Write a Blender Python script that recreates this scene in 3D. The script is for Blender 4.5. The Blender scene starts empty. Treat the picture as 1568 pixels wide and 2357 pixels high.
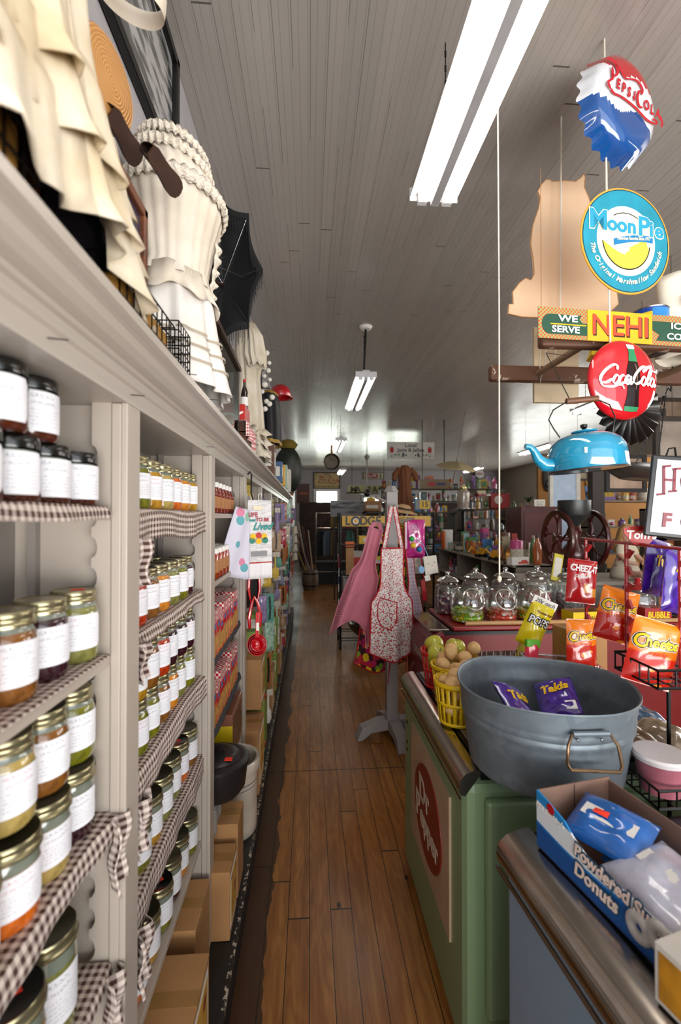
import bpy, math, random
from mathutils import Vector, Matrix, Euler
random.seed(7)
R = random.Random(11)
PI = math.pi
S = bpy.context.scene
C = S.collection
# ---------------------------------------------------------------- camera, world, light
F_PX, YAW, PIT, EYE = 1047.0, math.radians(3.9), math.radians(.6), 1.65
cd = bpy.data.cameras.new('camera'); cam = bpy.data.objects.new('camera', cd); C.objects.link(cam)
cd.sensor_fit = 'VERTICAL'; cd.sensor_height = 36; cd.lens = 36 * F_PX / 2357
cd.clip_start = .02
cam.location = (0, 0, EYE); cam.rotation_euler = (PI/2 + PIT, 0, -YAW)
cd.dof.use_dof = True; cd.dof.focus_distance = 1.9; cd.dof.aperture_fstop = 2.7
S.camera = cam
S.view_settings.view_transform = 'Standard'; S.view_settings.look = 'None'
S.view_settings.gamma = 1; S.view_settings.exposure = 0.25
S.cycles.use_denoising = True; S.cycles.max_bounces = 7; S.cycles.diffuse_bounces = 4
S.cycles.glossy_bounces = 3; S.cycles.transmission_bounces = 4; S.cycles.transparent_max_bounces = 16
S.cycles.sample_clamp_indirect = 6; S.cycles.caustics_reflective = False; S.cycles.caustics_refractive = False
W = bpy.data.worlds.new('world'); S.world = W; W.use_nodes = True
bg = W.node_tree.nodes['Background']; bg.inputs[0].default_value = (.86, .93, 1, 1); bg.inputs[1].default_value = 1.1
def area(name, loc, rot, sx, sy, power, col=(1, 1, 1)):
    l = bpy.data.lights.new(name, 'AREA'); l.shape = 'RECTANGLE'; l.size = sx; l.size_y = sy; l.energy = power; l.color = col
    o = bpy.data.objects.new(name, l); C.objects.link(o); o.location = loc; o.rotation_euler = rot; return o
# daylight through the shop front behind the camera, and the side windows; the fills are added
area('shopfront_daylight', (1.6, -2.6, 2.0), (math.radians(88), 0, 0), 5.5, 2.2, 62, (.93, .97, 1))
area('ceiling_fill', (2.2, -2.4, .9), (math.radians(138), 0, 0), 5.5, 1.6, 260, (1, .97, .92))  # added fill aimed upward to brighten the ceiling
area('side_daylight', (8.1, 5.0, 2.3), (0, math.radians(90), 0), 1.6, 6.0, 170, (1, .95, .88))
area('rear_room_fill', (8.1, 14.5, 1.9), (0, math.radians(90), 0), 2.0, 6.5, 120, (.98, 1, .95))  # added fill on the right wall to brighten the back room
area('rear_daylight', (1.0, 17.6, 2.2), (math.radians(-90), 0, 0), 4.0, 1.2, 55, (.93, 1, .9))
def ray(u, v):
    x, y, z = u - 784, 1178.5 - v, F_PX
    yy = y*math.cos(PIT) + z*math.sin(PIT); zz = z*math.cos(PIT) - y*math.sin(PIT)
    return x*math.cos(YAW) + zz*math.sin(YAW), zz*math.cos(YAW) - x*math.sin(YAW), yy
def at(u, v, Y=None, X=None, Z=None):
    r = ray(u, v)
    t = Y/r[1] if Y is not None else X/r[0] if X is not None else (Z-EYE)/r[2]
    return Vector((r[0]*t, r[1]*t, EYE + r[2]*t))
# ---------------------------------------------------------------- materials
def srgb(h):
    if isinstance(h, str):
        h = h.lstrip('#'); c = [int(h[i:i+2], 16)/255 for i in (0, 2, 4)]
        return tuple(x/12.92 if x <= .04045 else ((x+.055)/1.055)**2.4 for x in c)
    return h
_mc = {}
class NT:
    def __init__(s, name):
        s.m = bpy.data.materials.new(name); s.m.use_nodes = True; s.t = s.m.node_tree
        s.b = s.t.nodes['Principled BSDF']; s.out = s.t.nodes['Material Output']
    def n(s, typ, **k):
        o = s.t.nodes.new(typ)
        for a, b in k.items():
            if a[0] == 'i' and a[1:].isdigit(): s.set(o.inputs[int(a[1:])], b)
            elif hasattr(o, a): setattr(o, a, b)
            else: s.set(o.inputs[a], b)
        return o
    def set(s, inp, v):
        if isinstance(v, bpy.types.NodeSocket): s.t.links.new(v, inp)
        elif isinstance(v, bpy.types.Node): s.t.links.new(v.outputs[0], inp)
        else:
            if inp.type == 'RGBA': v = (*srgb(v), 1) if len(srgb(v)) == 3 else v
            inp.default_value = v
    def math(s, op, a, b=0.0, c=None):
        k = dict(operation=op, i0=a, i1=b)
        if c is not None: k['i2'] = c
        return s.n('ShaderNodeMath', **k).outputs[0]
    def mix(s, f, a, b):
        o = s.t.nodes.new('ShaderNodeMix'); o.data_type = 'RGBA'
        s.set(o.inputs[0], f); s.set(o.inputs[6], a); s.set(o.inputs[7], b); return o.outputs[2]
    def ramp(s, f, stops, interp='LINEAR'):
        o = s.t.nodes.new('ShaderNodeValToRGB'); o.color_ramp.interpolation = interp; e = o.color_ramp.elements
        while len(e) < len(stops): e.new(.5)
        for q, (p, c) in zip(e, stops): q.position = p; q.color = (*srgb(c), 1)
        s.set(o.inputs[0], f); return o.outputs[0]
    def noise(s, vec, scale, detail=3, rough=.5):
        o = s.n('ShaderNodeTexNoise', Vector=vec, Scale=scale, Detail=detail, Roughness=rough); return o.outputs[0]
    def co(s, kind='Object'): return s.t.nodes.new('ShaderNodeTexCoord').outputs[kind]
    def bump(s, h, st=.3, dist=.01):
        o = s.n('ShaderNodeBump', Height=h, Strength=st, Distance=dist); s.set(s.b.inputs['Normal'], o)
    def done(s, col, rough=.5, metal=0, coat=0, **k):
        s.set(s.b.inputs['Base Color'], col); s.set(s.b.inputs['Roughness'], rough); s.set(s.b.inputs['Metallic'], metal)
        s.set(s.b.inputs['Coat Weight'], coat)
        for a, b in k.items(): s.set(s.b.inputs[a.replace('_', ' ')], b)
        return s.m
def M(col, rough=.5, metal=0, coat=0, var=.12, vs=9, bump=0, bs=60, name='paint', spec=None):
    key = ('M', str(col), rough, metal, coat, var, vs, bump, bs, spec)
    if key in _mc: return _mc[key]
    t = NT(name); c = srgb(col); d = tuple(max(0, x*(1-var)) for x in c); e = tuple(min(1, x*(1+var*.6)) for x in c)
    n = t.noise(t.co(), vs, 4)
    cc = t.ramp(n, [(.3, d), (.7, e)])
    if bump: t.bump(t.noise(t.co(), bs, 3), bump, .004)
    k = {}
    if spec is not None: k['Specular_IOR_Level'] = spec
    _mc[key] = t.done(cc, rough, metal, coat, **k); return _mc[key]
def memo(f):
    def g(*a):
        k = (f.__name__,) + a
        if k not in _mc: _mc[k] = f(*a)
        return _mc[k]
    return g
@memo
def emit(col, st):
    t = NT('lit'); t.set(t.b.inputs['Emission Color'], col); t.set(t.b.inputs['Emission Strength'], st); return t.done(col, .5)
@memo
def gingham(a, b, sc, rough=.85):
    t = NT('gingham_cloth'); uv = t.n('ShaderNodeSeparateXYZ', Vector=t.co('UV'))
    q = []
    for i in (0, 1):
        f = t.math('FRACT', t.math('MULTIPLY', uv.outputs[i], sc)); q.append(t.math('GREATER_THAN', f, .5))
    s_ = t.math('MULTIPLY', t.math('ADD', q[0], q[1]), .5)
    mid = tuple((x+y)/2 for x, y in zip(srgb(a), srgb(b)))
    c = t.ramp(s_, [(0, b), (.3, mid), (.8, a)], 'CONSTANT')
    t.bump(t.noise(t.co(), 25, 3), .35, .006)
    return t.done(c, rough)
@memo
def dots(bgc, dc, sc, r, dark=None):
    """cloth with round dots in a staggered grid, uv based"""
    t = NT('dotted_cloth'); v = t.n('ShaderNodeTexVoronoi', Vector=t.co('UV'), Scale=sc, Randomness=0.0 if dark is None else .8)
    f = t.math('LESS_THAN', v.outputs[0], r); c = t.mix(f, bgc, dc)
    if dark is not None:
        v2 = t.n('ShaderNodeTexVoronoi', Vector=t.n('ShaderNodeVectorMath', operation='ADD', i0=t.co('UV'), i1=(.37, .21, 0)).outputs[0], Scale=sc*.8, Randomness=.9)
        g = t.math('LESS_THAN', v2.outputs[0], r*.45)
        c = t.mix(g, c, dark); c = t.mix(f, c, dc)
    return t.done(c, .85)
@memo
def fruitcloth(seed):
    t = NT('fruit_print_cloth'); v = t.n('ShaderNodeTexVoronoi', Vector=t.co('UV'), Scale=11.0+seed)
    cc = t.n('ShaderNodeSeparateColor', Color=v.outputs['Color']).outputs[0]
    c = t.ramp(cc, [(0, '#e8c21b'), (.25, '#7aa52a'), (.45, '#b81457'), (.65, '#f2c51e'), (.82, '#c21f2e')], 'CONSTANT')
    e = t.math('GREATER_THAN', v.outputs[0], .62); return t.done(t.mix(e, c, '#3a0d18'), .8)
@memo
def contents(c1, c2, c3):
    t = NT('preserves'); co = t.co()
    v = t.n('ShaderNodeTexVoronoi', Vector=co, Scale=75.0); n = t.noise(co, 50, 4)
    cc = t.ramp(n, [(.3, c1), (.5, c2), (.75, c3)]); sp = t.n('ShaderNodeSeparateColor', Color=v.outputs['Color']).outputs[0]
    cc = t.mix(t.math('MULTIPLY', sp, .5), cc, c2)
    z = t.n('ShaderNodeSeparateXYZ', Vector=co).outputs[2]
    return t.done(cc, .12, 0, 1.0)
@memo
def jarlabel(kind):
    """white paper label: script title, lines of small print, small figure lower left (uv based)"""
    t = NT('paper_label'); uv = t.n('ShaderNodeSeparateXYZ', Vector=t.co('UV')); u, v = uv.outputs[0], uv.outputs[1]
    def box(x0, x1, y0, y1):
        a = t.math('MULTIPLY', t.math('GREATER_THAN', u, x0), t.math('LESS_THAN', u, x1))
        return t.math('MULTIPLY', a, t.math('MULTIPLY', t.math('GREATER_THAN', v, y0), t.math('LESS_THAN', v, y1)))
    st = t.n('ShaderNodeMapping', Vector=t.co('UV'), Scale=(34.0, 9.0, 1.0))
    n = t.noise(st, 1.3, 2); word = t.math('GREATER_THAN', n, .5)
    line = t.math('GREATER_THAN', t.math('FRACT', t.math('MULTIPLY', v, 11.0)), .62)
    small = t.math('MULTIPLY', t.math('MULTIPLY', word, line), box(.3, .88, .1, .55))
    n2 = t.noise(t.n('ShaderNodeMapping', Vector=t.co('UV'), Scale=(26.0, 30.0, 1.0)), 1.0, 2)
    title = t.math('MULTIPLY', t.math('GREATER_THAN', n2, .52), t.math('MAXIMUM', box(.3, .74, .84, .92), box(.36, .8, .67, .74)))
    c = t.mix(t.math('MULTIPLY', small, .38), '#dcdce2', '#3a3a44')
    c = t.mix(t.math('MULTIPLY', title, .5), c, '#303642' if kind == 0 else '#b03050')
    w = t.math('MULTIPLY', t.math('SUBTRACT', .34, v), .22)
    tri = t.math('MULTIPLY', t.math('LESS_THAN', t.math('ABSOLUTE', t.math('SUBTRACT', u, .2)), w), box(.05, .35, .12, .34))
    c = t.mix(tri, c, '#1f3550')
    return t.done(c, .6)
def wood(c1, c2, sc=(2, 30, 30), rough=.45, name='wood'):
    key = ('wood', c1, c2, sc, rough)
    if key in _mc: return _mc[key]
    t = NT(name); mp = t.n('ShaderNodeMapping', Vector=t.co(), Scale=sc)
    n = t.noise(mp, 1.6, 6, .62); c = t.ramp(n, [(.28, c1), (.72, c2)]); t.bump(n, .25, .004)
    _mc[key] = t.done(c, rough); return _mc[key]
def clear(tint='#ffffff', k=.12):
    key = ('clear', tint, k)
    if key in _mc: return _mc[key]
    t = NT('clear_glass'); tr = t.n('ShaderNodeBsdfTransparent', Color=tint); gl = t.n('ShaderNodeBsdfGlossy', Roughness=.04)
    lw = t.n('ShaderNodeLayerWeight', Blend=.35); f = t.math('ADD', t.math('MULTIPLY', lw.outputs[1], .5), k*.4)
    mx = t.n('ShaderNodeMixShader', i0=f, i1=tr, i2=gl); t.set(t.out.inputs[0], mx); _mc[key] = t.m; return t.m
# setting materials
def m_floor():
    t = NT('floor_boards'); co = t.co(); s = t.n('ShaderNodeSeparateXYZ', Vector=co); x, y = s.outputs[0], s.outputs[1]
    bw = .088; cell = t.math('FLOOR', t.math('DIVIDE', x, bw)); fx = t.math('FRACT', t.math('DIVIDE', x, bw))
    rnd = t.n('ShaderNodeTexWhiteNoise', noise_dimensions='1D', W=cell).outputs[0]
    yy = t.math('ADD', y, t.math('MULTIPLY', rnd, 2.2)); L = 2.25
    row = t.math('FLOOR', t.math('DIVIDE', yy, L)); fy = t.math('FRACT', t.math('DIVIDE', yy, L))
    rn2 = t.n('ShaderNodeTexWhiteNoise', noise_dimensions='2D', Vector=t.n('ShaderNodeCombineXYZ', X=cell, Y=row)).outputs[0]
    vec = t.n('ShaderNodeCombineXYZ', X=t.math('MULTIPLY', x, 30.0), Y=t.math('MULTIPLY', y, 2.6), Z=t.math('MULTIPLY', rn2, 37.0))
    wv = t.noise(vec, 1.0, 5, .6)
    # figured grain: rings distorted along the board
    vec2 = t.n('ShaderNodeCombineXYZ', X=t.math('MULTIPLY', x, 11.0), Y=t.math('MULTIPLY', y, 1.5), Z=t.math('MULTIPLY', rn2, 11.0))
    ring = t.math('SINE', t.math('MULTIPLY', t.noise(vec2, 1.0, 2), 62.0)); ring = t.math('MULTIPLY', t.math('ADD', ring, 1.0), .5)
    c = t.ramp(wv, [(.25, '#74441c'), (.5, '#a06a30'), (.78, '#c08a48')])
    c = t.mix(t.math('MULTIPLY', ring, .38), c, '#6a3d18')
    c = t.mix(t.math('MULTIPLY', rn2, .4), c, '#7d5026')
    big = t.noise(co, 1.4, 4); c = t.mix(t.ramp(big, [(.42, '#000000'), (.75, '#a0a0a0')]), c, '#4a2c14')
    kn = t.n('ShaderNodeTexVoronoi', Vector=t.n('ShaderNodeMapping', Vector=co, Scale=(1.0, .5, 1.0)), Scale=6.0)
    kf = t.math('LESS_THAN', kn.outputs[0], t.math('MULTIPLY', t.n('ShaderNodeSeparateColor', Color=kn.outputs[1]).outputs[0], .075)); c = t.mix(kf, c, '#1d120a')
    # worn dark stained strip beside the shelves, with a ragged edge
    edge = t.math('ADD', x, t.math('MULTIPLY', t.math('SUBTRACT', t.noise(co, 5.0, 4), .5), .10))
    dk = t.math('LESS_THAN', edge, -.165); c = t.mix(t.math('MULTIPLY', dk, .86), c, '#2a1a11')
    gap = t.math('MAXIMUM', t.math('LESS_THAN', fx, .035), t.math('LESS_THAN', fy, .0028))
    for ys_ in (2.98, 4.67): gap = t.math('MAXIMUM', gap, t.math('LESS_THAN', t.math('ABSOLUTE', t.math('SUBTRACT', y, ys_)), .004)); c = t.mix(gap, c, '#120a06')
    spk = t.n('ShaderNodeTexVoronoi', Vector=co, Scale=26.0); c = t.mix(t.math('LESS_THAN', spk.outputs[0], .035), c, '#0f0a07')
    t.bump(t.math('SUBTRACT', t.math('MULTIPLY', wv, .3), gap), .5, .004)
    return t.done(c, t.ramp(big, [(.3, '#8a8a8a'), (.8, '#b0b0b0')]))
def m_ceiling():
    t = NT('beadboard_ceiling'); co = t.co(); s = t.n('ShaderNodeSeparateXYZ', Vector=co); x, y = s.outputs[0], s.outputs[1]
    f = t.math('FRACT', t.math('DIVIDE', x, .075)); g = t.math('FRACT', t.math('DIVIDE', t.math('ADD', x, .01), .0375))
    seam = t.math('LESS_THAN', f, .05); bead = t.math('LESS_THAN', g, .10)
    cell = t.math('FLOOR', t.math('DIVIDE', x, .075)); rn = t.n('ShaderNodeTexWhiteNoise', noise_dimensions='1D', W=cell).outputs[0]
    fy = t.math('FRACT', t.math('DIVIDE', t.math('ADD', y, t.math('MULTIPLY', rn, 3.6)), 3.6)); joint = t.math('LESS_THAN', fy, .0022)
    n = t.noise(co, 3.0, 4); c = t.mix(t.math('MULTIPLY', n, .4), '#aba6a0', '#9a948e'); c = t.mix(t.math('MULTIPLY', rn, .25), c, '#8b8783')
    dark = t.math('MULTIPLY', seam, t.math('GREATER_THAN', t.noise(t.n('ShaderNodeMapping', Vector=co, Scale=(14.0, .8, 1.0)), 1.0, 2), .5))
    c = t.mix(t.math('MULTIPLY', bead, .22), c, '#5e5955'); c = t.mix(t.math('MULTIPLY', dark, .42), c, '#2e2a28'); c = t.mix(t.math('MULTIPLY', joint, .8), c, '#3a3634')
    h = t.math('ADD', t.math('MULTIPLY', seam, -1.0), t.math('ADD', t.math('MULTIPLY', bead, -.7), t.math('MULTIPLY', t.noise(t.n('ShaderNodeMapping', Vector=co, Scale=(1.0, .25, 1.0)), 9.0, 3), .5)))
    t.bump(h, .6, .005)
    return t.done(c, t.math('ADD', .15, t.math('MULTIPLY', n, .13)), 0, .0, Specular_IOR_Level=.75)
def m_brick(c1, c2, mort, sc):
    t = NT('brick'); b = t.n('ShaderNodeTexBrick', Vector=t.n('ShaderNodeMapping', Vector=t.co(), Rotation=(PI/2, 0, 0)), Scale=sc)
    for k, c in (('Color1', c1), ('Color2', c2), ('Mortar', mort)): t.set(b.inputs[k], c)
    b.inputs['Mortar Size'].default_value = .015; t.bump(b.outputs[1], -.3, .01); return t.done(b.outputs[0], .8)
@memo
def worn(base, under, sc, amt, rough):
    """paint chipped through to another colour"""
    t = NT('worn_paint'); co = t.co(); n = t.noise(co, sc, 6, .65); f = t.math('GREATER_THAN', n, amt)
    n2 = t.noise(co, 3.0, 3); c = t.mix(t.math('MULTIPLY', n2, .25), base, tuple(x*.7 for x in srgb(base)))
    t.bump(f, -.2, .002); return t.done(t.mix(f, c, under), rough)
# ---------------------------------------------------------------- mesh builder
class MB:
    def __init__(s): s.v = []; s.f = []; s.m = []; s.uv = []
    def add(s, vs, fs, m=0, uvs=None):
        b = len(s.v); s.v += [tuple(p) for p in vs]; s.uv += (uvs if uvs else [(0, 0)]*len(vs))
        for f in fs: s.f.append(tuple(b+i for i in f)); s.m.append(m)
        return s
    def box(s, c, d, rot=None, m=0):
        x, y, z = d[0]/2, d[1]/2, d[2]/2; vs = [Vector((a*x, b*y, e*z)) for a in (-1, 1) for b in (-1, 1) for e in (-1, 1)]
        if rot: r = Euler(rot).to_matrix(); vs = [r @ v for v in vs]
        c = Vector(c); uv = [((a+1)/2, (e+1)/2) for a in (-1, 1) for b in (-1, 1) for e in (-1, 1)]
        return s.add([v+c for v in vs], [(0, 1, 3, 2), (4, 6, 7, 5), (0, 4, 5, 1), (2, 3, 7, 6), (0, 2, 6, 4), (1, 5, 7, 3)], m, uv)
    def lim(s, a, b, m=0): return s.box([(p+q)/2 for p, q in zip(a, b)], [abs(q-p) for p, q in zip(a, b)], None, m)
    def cyl(s, p, q, r0, r1=None, n=12, m=0, cap=True):
        p, q = Vector(p), Vector(q); r1 = r0 if r1 is None else r1; d = (q-p).normalized()
        a = d.orthogonal().normalized(); b = d.cross(a); vs = []
        for c, r in ((p, r0), (q, r1)): vs += [c + (a*math.cos(2*PI*i/n) + b*math.sin(2*PI*i/n))*r for i in range(n)]
        fs = [(i, (i+1) % n, n+(i+1) % n, n+i) for i in range(n)]
        if cap: fs += [tuple(range(n-1, -1, -1)), tuple(range(n, 2*n))]
        return s.add(vs, fs, m)
    def lathe(s, prof, n=24, c=(0, 0, 0), m=0, sx=1, sy=1, ms=None, axis='z'):
        vs = []; fs = []; uv = []
        for j, (r, z) in enumerate(prof):
            for i in range(n):
                a = 2*PI*i/n; p = (r*math.cos(a)*sx, r*math.sin(a)*sy, z)
                if axis == 'y': p = (p[0], p[2], p[1])
                if axis == 'x': p = (p[2], p[0], p[1])
                vs.append((c[0]+p[0], c[1]+p[1], c[2]+p[2])); uv.append((i/n, j/max(1, len(prof)-1)))
        for j in range(len(prof)-1):
            q = [(j*n+i, j*n+(i+1) % n, (j+1)*n+(i+1) % n, (j+1)*n+i) for i in range(n)]
            if ms: s.add([], [], 0)
            fs += [(f, ms[j] if ms else m) for f in q]
        b = len(s.v); s.v += vs; s.uv += uv
        for f, mm in fs: s.f.append(tuple(b+i for i in f)); s.m.append(mm)
        return s
    def tube(s, pts, r, n=6, m=0, closed=False):
        pts = [Vector(p) for p in pts]; k = len(pts); vs = []; up = None; rr = r if isinstance(r, (list, tuple)) else [r]*k
        for i, p in enumerate(pts):
            d = (pts[(i+1) % k] - pts[i-1]) if closed else (pts[min(i+1, k-1)] - pts[max(i-1, 0)])
            d.normalize()
            a = d.orthogonal() if up is None else up - d*up.dot(d)
            if a.length < 1e-6: a = d.orthogonal()
            a.normalize(); up = a; b = d.cross(a)
            vs += [p + (a*math.cos(2*PI*j/n) + b*math.sin(2*PI*j/n))*rr[i] for j in range(n)]
        fs = [(i*n+j, i*n+(j+1) % n, ((i+1) % k)*n+(j+1) % n, ((i+1) % k)*n+j) for i in range(k if closed else k-1) for j in range(n)]
        if not closed: fs += [tuple(range(n-1, -1, -1)), tuple(range((k-1)*n, k*n))]
        return s.add(vs, fs, m)
    def ball(s, c, r, n=12, m=0, k=8):
        rx, ry, rz = r if isinstance(r, (list, tuple)) else (r, r, r)
        prof = [(math.sin(PI*j/k), -math.cos(PI*j/k)*rz) for j in range(k+1)]; prof[0] = (1e-4, -rz); prof[-1] = (1e-4, rz)
        return s.lathe([(a, z) for a, z in prof], n, c, m, rx, ry)
    def prism(s, poly, y0, y1, m=0, mside=None):
        """polygon in x,z extruded along y"""
        n = len(poly); vs = [(x, y0, z) for x, z in poly] + [(x, y1, z) for x, z in poly]; mn = m if mside is None else mside
        s.add(vs, [tuple(range(n)), tuple(range(2*n-1, n-1, -1))], m, [(x, z) for x, z in poly]*2)
        b = len(s.v) - 2*n
        for i in range(n): s.f.append((b+i, b+n+i, b+n+(i+1) % n, b+(i+1) % n)); s.m.append(mn)
        return s
    def grid(s, fn, nu, nv, m=0, us=1, vs_=1):
        v = []; uv = []
        for j in range(nv+1):
            for i in range(nu+1): v.append(fn(i/nu, j/nv)); uv.append((i/nu*us, j/nv*vs_))
        return s.add(v, [(j*(nu+1)+i, j*(nu+1)+i+1, (j+1)*(nu+1)+i+1, (j+1)*(nu+1)+i) for j in range(nv) for i in range(nu)], m, uv)
    def ribbon(s, pts, w, y=0, m=0, nib=None, sub=6):
        """flat calligraphic stroke in x,z through pts (catmull-rom)"""
        P = [Vector((p[0], p[1])) for p in pts]; Q = []
        for i in range(len(P)-1):
            a, b, c, d = P[max(i-1, 0)], P[i], P[i+1], P[min(i+2, len(P)-1)]
            for k in range(sub):
                t = k/sub; Q.append(.5*((2*b) + (c-a)*t + (2*a-5*b+4*c-d)*t*t + (3*b-a-3*c+d)*t**3))
        Q.append(P[-1]); vs = []
        for i, q in enumerate(Q):
            d = (Q[min(i+1, len(Q)-1)] - Q[max(i-1, 0)]); d = d.normalized() if d.length > 1e-9 else Vector((1, 0))
            ww = w/2
            if nib is not None: ww *= .35 + .8*abs(math.sin(math.atan2(d.y, d.x) - nib))
            e = min(i, len(Q)-1-i); ww *= min(1, .45+.3*e); nn = Vector((-d.y, d.x))*ww
            vs += [(q.x+nn.x, y, q.y+nn.y), (q.x-nn.x, y, q.y-nn.y)]
        return s.add(vs, [(2*i, 2*i+1, 2*i+3, 2*i+2) for i in range(len(Q)-1)], m)
    def build(s, name, mats, par=None, loc=(0, 0, 0), rot=None, smooth=False, bev=0, solid=0, kind=None):
        me = bpy.data.meshes.new(name); me.from_pydata(s.v, [], s.f)
        for mt in (mats if isinstance(mats, (list, tuple)) else [mats]): me.materials.append(mt)
        me.polygons.foreach_set('material_index', s.m)
        ul = me.uv_layers.new(name='uv'); li = [0]*len(me.loops); me.loops.foreach_get('vertex_index', li)
        fl = [0.0]*(2*len(li))
        for i, q in enumerate(li): fl[2*i], fl[2*i+1] = s.uv[q]
        ul.data.foreach_set('uv', fl)
        if smooth: me.polygons.foreach_set('use_smooth', [True]*len(me.polygons)); me.set_sharp_from_angle(angle=.75)
        me.update()
        return put(name, me, par, loc, rot, bev, solid, kind)
def put(name, me, par=None, loc=(0, 0, 0), rot=None, bev=0, solid=0, kind=None):
    o = bpy.data.objects.new(name, me); C.objects.link(o); o.location = loc
    if rot: o.rotation_euler = rot
    if par: o.parent = par
    if bev: b = o.modifiers.new('bevel', 'BEVEL'); b.width = bev; b.segments = 2; b.limit_method = 'ANGLE'
    if solid: b = o.modifiers.new('solid', 'SOLIDIFY'); b.thickness = solid; b.offset = 0
    if kind: o['kind'] = kind
    return o
def tag(o, label, cat, group=None):
    o['label'] = label; o['category'] = cat
    if group: o['group'] = group
    return o
def thing(name, label, cat, loc=(0, 0, 0), rot=None, group=None, sc=None):
    o = bpy.data.objects.new(name, None); o.empty_display_size = .05; C.objects.link(o); o.location = loc
    if rot is not None: o.rotation_euler = rot if isinstance(rot, (tuple, list)) else (0, 0, rot)
    if sc: o.scale = (sc, sc, sc)
    return tag(o, label, cat, group)
def dup(root, loc, rot=None, label=None, group=None):
    r = root.copy(); C.objects.link(r); r.location = loc
    if rot is not None: r.rotation_euler = rot if isinstance(rot, (tuple, list)) else (0, 0, rot)
    if label: r['label'] = label
    if group: r['group'] = group
    for ch in list(root.children):
        c = ch.copy(); C.objects.link(c); c.parent = r
        for g in list(ch.children): d = g.copy(); C.objects.link(d); d.parent = c
    return r
_tc = {}
def tmesh(s, size, bold, shear, ext, align='CENTER'):
    k = (s, size, bold, shear, ext, align)
    if k not in _tc:
        cu = bpy.data.curves.new('t', 'FONT'); cu.body = s; cu.size = size; cu.offset = bold; cu.shear = shear; cu.extrude = ext
        cu.align_x = align; cu.align_y = 'CENTER'; cu.resolution_u = 3
        o = bpy.data.objects.new('t', cu); me = bpy.data.meshes.new_from_object(o)
        _tc[k] = ([tuple(v.co) for v in me.vertices], [tuple(p.vertices) for p in me.polygons])
        bpy.data.objects.remove(o); bpy.data.meshes.remove(me); bpy.data.curves.remove(cu)
    return _tc[k]
def tadd(mb, s, x, z, size, y=-.002, bold=0, shear=0, sx=1, rot=0, m=0, ext=.0006, align='CENTER'):
    v, f = tmesh(s, size, bold, shear, ext, align); ca, sa = math.cos(rot), math.sin(rot)
    mb.add([(x + (p[0]*sx*ca - p[1]*sa), y - p[2], z + (p[0]*sx*sa + p[1]*ca)) for p in v], f, m); return mb
def letters(par, s, mat, x, z, size, y=-.002, bold=0, shear=0, sx=1, rot=0, name='lettering', ext=.0006, align='CENTER'):
    return tadd(MB(), s, x, z, size, y, bold, shear, sx, rot, 0, ext, align).build(name, mat, par)
def circ(r, n=40, cx=0, cz=0, a0=0, a1=2*PI, sx=1):
    return [(cx + r*sx*math.cos(a0+(a1-a0)*i/n), cz + r*math.sin(a0+(a1-a0)*i/n)) for i in range(n + (0 if abs(a1-a0-2*PI) < 1e-6 else 1))]
def ring(mb, r0, r1, y, m=0, n=48, a0=0, a1=2*PI):
    vs = []; 
    for i in range(n+1):
        a = a0+(a1-a0)*i/n; vs += [(r0*math.cos(a), y, r0*math.sin(a)), (r1*math.cos(a), y, r1*math.sin(a))]
    return mb.add(vs, [(2*i, 2*i+1, 2*i+3, 2*i+2) for i in range(n)], m)
ORD = ['nearest', 'second', 'third', 'fourth', 'fifth', 'sixth', 'seventh', 'eighth', 'ninth', 'tenth', 'eleventh', 'twelfth', 'thirteenth', 'fourteenth', 'fifteenth', 'sixteenth', 'seventeenth', 'eighteenth']
# common materials
CREAM = worn('#a99e93', '#6d645b', 14, .74, .4)
CREAMD = M('#837b75', .5, var=.1, bump=.1)
WHT = M('#e6e4e0', .5, name='white'); BLK = M('#0c0c0d', .35, name='black'); RED = M('#b3101c', .35, name='red')
YEL = M('#e8c414', .45, name='yellow'); STEEL = M('#9a9a9a', .25, 1, name='steel'); IRON = M('#191919', .35, .6, name='iron')
KRAFT = M('#a5794c', .8, var=.1, name='cardboard'); GOLD = M('#b5a66a', .28, .9, name='gold_metal')
ORNG = M('#ff3a20', .6, name='orange_sticker'); ROPE = M('#d8cfc0', .8, bump=.3, name='rope'); PAPER = M('#e3dfd4', .7, name='paper')
# ================================================================ SETTING
XW, ZC, YB, XR = -.575, 3.6, 19.1, 8.2
XF = -.345
def setting(name, mb, m, **k): return mb.build(name, m, kind='structure', **k)
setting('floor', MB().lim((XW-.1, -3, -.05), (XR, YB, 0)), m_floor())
setting('ceiling', MB().lim((XW-.1, -3, ZC), (XR, YB, ZC+.05)), m_ceiling())
WALLP = M('#a8a5a8', .7, var=.08, name='wall_paint')
setting('wall_left', MB().lim((XW-.1, -3, 0), (XW, YB, ZC)), WALLP)
setting('wall_right', MB().lim((XR, -3, 0), (XR+.1, YB, ZC)), M('#8f8980', .8, name='wall_paint'))
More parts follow.
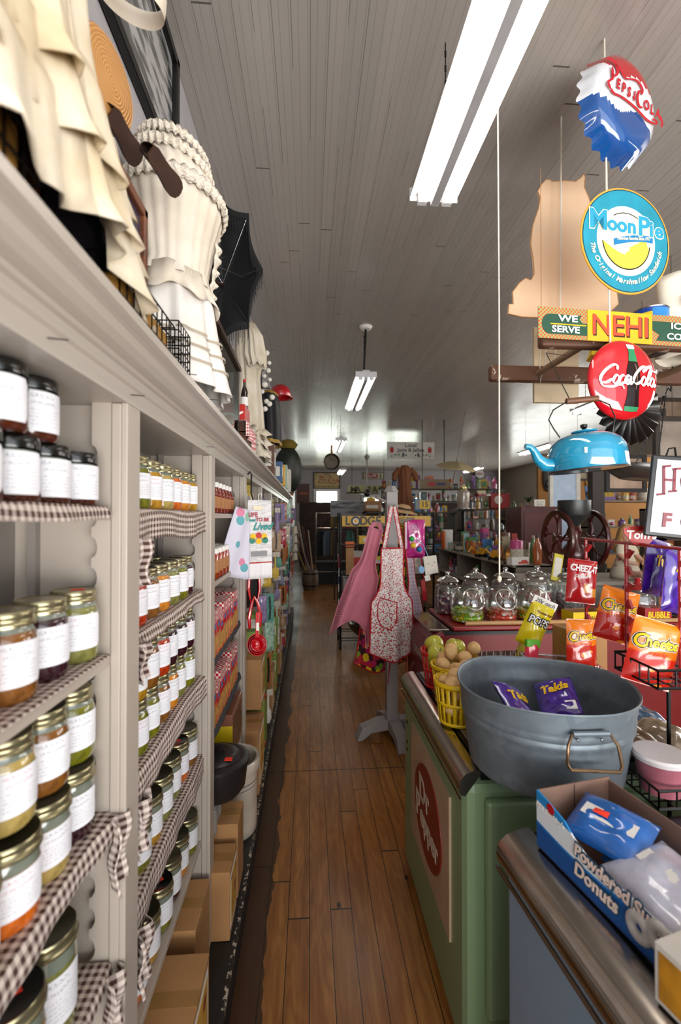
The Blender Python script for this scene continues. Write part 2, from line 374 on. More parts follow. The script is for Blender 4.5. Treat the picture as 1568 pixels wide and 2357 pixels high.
# back wall with one small window high on the left
wx0, wx1 = at(729, 1140, Y=YB).x, at(776, 1140, Y=YB).x; wz0, wz1 = at(750, 1160, Y=YB).z, at(750, 1131, Y=YB).z
bw = MB()
for a, b in (((XW, YB, 0), (wx0, YB+.1, ZC)), ((wx1, YB, 0), (2.3, YB+.1, ZC)), ((4.6, YB, 0), (XR, YB+.1, ZC)), ((2.3, YB, 0), (4.6, YB+.1, 1.1)), ((2.3, YB, 2.45), (4.6, YB+.1, ZC)), ((wx0, YB, 0), (wx1, YB+.1, wz0)), ((wx0, YB, wz1), (wx1, YB+.1, ZC))): bw.lim(a, b)
setting('wall_back', bw, WALLP)
wf = MB(); t = .12
for a, b in (((wx0-t, YB-.03, wz0-t), (wx0, YB, wz1+t)), ((wx1, YB-.03, wz0-t), (wx1+t, YB, wz1+t)), ((wx0, YB-.03, wz1), (wx1, YB, wz1+t)), ((wx0, YB-.03, wz0-t), (wx1, YB, wz0))): wf.lim(a, b)
w1 = wf.build('window_1', WHT, kind='structure')
MB().lim((wx0, YB+.05, wz0), (wx1, YB+.06, wz1)).build('pane', clear(), w1)
w2 = MB().lim((2.25, YB-.03, 1.0), (4.65, YB, 1.1)).lim((2.25, YB-.03, 2.45), (4.65, YB, 2.55)).lim((2.2, YB-.03, 1.0), (2.3, YB, 2.55)).lim((4.6, YB-.03, 1.0), (4.7, YB, 2.55)).lim((3.42, YB-.02, 1.1), (3.48, YB+.03, 2.45)).build('window_2', WHT, kind='structure')
MB().lim((2.3, YB+.05, 1.1), (4.6, YB+.06, 2.45)).build('pane', clear(), w2)
# foliage outside the back window, its daylight brightness put in as emission
gl = NT('outdoor_foliage'); n_ = gl.noise(gl.co(), 2.5, 5); cc = gl.ramp(n_, [(.3, '#b9cfae'), (.55, '#f1f7ec'), (.8, '#ffffff')]); gl.set(gl.b.inputs['Emission Color'], cc); gl.set(gl.b.inputs['Emission Strength'], 4.5)
o = MB().grid(lambda u, v: (-4+12*u, YB+1.6+.3*math.sin(9*u), .5+4*v), 16, 4).build('bright_foliage', gl.done(cc, .9)); tag(o, 'sunlit pale green foliage outside the small back window', 'foliage'); o['kind'] = 'stuff'
# dark brick lower wall of the back room
o = MB().lim((-.35, 15.6, 0), (5.2, 15.75, at(720, 1156, Y=15.6).z)).build('trim_1', m_brick('#3d2a25', '#2a1d1a', '#18110f', 2.2), kind='structure')
setting('baseboard_left', MB().lim((XW, 7.9, 0), (XW+.02, YB, .18)), M('#3a322c', .6))
# ================================================================ SHELVING
PY = [.15, .953, 1.691, 2.533, 3.36, 4.2, 5.02, 5.84, 6.66, 7.5]      # far edge of each post
SZ = [1.664, 1.39, 1.09, .815, .52]
ZP = .15
BAYN = ['nearest', 'second', 'third', 'fourth', 'fifth', 'sixth', 'seventh', 'eighth', 'ninth']
o = thing('shelf_plinth', 'long black scuffed platform that the white shelving stands on', 'plinth')
MB().lim((XW, .1, 0), (-.262, 7.6, ZP)).build('platform', worn('#101010', '#5d564e', 30, .70, .5), o, bev=.006)
MB().lim((-.268, .1, ZP-.012), (-.255, 7.6, ZP+.003)).build('edge_strip', worn('#151312', '#b5aa98', 45, .55, .5), o)
# notched strip profile
def strip(y0, y1):
    mb = MB(); x0, x1 = -.412, -.376; z = ZP
    poly = [(x1, ZP), (x1, 1.86)]; zz = 1.86
    left = []
    k = 0; z = ZP + .03
    while z < 1.80:
        left += [(x0, z)] + [(x0 + .011*math.sin(PI*i/6), z + .02 - .02*math.cos(PI*i/6)) for i in range(1, 6)] + [(x0, z+.04)]; z += .058
    poly = [(x0, ZP)] + left + [(x0, 1.867), (x1, 1.867), (x1, ZP)]
    # triangulate as a fan of quads against the straight edge
    vs = []; 
    pts = [(x0, ZP)] + left + [(x0, 1.867)]
    n = len(pts)
    for y in (y0, y1): vs += [(p[0], y, p[1]) for p in pts] + [(x1, y, p[1]) for p in pts]
    fs = []
    for i in range(n-1):
        fs += [(i, i+1, n+i+1, n+i), (2*n+i, 3*n+i, 3*n+i+1, 2*n+i+1), (i, 2*n+i, 2*n+i+1, i+1)]
    return mb.add(vs, fs)
for k in range(9):
    y0, y1 = PY[k], PY[k+1]-.065
    b = thing('shelving_bay', f'{BAYN[k]} bay of the worn white built-in wall shelving', 'shelving', (0, 0, 0), None, 'bays of the white wall shelving')
    MB().lim((XW, y0, ZP), (XW+.012, y1+.065, 1.867)).build('back_panel', CREAMD, b)
    MB().lim((XW+.012, y1+.022, ZP), (XF-.013, y1+.046, 1.867)).lim((-.375, y1, ZP), (XF-.012, y1+.065, 1.866)).lim((XF-.012, y1, ZP), (XF, y1+.065, 1.867)).build('post', CREAM, b, bev=.002)
    strip(y1+.003, y1+.022).build('notched_strip', CREAM, b)
    MB().lim((-.53, y1+.006, ZP), (-.515, y1+.022, 1.867)).build('rear_strip', CREAMD, b)
    for z in SZ:
        MB().lim((XW+.012, y0, z-.02), (-.375, y1+.004, z)).build('shelf', CREAM, b, bev=.002)
# cornice
o = thing('cornice', 'long white moulded cornice running along the top of the shelving', 'cornice')
prof = [(XF, 1.867), (-.345, 1.898), (-.338, 1.902), (-.338, 1.908), (-.347, 1.911), (-.347, 1.926), (-.340, 1.929), (-.336, 1.934), (-.318, 1.938), (-.305, 1.945), (-.297, 1.954), (-.290, 1.956), (-.283, 1.957), (-.275, 1.959), (-.275, 1.975), (XW, 1.975), (XW, 1.957), (-.36, 1.957), (-.36, 1.880), (XW, 1.880), (XW, 1.867)]
vs = []; 
for y in (-.3, 7.6): vs += [(x, y, z) for x, z in prof]
n = len(prof); MB().add(vs, [(i, (i+1) % n, n+(i+1) % n, n+i) for i in range(n)] + [(n, n+15, n+16, n+17)]).build('moulding', worn('#b3aaa0', '#80776d', 14, .74, .32), o)
for i, (y, z) in enumerate(((.62, 1.885), (.9, 1.885), (1.55, 1.885), (1.02, 1.965), (1.25, 1.968))):
    MB().cyl((-.344 if z < 1.9 else -.27, y, z), (-.32 if z < 1.9 else -.25, y+.006, z), .0009).build('nail', IRON, o)
# ================================================================ JARS
CONT = {  # name: three tones
 'apple butter': ('#2b0f08', '#451a0d', '#1d0a06'), 'green pickle': ('#4f4f0d', '#6b6a14', '#33370a'), 'yellow relish': ('#936a12', '#a87c1e', '#6f4d0c'),
 'red salsa': ('#7d1d0a', '#a5330f', '#5d1207'), 'amber peach': ('#a3611a', '#c07a22', '#8a4a12'), 'dark berry': ('#1d0710', '#2f0d18', '#120409'),
 'brown chutney': ('#5e3a14', '#7a4c1c', '#402509'), 'pale corn': ('#8f7a3a', '#a68f52', '#6e5c26'), 'pale green bean': ('#5f5e2c', '#77753c', '#42431b'), 'orange carrot': ('#a8480e', '#c4621a', '#7d330a')}
GLT = M('#6e7468', .08, 0, 1.0, name='glass_headspace'); GLD = M('#4a4f42', .08, 0, 1.0, name='glass_headspace')
LIDG = M('#989070', .25, .85, var=.15, name='gold_lid'); LIDB = M('#0c0d0c', .2, .2, 0.5, name='black_lid'); LIDD = M('#4b4a35', .3, .7, name='dull_lid')
def meshof(mb, name, mats, smooth=True):
    o = mb.build(name, mats, smooth=smooth); me = o.data; bpy.data.objects.remove(o); return me
JT = {'pint': (.041, .126), 'jam': (.040, .095), 'quart': (.0475, .165), 'wide': (.044, .118)}
_jm = {}
def jar_parts(kind, cont, lid, lab):
    r, h = JT[kind]
    k = (kind, cont)
    if k not in _jm:
        hb = h - .022; pr = [(.001, .0), (r*.86, 0), (r*.97, .006), (r, .014), (r, hb*.74), (r*.985, hb*.82), (r*.90, hb*.93), (r*.83, hb*.97), (r*.83, hb+.002)]
        if kind == 'jam': pr = [(.001, 0), (r*.9, 0), (r, .006), (r, hb*.85), (r*.95, hb*.95), (r*.88, hb), (r*.88, hb+.002)]
        if kind in ('quart', 'wide'): pr = [(.001, 0), (r*.9, 0), (r, .01), (r, hb*.84), (r*.95, hb*.95), (r*.93, hb)]
        ms = [0]*(len(pr)-1)
        for i in range(2): ms[-1-i] = 1
        _jm[k] = meshof(MB().lathe(pr, 24, ms=ms), 'jar_body', [contents(*CONT[cont]), GLT])
    k2 = (kind, 'lid', lid)
    if k2 not in _jm:
        rl = r*(.89 if kind == 'pint' else .97 if kind == 'jam' else 1.0); z0 = h-.021
        if lid == 'black' and kind == 'jam': pr = [(rl, z0+.003), (rl*1.01, z0+.005), (rl*1.01, h-.004), (rl*.97, h), (.001, h)]; mats = [LIDB]; ms = None
        else:
            pr = [(rl*1.05, z0), (rl*1.05, z0+.004), (rl*.99, z0+.006), (rl*.97, z0+.011), (rl*1.0, z0+.013), (rl*1.0, h-.003), (rl*.96, h), (rl*.93, h-.0012), (.001, h-.001)]
            mats = [LIDG, {'gold': LIDG, 'black': LIDB, 'dull': LIDD}[lid]]; ms = [0]*6 + [1]*2
        _jm[k2] = meshof(MB().lathe(pr, 24, ms=ms), 'lid', mats)
    k3 = (kind, 'label', lab)
    if k3 not in _jm:
        rr = r*1.012; ha = math.radians(62); z0 = h*.20 if kind != 'jam' else h*.13; z1 = h*.68 if kind != 'jam' else h*.76
        def fn(u, v):
            e = min(u, 1-u); c = .008*max(0, 1-e/.06)**2; a = -ha + 2*ha*u; return (rr*math.cos(a), rr*math.sin(a), (z0+c) + (z1-z0-2*c)*v)
        _jm[k3] = meshof(MB().grid(fn, 20, 3), 'label', [jarlabel(lab)])
    return _jm[k], _jm[k2], _jm[k3]
_stk = {}
def jar(kind, cont, lid, x, y, z, label, group, lab=0, sticker=0, ang=None):
    b, l, p = jar_parts(kind, cont, lid, lab)
    t = thing('preserve_jar' if cont != 'apple butter' else 'apple_butter_jar', label, 'jar', (x, y, z), math.radians(R.uniform(-55, -28)) if ang is None else ang, group)
    put('glass_body', b, t); put('lid', l, t); put('label', p, t)
    if sticker:
        if sticker not in _stk: _stk[sticker] = meshof(MB().box((0, 0, .0003), (.022, .011, .0006)), 'price_sticker', [ORNG if sticker == 1 else WHT])
        put('price_sticker', _stk[sticker], t, (.004, .006, JT[kind][1]-.0008), (0, 0, 1.2))
    return t
CN = list(CONT)[1:]
def jarname(cont, lid, kind):
    size = {'pint': 'pint jar', 'jam': 'squat jar', 'quart': 'tall jar', 'wide': 'wide-mouth jar'}[kind]
    return f'{cont} {size}'
SHN = ['top', 'second', 'third', 'fourth', 'fifth']
def jrow(bay, sh, layer, ys, kind, conts, lids, x=-.425, z=None, st=()):
    h = JT[kind][1]; z0 = SZ[sh] + .004 + (layer*(h+.0005)); grp = f'preserve jars on the shelves'
    rowname = ('front' if x > -.46 else 'back') + ' row'
    for i, y in enumerate(ys):
        c = conts[i % len(conts)]; ld = lids[i % len(lids)]
        pos = ORD[i] if i < len(ORD) else f'number {i+1}'
        lay = ' upper layer' if layer else ''
        lb = f'{jarname(c, ld, kind)}, {pos} in{lay} {rowname}, {SHN[sh]} shelf, {BAYN[bay]} bay'
        jar(kind, c, ld, x + R.uniform(-.004, .004), y, z0, lb, grp, R.choice((0, 0, 0, 1)), 1 if (i in st) else 0)
def ys(y0, d, n): return [y0+d*i for i in range(n)]
# bay 0
jrow(0, 0, 0, ys(.50, .086, 5), 'jam', ['apple butter'], ['black']); jrow(0, 0, 1, ys(.465, .086, 4), 'jam', ['apple butter'], ['black'])
jrow(0, 0, 0, ys(.68, .086, 2), 'jam', ['apple butter'], ['black'], -.515)
jrow(0, 1, 0, ys(.49, .0895, 5), 'pint', ['pale corn', 'orange carrot', 'brown chutney', 'dark berry', 'pale green bean'], ['gold'], st=(4,))
jrow(0, 2, 0, ys(.49, .087, 5), 'wide', ['pale corn', 'yellow relish', 'orange carrot', 'pale corn', 'dark berry'], ['gold', 'gold', 'dull'])
jrow(0, 2, 1, ys(.495, .088, 5), 'pint', ['pale green bean', 'green pickle', 'pale corn', 'brown chutney', 'green pickle'], ['gold', 'dull'])
jrow(0, 3, 0, ys(.46, .105, 4), 'quart', ['yellow relish', 'dark berry', 'yellow relish', 'pale green bean'], ['black', 'black', 'black', 'dull'], st=(1, 2))
jrow(0, 4, 0, ys(.55, .1, 3), 'wide', ['dark berry', 'pale corn', 'brown chutney'], ['dull'])
# bay 1
jrow(1, 0, 0, ys(1.03, .094, 6), 'pint', ['green pickle', 'green pickle', 'yellow relish', 'pale corn', 'orange carrot', 'amber peach', 'yellow relish'], ['gold'])
jar('pint', 'yellow relish', 'gold', -.425, 1.59, SZ[0]+.004, 'yellow relish pint jar at far end of top shelf, second bay', 'preserve jars on the shelves')
jrow(1, 1, 0, ys(1.02, .088, 7), 'pint', ['green pickle', 'red salsa', 'brown chutney', 'amber peach', 'pale green bean', 'green pickle', 'dark berry'], ['gold', 'gold', 'dull'])
jrow(1, 1, 0, ys(1.06, .088, 6), 'pint', ['orange carrot', 'green pickle', 'dark berry', 'brown chutney'], ['dull'], -.51)
jrow(1, 2, 0, ys(1.02, .088, 7), 'pint', ['orange carrot', 'green pickle', 'green pickle', 'brown chutney', 'amber peach', 'pale green bean', 'green pickle'], ['gold'])
jrow(1, 2, 1, ys(1.02, .088, 7), 'pint', ['dark berry', 'yellow relish', 'brown chutney', 'red salsa', 'dark berry', 'dark berry', 'dark berry'], ['gold', 'dull'])
jrow(1, 3, 0, ys(1.03, .092, 7), 'wide', ['brown chutney', 'green pickle', 'yellow relish', 'pale green bean', 'pale green bean', 'orange carrot', 'brown chutney'], ['dull', 'gold', 'dull', 'dull', 'dull', 'black', 'dull'], st=(0, 5))
jrow(1, 4, 0, ys(1.02, .094, 7), 'wide', ['dark berry', 'orange carrot', 'yellow relish', 'green pickle', 'dark berry', 'amber peach', 'green pickle'], ['dull', 'gold', 'dull', 'black', 'gold', 'dull', 'dull'], st=(3,))
# ---------------------------------------------------------------- gingham shelf cloths
BRG = gingham('#3f231c', '#cbbcb3', 1.0)
def shelfcloth(bay, sh, y0, y1, hang, amp, seed, mat=BRG, xb=-.47, label='', px=.0145, xo=0, endcurl=0):
    ph = seed*1.7; z = SZ[sh] + .003; L1 = abs(-.371-xb); tot = L1 + hang
    def fn(u, v):
        y = y0 + (y1-y0)*u; s = v*tot
        wv = math.sin(u*17+ph)*.5 + math.sin(u*41+ph*2)*.35
        hg = hang*(1 + .10*math.sin(u*9+ph))
        s = v*(L1+hg)
        if s < L1: return (xb + s, y, z + .001)
        d = s-L1; k = min(1, d/.02)
        e = endcurl*max(0, (u-.86)/.14)
        return (-.371 + .006*k + xo*d + amp*wv*min(1, d/.03) + e*.012, y + .006*math.sin(d*60+ph)*amp*40, z - d + .003*(1-k) + e*.008*math.sin(d*50))
    o = MB().grid(fn, 70, 16, us=(y1-y0)/px, vs_=tot/px).build('shelf_cloth', mat, smooth=True, solid=.0012)
    tag(o, label or f'brown and white gingham cloth along the {SHN[sh]} shelf of the {BAYN[bay]} bay', 'cloth', 'gingham shelf cloths'); return o
shelfcloth(0, 0, .30, .868, .022, .006, 1)
shelfcloth(0, 1, .30, .875, .004, .002, 2)
shelfcloth(0, 2, .30, .90, .035, .004, 3, endcurl=1)
shelfcloth(0, 3, .30, .885, .02, .004, 4)
shelfcloth(1, 0, .965, 1.68, .075, .006, 5, endcurl=1)
shelfcloth(1, 1, .965, 1.61, .03, .007, 6)
shelfcloth(1, 2, .965, 1.67, .06, .005, 7, endcurl=1)
shelfcloth(1, 3, .965, 1.64, .06, .005, 8)
# cloth corners hanging down at the near post of bay 1 and the far post of bay 0
def corner(name_l, y, z, w, h, seed, x=-.352):
    def fn(u, v):
        yy = y + w*(u-.5)*(1-.25*v) ; return (x + .012*math.sin(u*10+seed) + .006*math.sin(v*7), yy + .004*math.sin(v*9+seed), z - h*v*(1-.25*u*math.sin(seed)))
    o = MB().grid(fn, 24, 14, us=w/.0145, vs_=h/.0145).build('hanging_cloth_corner', BRG, smooth=True, solid=.0012)
    tag(o, name_l, 'cloth')
corner('brown gingham cloth end hanging from third shelf at end of nearest bay', .875, SZ[2]+.004, .075, .13, 1)
corner('brown gingham cloth end hanging from fourth shelf at end of nearest bay', .865, SZ[3]+.004, .07, .11, 2.2)
corner('brown gingham corner hanging below top shelf at start of second bay', 1.0, SZ[0]-.06, .07, .10, 3)
corner('brown gingham corner hanging below second shelf at start of second bay', .99, SZ[1]-.01, .07, .08, 1.4)
corner('brown gingham corner hanging below third shelf at start of second bay', 1.0, SZ[2]-.04, .08, .11, 2.6)
corner('brown gingham corner hanging below fourth shelf at start of second bay', 1.0, SZ[3]-.04, .08, .12, .7)
# ================================================================ LETTERING HELPERS
def el(cx, cz, rx, rz, a0=60, a1=420, n=10):
    return [(cx+rx*math.cos(math.radians(a0+(a1-a0)*i/n)), cz+rz*math.sin(math.radians(a0+(a1-a0)*i/n))) for i in range(n+1)]
def coke(mb, x, z, s, y=-.002, m=0, w=.30):
    """flowing script, origin at its middle; s = x-height; about 9.6 wide"""
    st = [[(2.3, 2.0), (2.1, 2.7), (1.4, 2.7), (.5, 1.9), (.15, 1.0), (.35, .3), (1.1, .15), (1.9, .7)],
          [(.35, .3), (.9, -.35), (2.2, -.45), (3.0, -.15), (3.7, -.25), (4.2, -.75)],
          el(2.5, .62, .42, .62), el(3.45, .62, .42, .62, 50, 320), [(3.8, .1), (4.1, .4), (4.4, .8)],
          el(4.4, .62, .42, .62), [(4.8, 1.2), (4.8, .3), (5.0, .05), (5.35, .4)], [(5.15, .95), (5.6, .95)],
          [(7.3, 2.1), (7.1, 2.75), (6.4, 2.7), (5.7, 1.9), (5.35, 1.0), (5.55, .3), (6.2, .15), (6.9, .7)],
          [(6.7, 1.9), (7.0, 2.3), (7.8, 2.75), (8.9, 2.3), (9.7, 2.35), (10.2, 2.8)],
          el(7.25, .62, .42, .62), [(7.7, .4), (8.3, 1.6), (8.45, 2.3), (8.2, 2.4), (7.95, 1.6), (7.95, .5), (8.15, .1), (8.5, .4)],
          el(9.0, .62, .42, .62), [(9.4, 1.2), (9.4, .3), (9.65, .05), (10.0, .4)]]
    for q in st: mb.ribbon([(x + (a-5.1+.28*b)*s, z + (b-1.0)*s) for a, b in q], w*s, y, m, nib=math.radians(-35), sub=5)
    return mb
def pepsi(mb, x, z, s, y=-.002, m=0, k=1.0):
    for i, ch in enumerate('EPSI'): tadd(mb, ch, x + (-2.05+.82*i)*s, z + .1*s, 1.35*s, y, .045*s, .12, .75, 0, m)
    for i, ch in enumerate('OLA'): tadd(mb, ch, x + (2.35+.92*i)*s, z + .1*s, 1.35*s, y, .045*s, .12, .8, 0, m)
    q = [[(-3.1, -.9), (-3.5, -.5), (-3.2, -.1), (-2.9, .3), (-3.0, 1.3)], [(-3.9, 1.6), (-3.4, 1.9), (-2.6, 1.8), (-2.2, 1.2), (-2.6, .6), (-3.1, .5)],
         [(-2.6, 1.75), (-1.8, 1.6), (-1.0, 1.2), (0, 1.6), (.9, 1.8), (1.6, 1.4), (1.5, .8)], [(1.6, 1.2), (1.1, .9), (.9, .1), (1.2, -.5), (1.8, -.4)],
         [(-3.1, -.9), (-2.6, -1.1), (-1.4, -.9), (.6, -.95), (2.4, -1.3), (3.9, -1.1), (4.0, -.75), (3.4, -.8)], [(4.6, .1), (5.0, -.5), (4.8, -1.0)], [(.2, -.05), (.6, -.05)]]
    for p in q: mb.ribbon([(x+a*s, z+b*s) for a, b in p], .34*s, y - .0002, m, nib=math.radians(30), sub=5)
    return mb
def arctext(mb, s, r, a_mid, size, y=-.002, m=0, bold=0, shear=.3, step=None, bottom=True, sx=1):
    step = step or size*.62/r
    for i, ch in enumerate(s):
        if ch == ' ': continue
        k = (i-(len(s)-1)/2)*step; a = a_mid + (k if bottom else -k)
        tadd(mb, ch, r*math.cos(a), r*math.sin(a), size, y, bold, shear, sx, a + (PI/2 if bottom else -PI/2), m)
    return mb
# ================================================================ CEILING FIXTURES
TUBE = emit('#fff8ee', 15.0)
def fixture_proto():
    t = thing('fluorescent_fixture', 'x', 'light fixture')
    MB().lim((-.018, -.67, -.058), (.018, .67, .0)).build('centre_channel', M('#a9a9ac', .5), t, bev=.003); MB().lim((-.035, -.68, .0), (.035, .68, .045)).build('ballast_box', M('#c8c8ca', .4), t)
    r = MB()
    for s in (-1, 1): r.add([(0, -.68, .005), (0, .68, .005), (s*.105, .68, -.012), (s*.105, -.68, -.012), (0, -.68, .009), (0, .68, .009), (s*.105, .68, -.008), (s*.105, -.68, -.008)], [(0, 1, 2, 3), (4, 5, 6, 7), (2, 3, 7, 6), (0, 3, 7, 4), (1, 2, 6, 5)])
    r.build('reflector', M('#e8e8e8', .35), t)
    for s in (-1, 1):
        MB().lim((-.108, s*.68-.004, -.03), (.108, s*.68+.004, .03)).build('end_plate', M('#d9d9dc', .45), t, bev=.006)
        MB().cyl((s*.055, -.66, -.028), (s*.055, .66, -.028), .019, n=14).build('fluorescent_tube', TUBE, t, smooth=True)
        for e in (-1, 1): MB().lim((s*.055-.02, e*.665-.012, -.05), (s*.055+.02, e*.665+.012, 0)).build('tube_socket', M('#dededf', .4), t)
    return t
fx0 = fixture_proto(); FX = []
def fix(x, y, z, lab, rz=0):
    global fx0
    if fx0 is not None: o = fx0; fx0 = None; o.location = (x, y, z); o.rotation_euler = (0, 0, rz); o['label'] = lab; FX.append(o)
    else: o = dup(FX[0], (x, y, z), rz, lab)
    o['group'] = 'fluorescent fixtures on the ceiling'
    for e in (-.5, .5):
        ch = MB(); L = ZC - z - .045
        for k in range(int(L/.03)): ch.box((x, y+e, z+.06+k*.03), (.008 if k % 2 else .003, .003 if k % 2 else .008, .026))
        tag(ch.build('hanging_chain', IRON), f'chain at the {"near" if e < 0 else "far"} end of the {lab.split(" light")[0]}', 'chain', 'chains holding the light fixtures')
fix(.548, 1.29, 3.075, 'large two-tube fixture overhead light, closest to camera')
fix(.565, 5.19, 3.075, 'second two-tube fixture light down the aisle')
fix(.58, 8.98, 3.075, 'third two-tube fixture light, above the hanging round pan')
fix(4.75, 9.2, 3.075, 'far right two-tube fixture light behind the teal kettle')
fix(4.9, 13.3, 3.075, 'small distant two-tube fixture light near the cream parasol')
fix(3.4, 1.3, 3.075, 'two-tube fixture light over the right side of the shop')  # extra fixture added out of view for more light
fix(3.6, 5.2, 3.075, 'two-tube fixture light above the toy shelves')  # another fixture added to brighten the room
fix(1.0, 14.2, 3.075, 'two-tube fixture light by the ceiling fan')
# pull cord with knob
a = at(1117, 135, Z=3.05); b = at(1150, 1338, Y=1.42)
o = MB().tube([(b.x, 1.42, 3.04), (b.x+.002, 1.42, 2.3), (b.x, 1.42, b.z+.02)], .0024).build('pull_cord', ROPE); tag(o, 'long thin white pull cord hanging from the nearest light fixture', 'cord')
MB().ball((b.x, 1.42, b.z+.008), (.007, .007, .011)).build('cord_knob', M('#d9cdb8', .6), o, smooth=True)
# ceiling canopy of second fixture
o = MB().lathe([(.001, ZC-.03), (.05, ZC-.028), (.07, ZC)], 20, (.575, 4.62, 0)).build('ceiling_rose', WHT, smooth=True); tag(o, 'white ceiling rose holding the cable of the second light fixture', 'ceiling rose')
o = MB().tube([(.575, 4.62, ZC-.03), (.57, 4.63, 3.4), (.56, 4.66, 3.12)], .012).build('fixture_cable', IRON); tag(o, 'dark cable running from ceiling rose to second light fixture', 'cable')
# ================================================================ THINGS ON TOP OF THE SHELVING
ZT = 1.976
def cloth_lathe(secs, n=96, folds=((9, .06, 0),), cx=-.42, cy=0, wall=XW+.008, zj=0):
    """secs: (z, rx, ry[, cx offset, fold scale])"""
    mb = MB(); v = []; uv = []; m = len(secs)
    for j, s in enumerate(secs):
        z, rx, ry = s[:3]; ox = s[3] if len(s) > 3 else 0; fs = s[4] if len(s) > 4 else 1
        for i in range(n+1):
            a = 2*PI*i/n; k = 1 + fs*sum(am*math.sin(nf*a + ph + z*3) for nf, am, ph in folds)
            x = cx + ox + rx*k*math.cos(a); y = cy + ry*k*math.sin(a)
            v.append((max(wall, x), y, z + zj*fs*math.sin(7*a+z*9))); uv.append((i/n*4, z*3))
    fs_ = [(j*(n+1)+i, j*(n+1)+i+1, (j+1)*(n+1)+i+1, (j+1)*(n+1)+i) for j in range(m-1) for i in range(n)]
    return mb.add(v, fs_, 0, uv)
def cloth_mat(c1, c2, name='old_cotton'):
    t = NT(name); n = t.noise(t.co(), 7, 4); c = t.ramp(n, [(.3, c2), (.6, c1)]); t.bump(t.noise(t.n('ShaderNodeMapping', Vector=t.co(), Scale=(60.0, 60.0, 8.0)), 1.0, 3), .35, .004); return t.done(c, .9)
CR1 = cloth_mat('#d8cdb8', '#b9a37c'); CR2 = cloth_mat('#d6ccbe', '#c2b6a4'); CR3 = cloth_mat('#cfc6b5', '#b8ab95')
# 1. ruffled petticoat nearest the camera
t = thing('ruffled_petticoat', 'large yellowed cream ruffled petticoat hanging at top left', 'dress', (-.43, .585, ZT))
def pet(secs, folds, zj=0): return cloth_lathe([(z-ZT,)+tuple(s) for z, *s in secs], 160, folds, 0, 0, XW+.43+.01, zj)
pet([(2.17, .12, .32), (2.25, .12, .27), (2.35, .11, .20), (2.5, .105, .16), (2.7, .10, .14), (2.95, .08, .12)], ((11, .07, 0), (23, .035, 1)), .006).build('skirt_body', CR1, t, smooth=True, solid=.003)
for i, (z0, z1, rx, ry) in enumerate(((2.02, 2.15, .15, .40), (2.10, 2.22, .138, .36), (2.17, 2.30, .128, .31))):
    pet([(z0, rx*1.08, ry*1.06, 0, 1.7), (z0+.03, rx*1.02, ry*1.02, 0, 1.2), (z1-.02, rx*.94, ry*.96, 0, .7), (z1, rx*.9, ry*.9, 0, .4)], ((15, .07, i), (31, .05, 2*i)), .012).build('ruffle', CR1, t, smooth=True, solid=.003)
MB().cyl((0, 0, 0), (0, 0, .9), .012).lathe([(.09, 0), (.09, .012), (.012, .02)], 20).build('stand', IRON, t)
# wire baskets with straw below
def wirebox(name, lab, cat, loc, dx, dy, dz, pitch=.035, fill=None, col=IRON, flare=0):
    t = thing(name, lab, cat, loc); mb = MB(); r = .0016
    nz = max(1, int(dz/pitch))
    for k in range(nz+1):
        z = .002+dz*k/nz; f = 1+flare*k/nz
        mb.tube([(-dx/2*f, -dy/2*f, z), (dx/2*f, -dy/2*f, z), (dx/2*f, dy/2*f, z), (-dx/2*f, dy/2*f, z)], r*1.3, 4, closed=True)
    for i in range(int(dx/pitch)+1):
        x = -dx/2 + dx*i/max(1, int(dx/pitch))
        for s in (-1, 1): mb.cyl((x, s*dy/2, .002), (x*(1+flare), s*dy/2*(1+flare), dz), r, n=4)
        mb.cyl((x, -dy/2, .002), (x, dy/2, .002), r, n=4)
    for i in range(int(dy/pitch)+1):
        y = -dy/2 + dy*i/max(1, int(dy/pitch))
        for s in (-1, 1): mb.cyl((s*dx/2, y, .002), (s*dx/2*(1+flare), y*(1+flare), dz), r, n=4)
    mb.build('wire_frame', col, t)
    if fill: MB().lim((-dx*.45, -dy*.45, .006), (dx*.45, dy*.45, dz*.8)).build('straw_lining', fill, t, bev=.01)
    return t
STRAW = M('#a3762f', .9, bump=1, bs=90, name='straw')
wirebox('wire_basket', 'black wire basket with straw lining under the near petticoat', 'basket', (-.39, .33, ZT), .19, .38, .11, .03, STRAW)
wirebox('wire_basket', 'black wire basket under the petticoat hem, beside the corset form', 'basket', (-.39, .90, ZT), .17, .30, .10, .03, STRAW)
wirebox('wire_record_rack', 'black wire rack leaning at the foot of the corset form', 'rack', (-.37, 1.13, ZT), .13, .10, .13, .02)
# framed picture parallel to the wall
t = thing('framed_picture', 'brown wooden framed picture behind the petticoat', 'picture', (-.385, .86, ZT), (0, 0, PI/2))
MB().lim((-.2, 0, .02), (.2, .004, .36)).build('print', M('#3f3c4c', .25, var=.6, vs=12, coat=.6), t)
f = MB()
for a, b in (((-.22, -.01, 0), (.22, .012, .022)), ((-.22, -.01, .36), (.22, .012, .382)), ((-.22, -.01, 0), (-.198, .012, .382)), ((.198, -.01, 0), (.22, .012, .382))): f.lim(a, b)
f.build('frame', wood('#3a1d10', '#7a4424'), t, bev=.003)
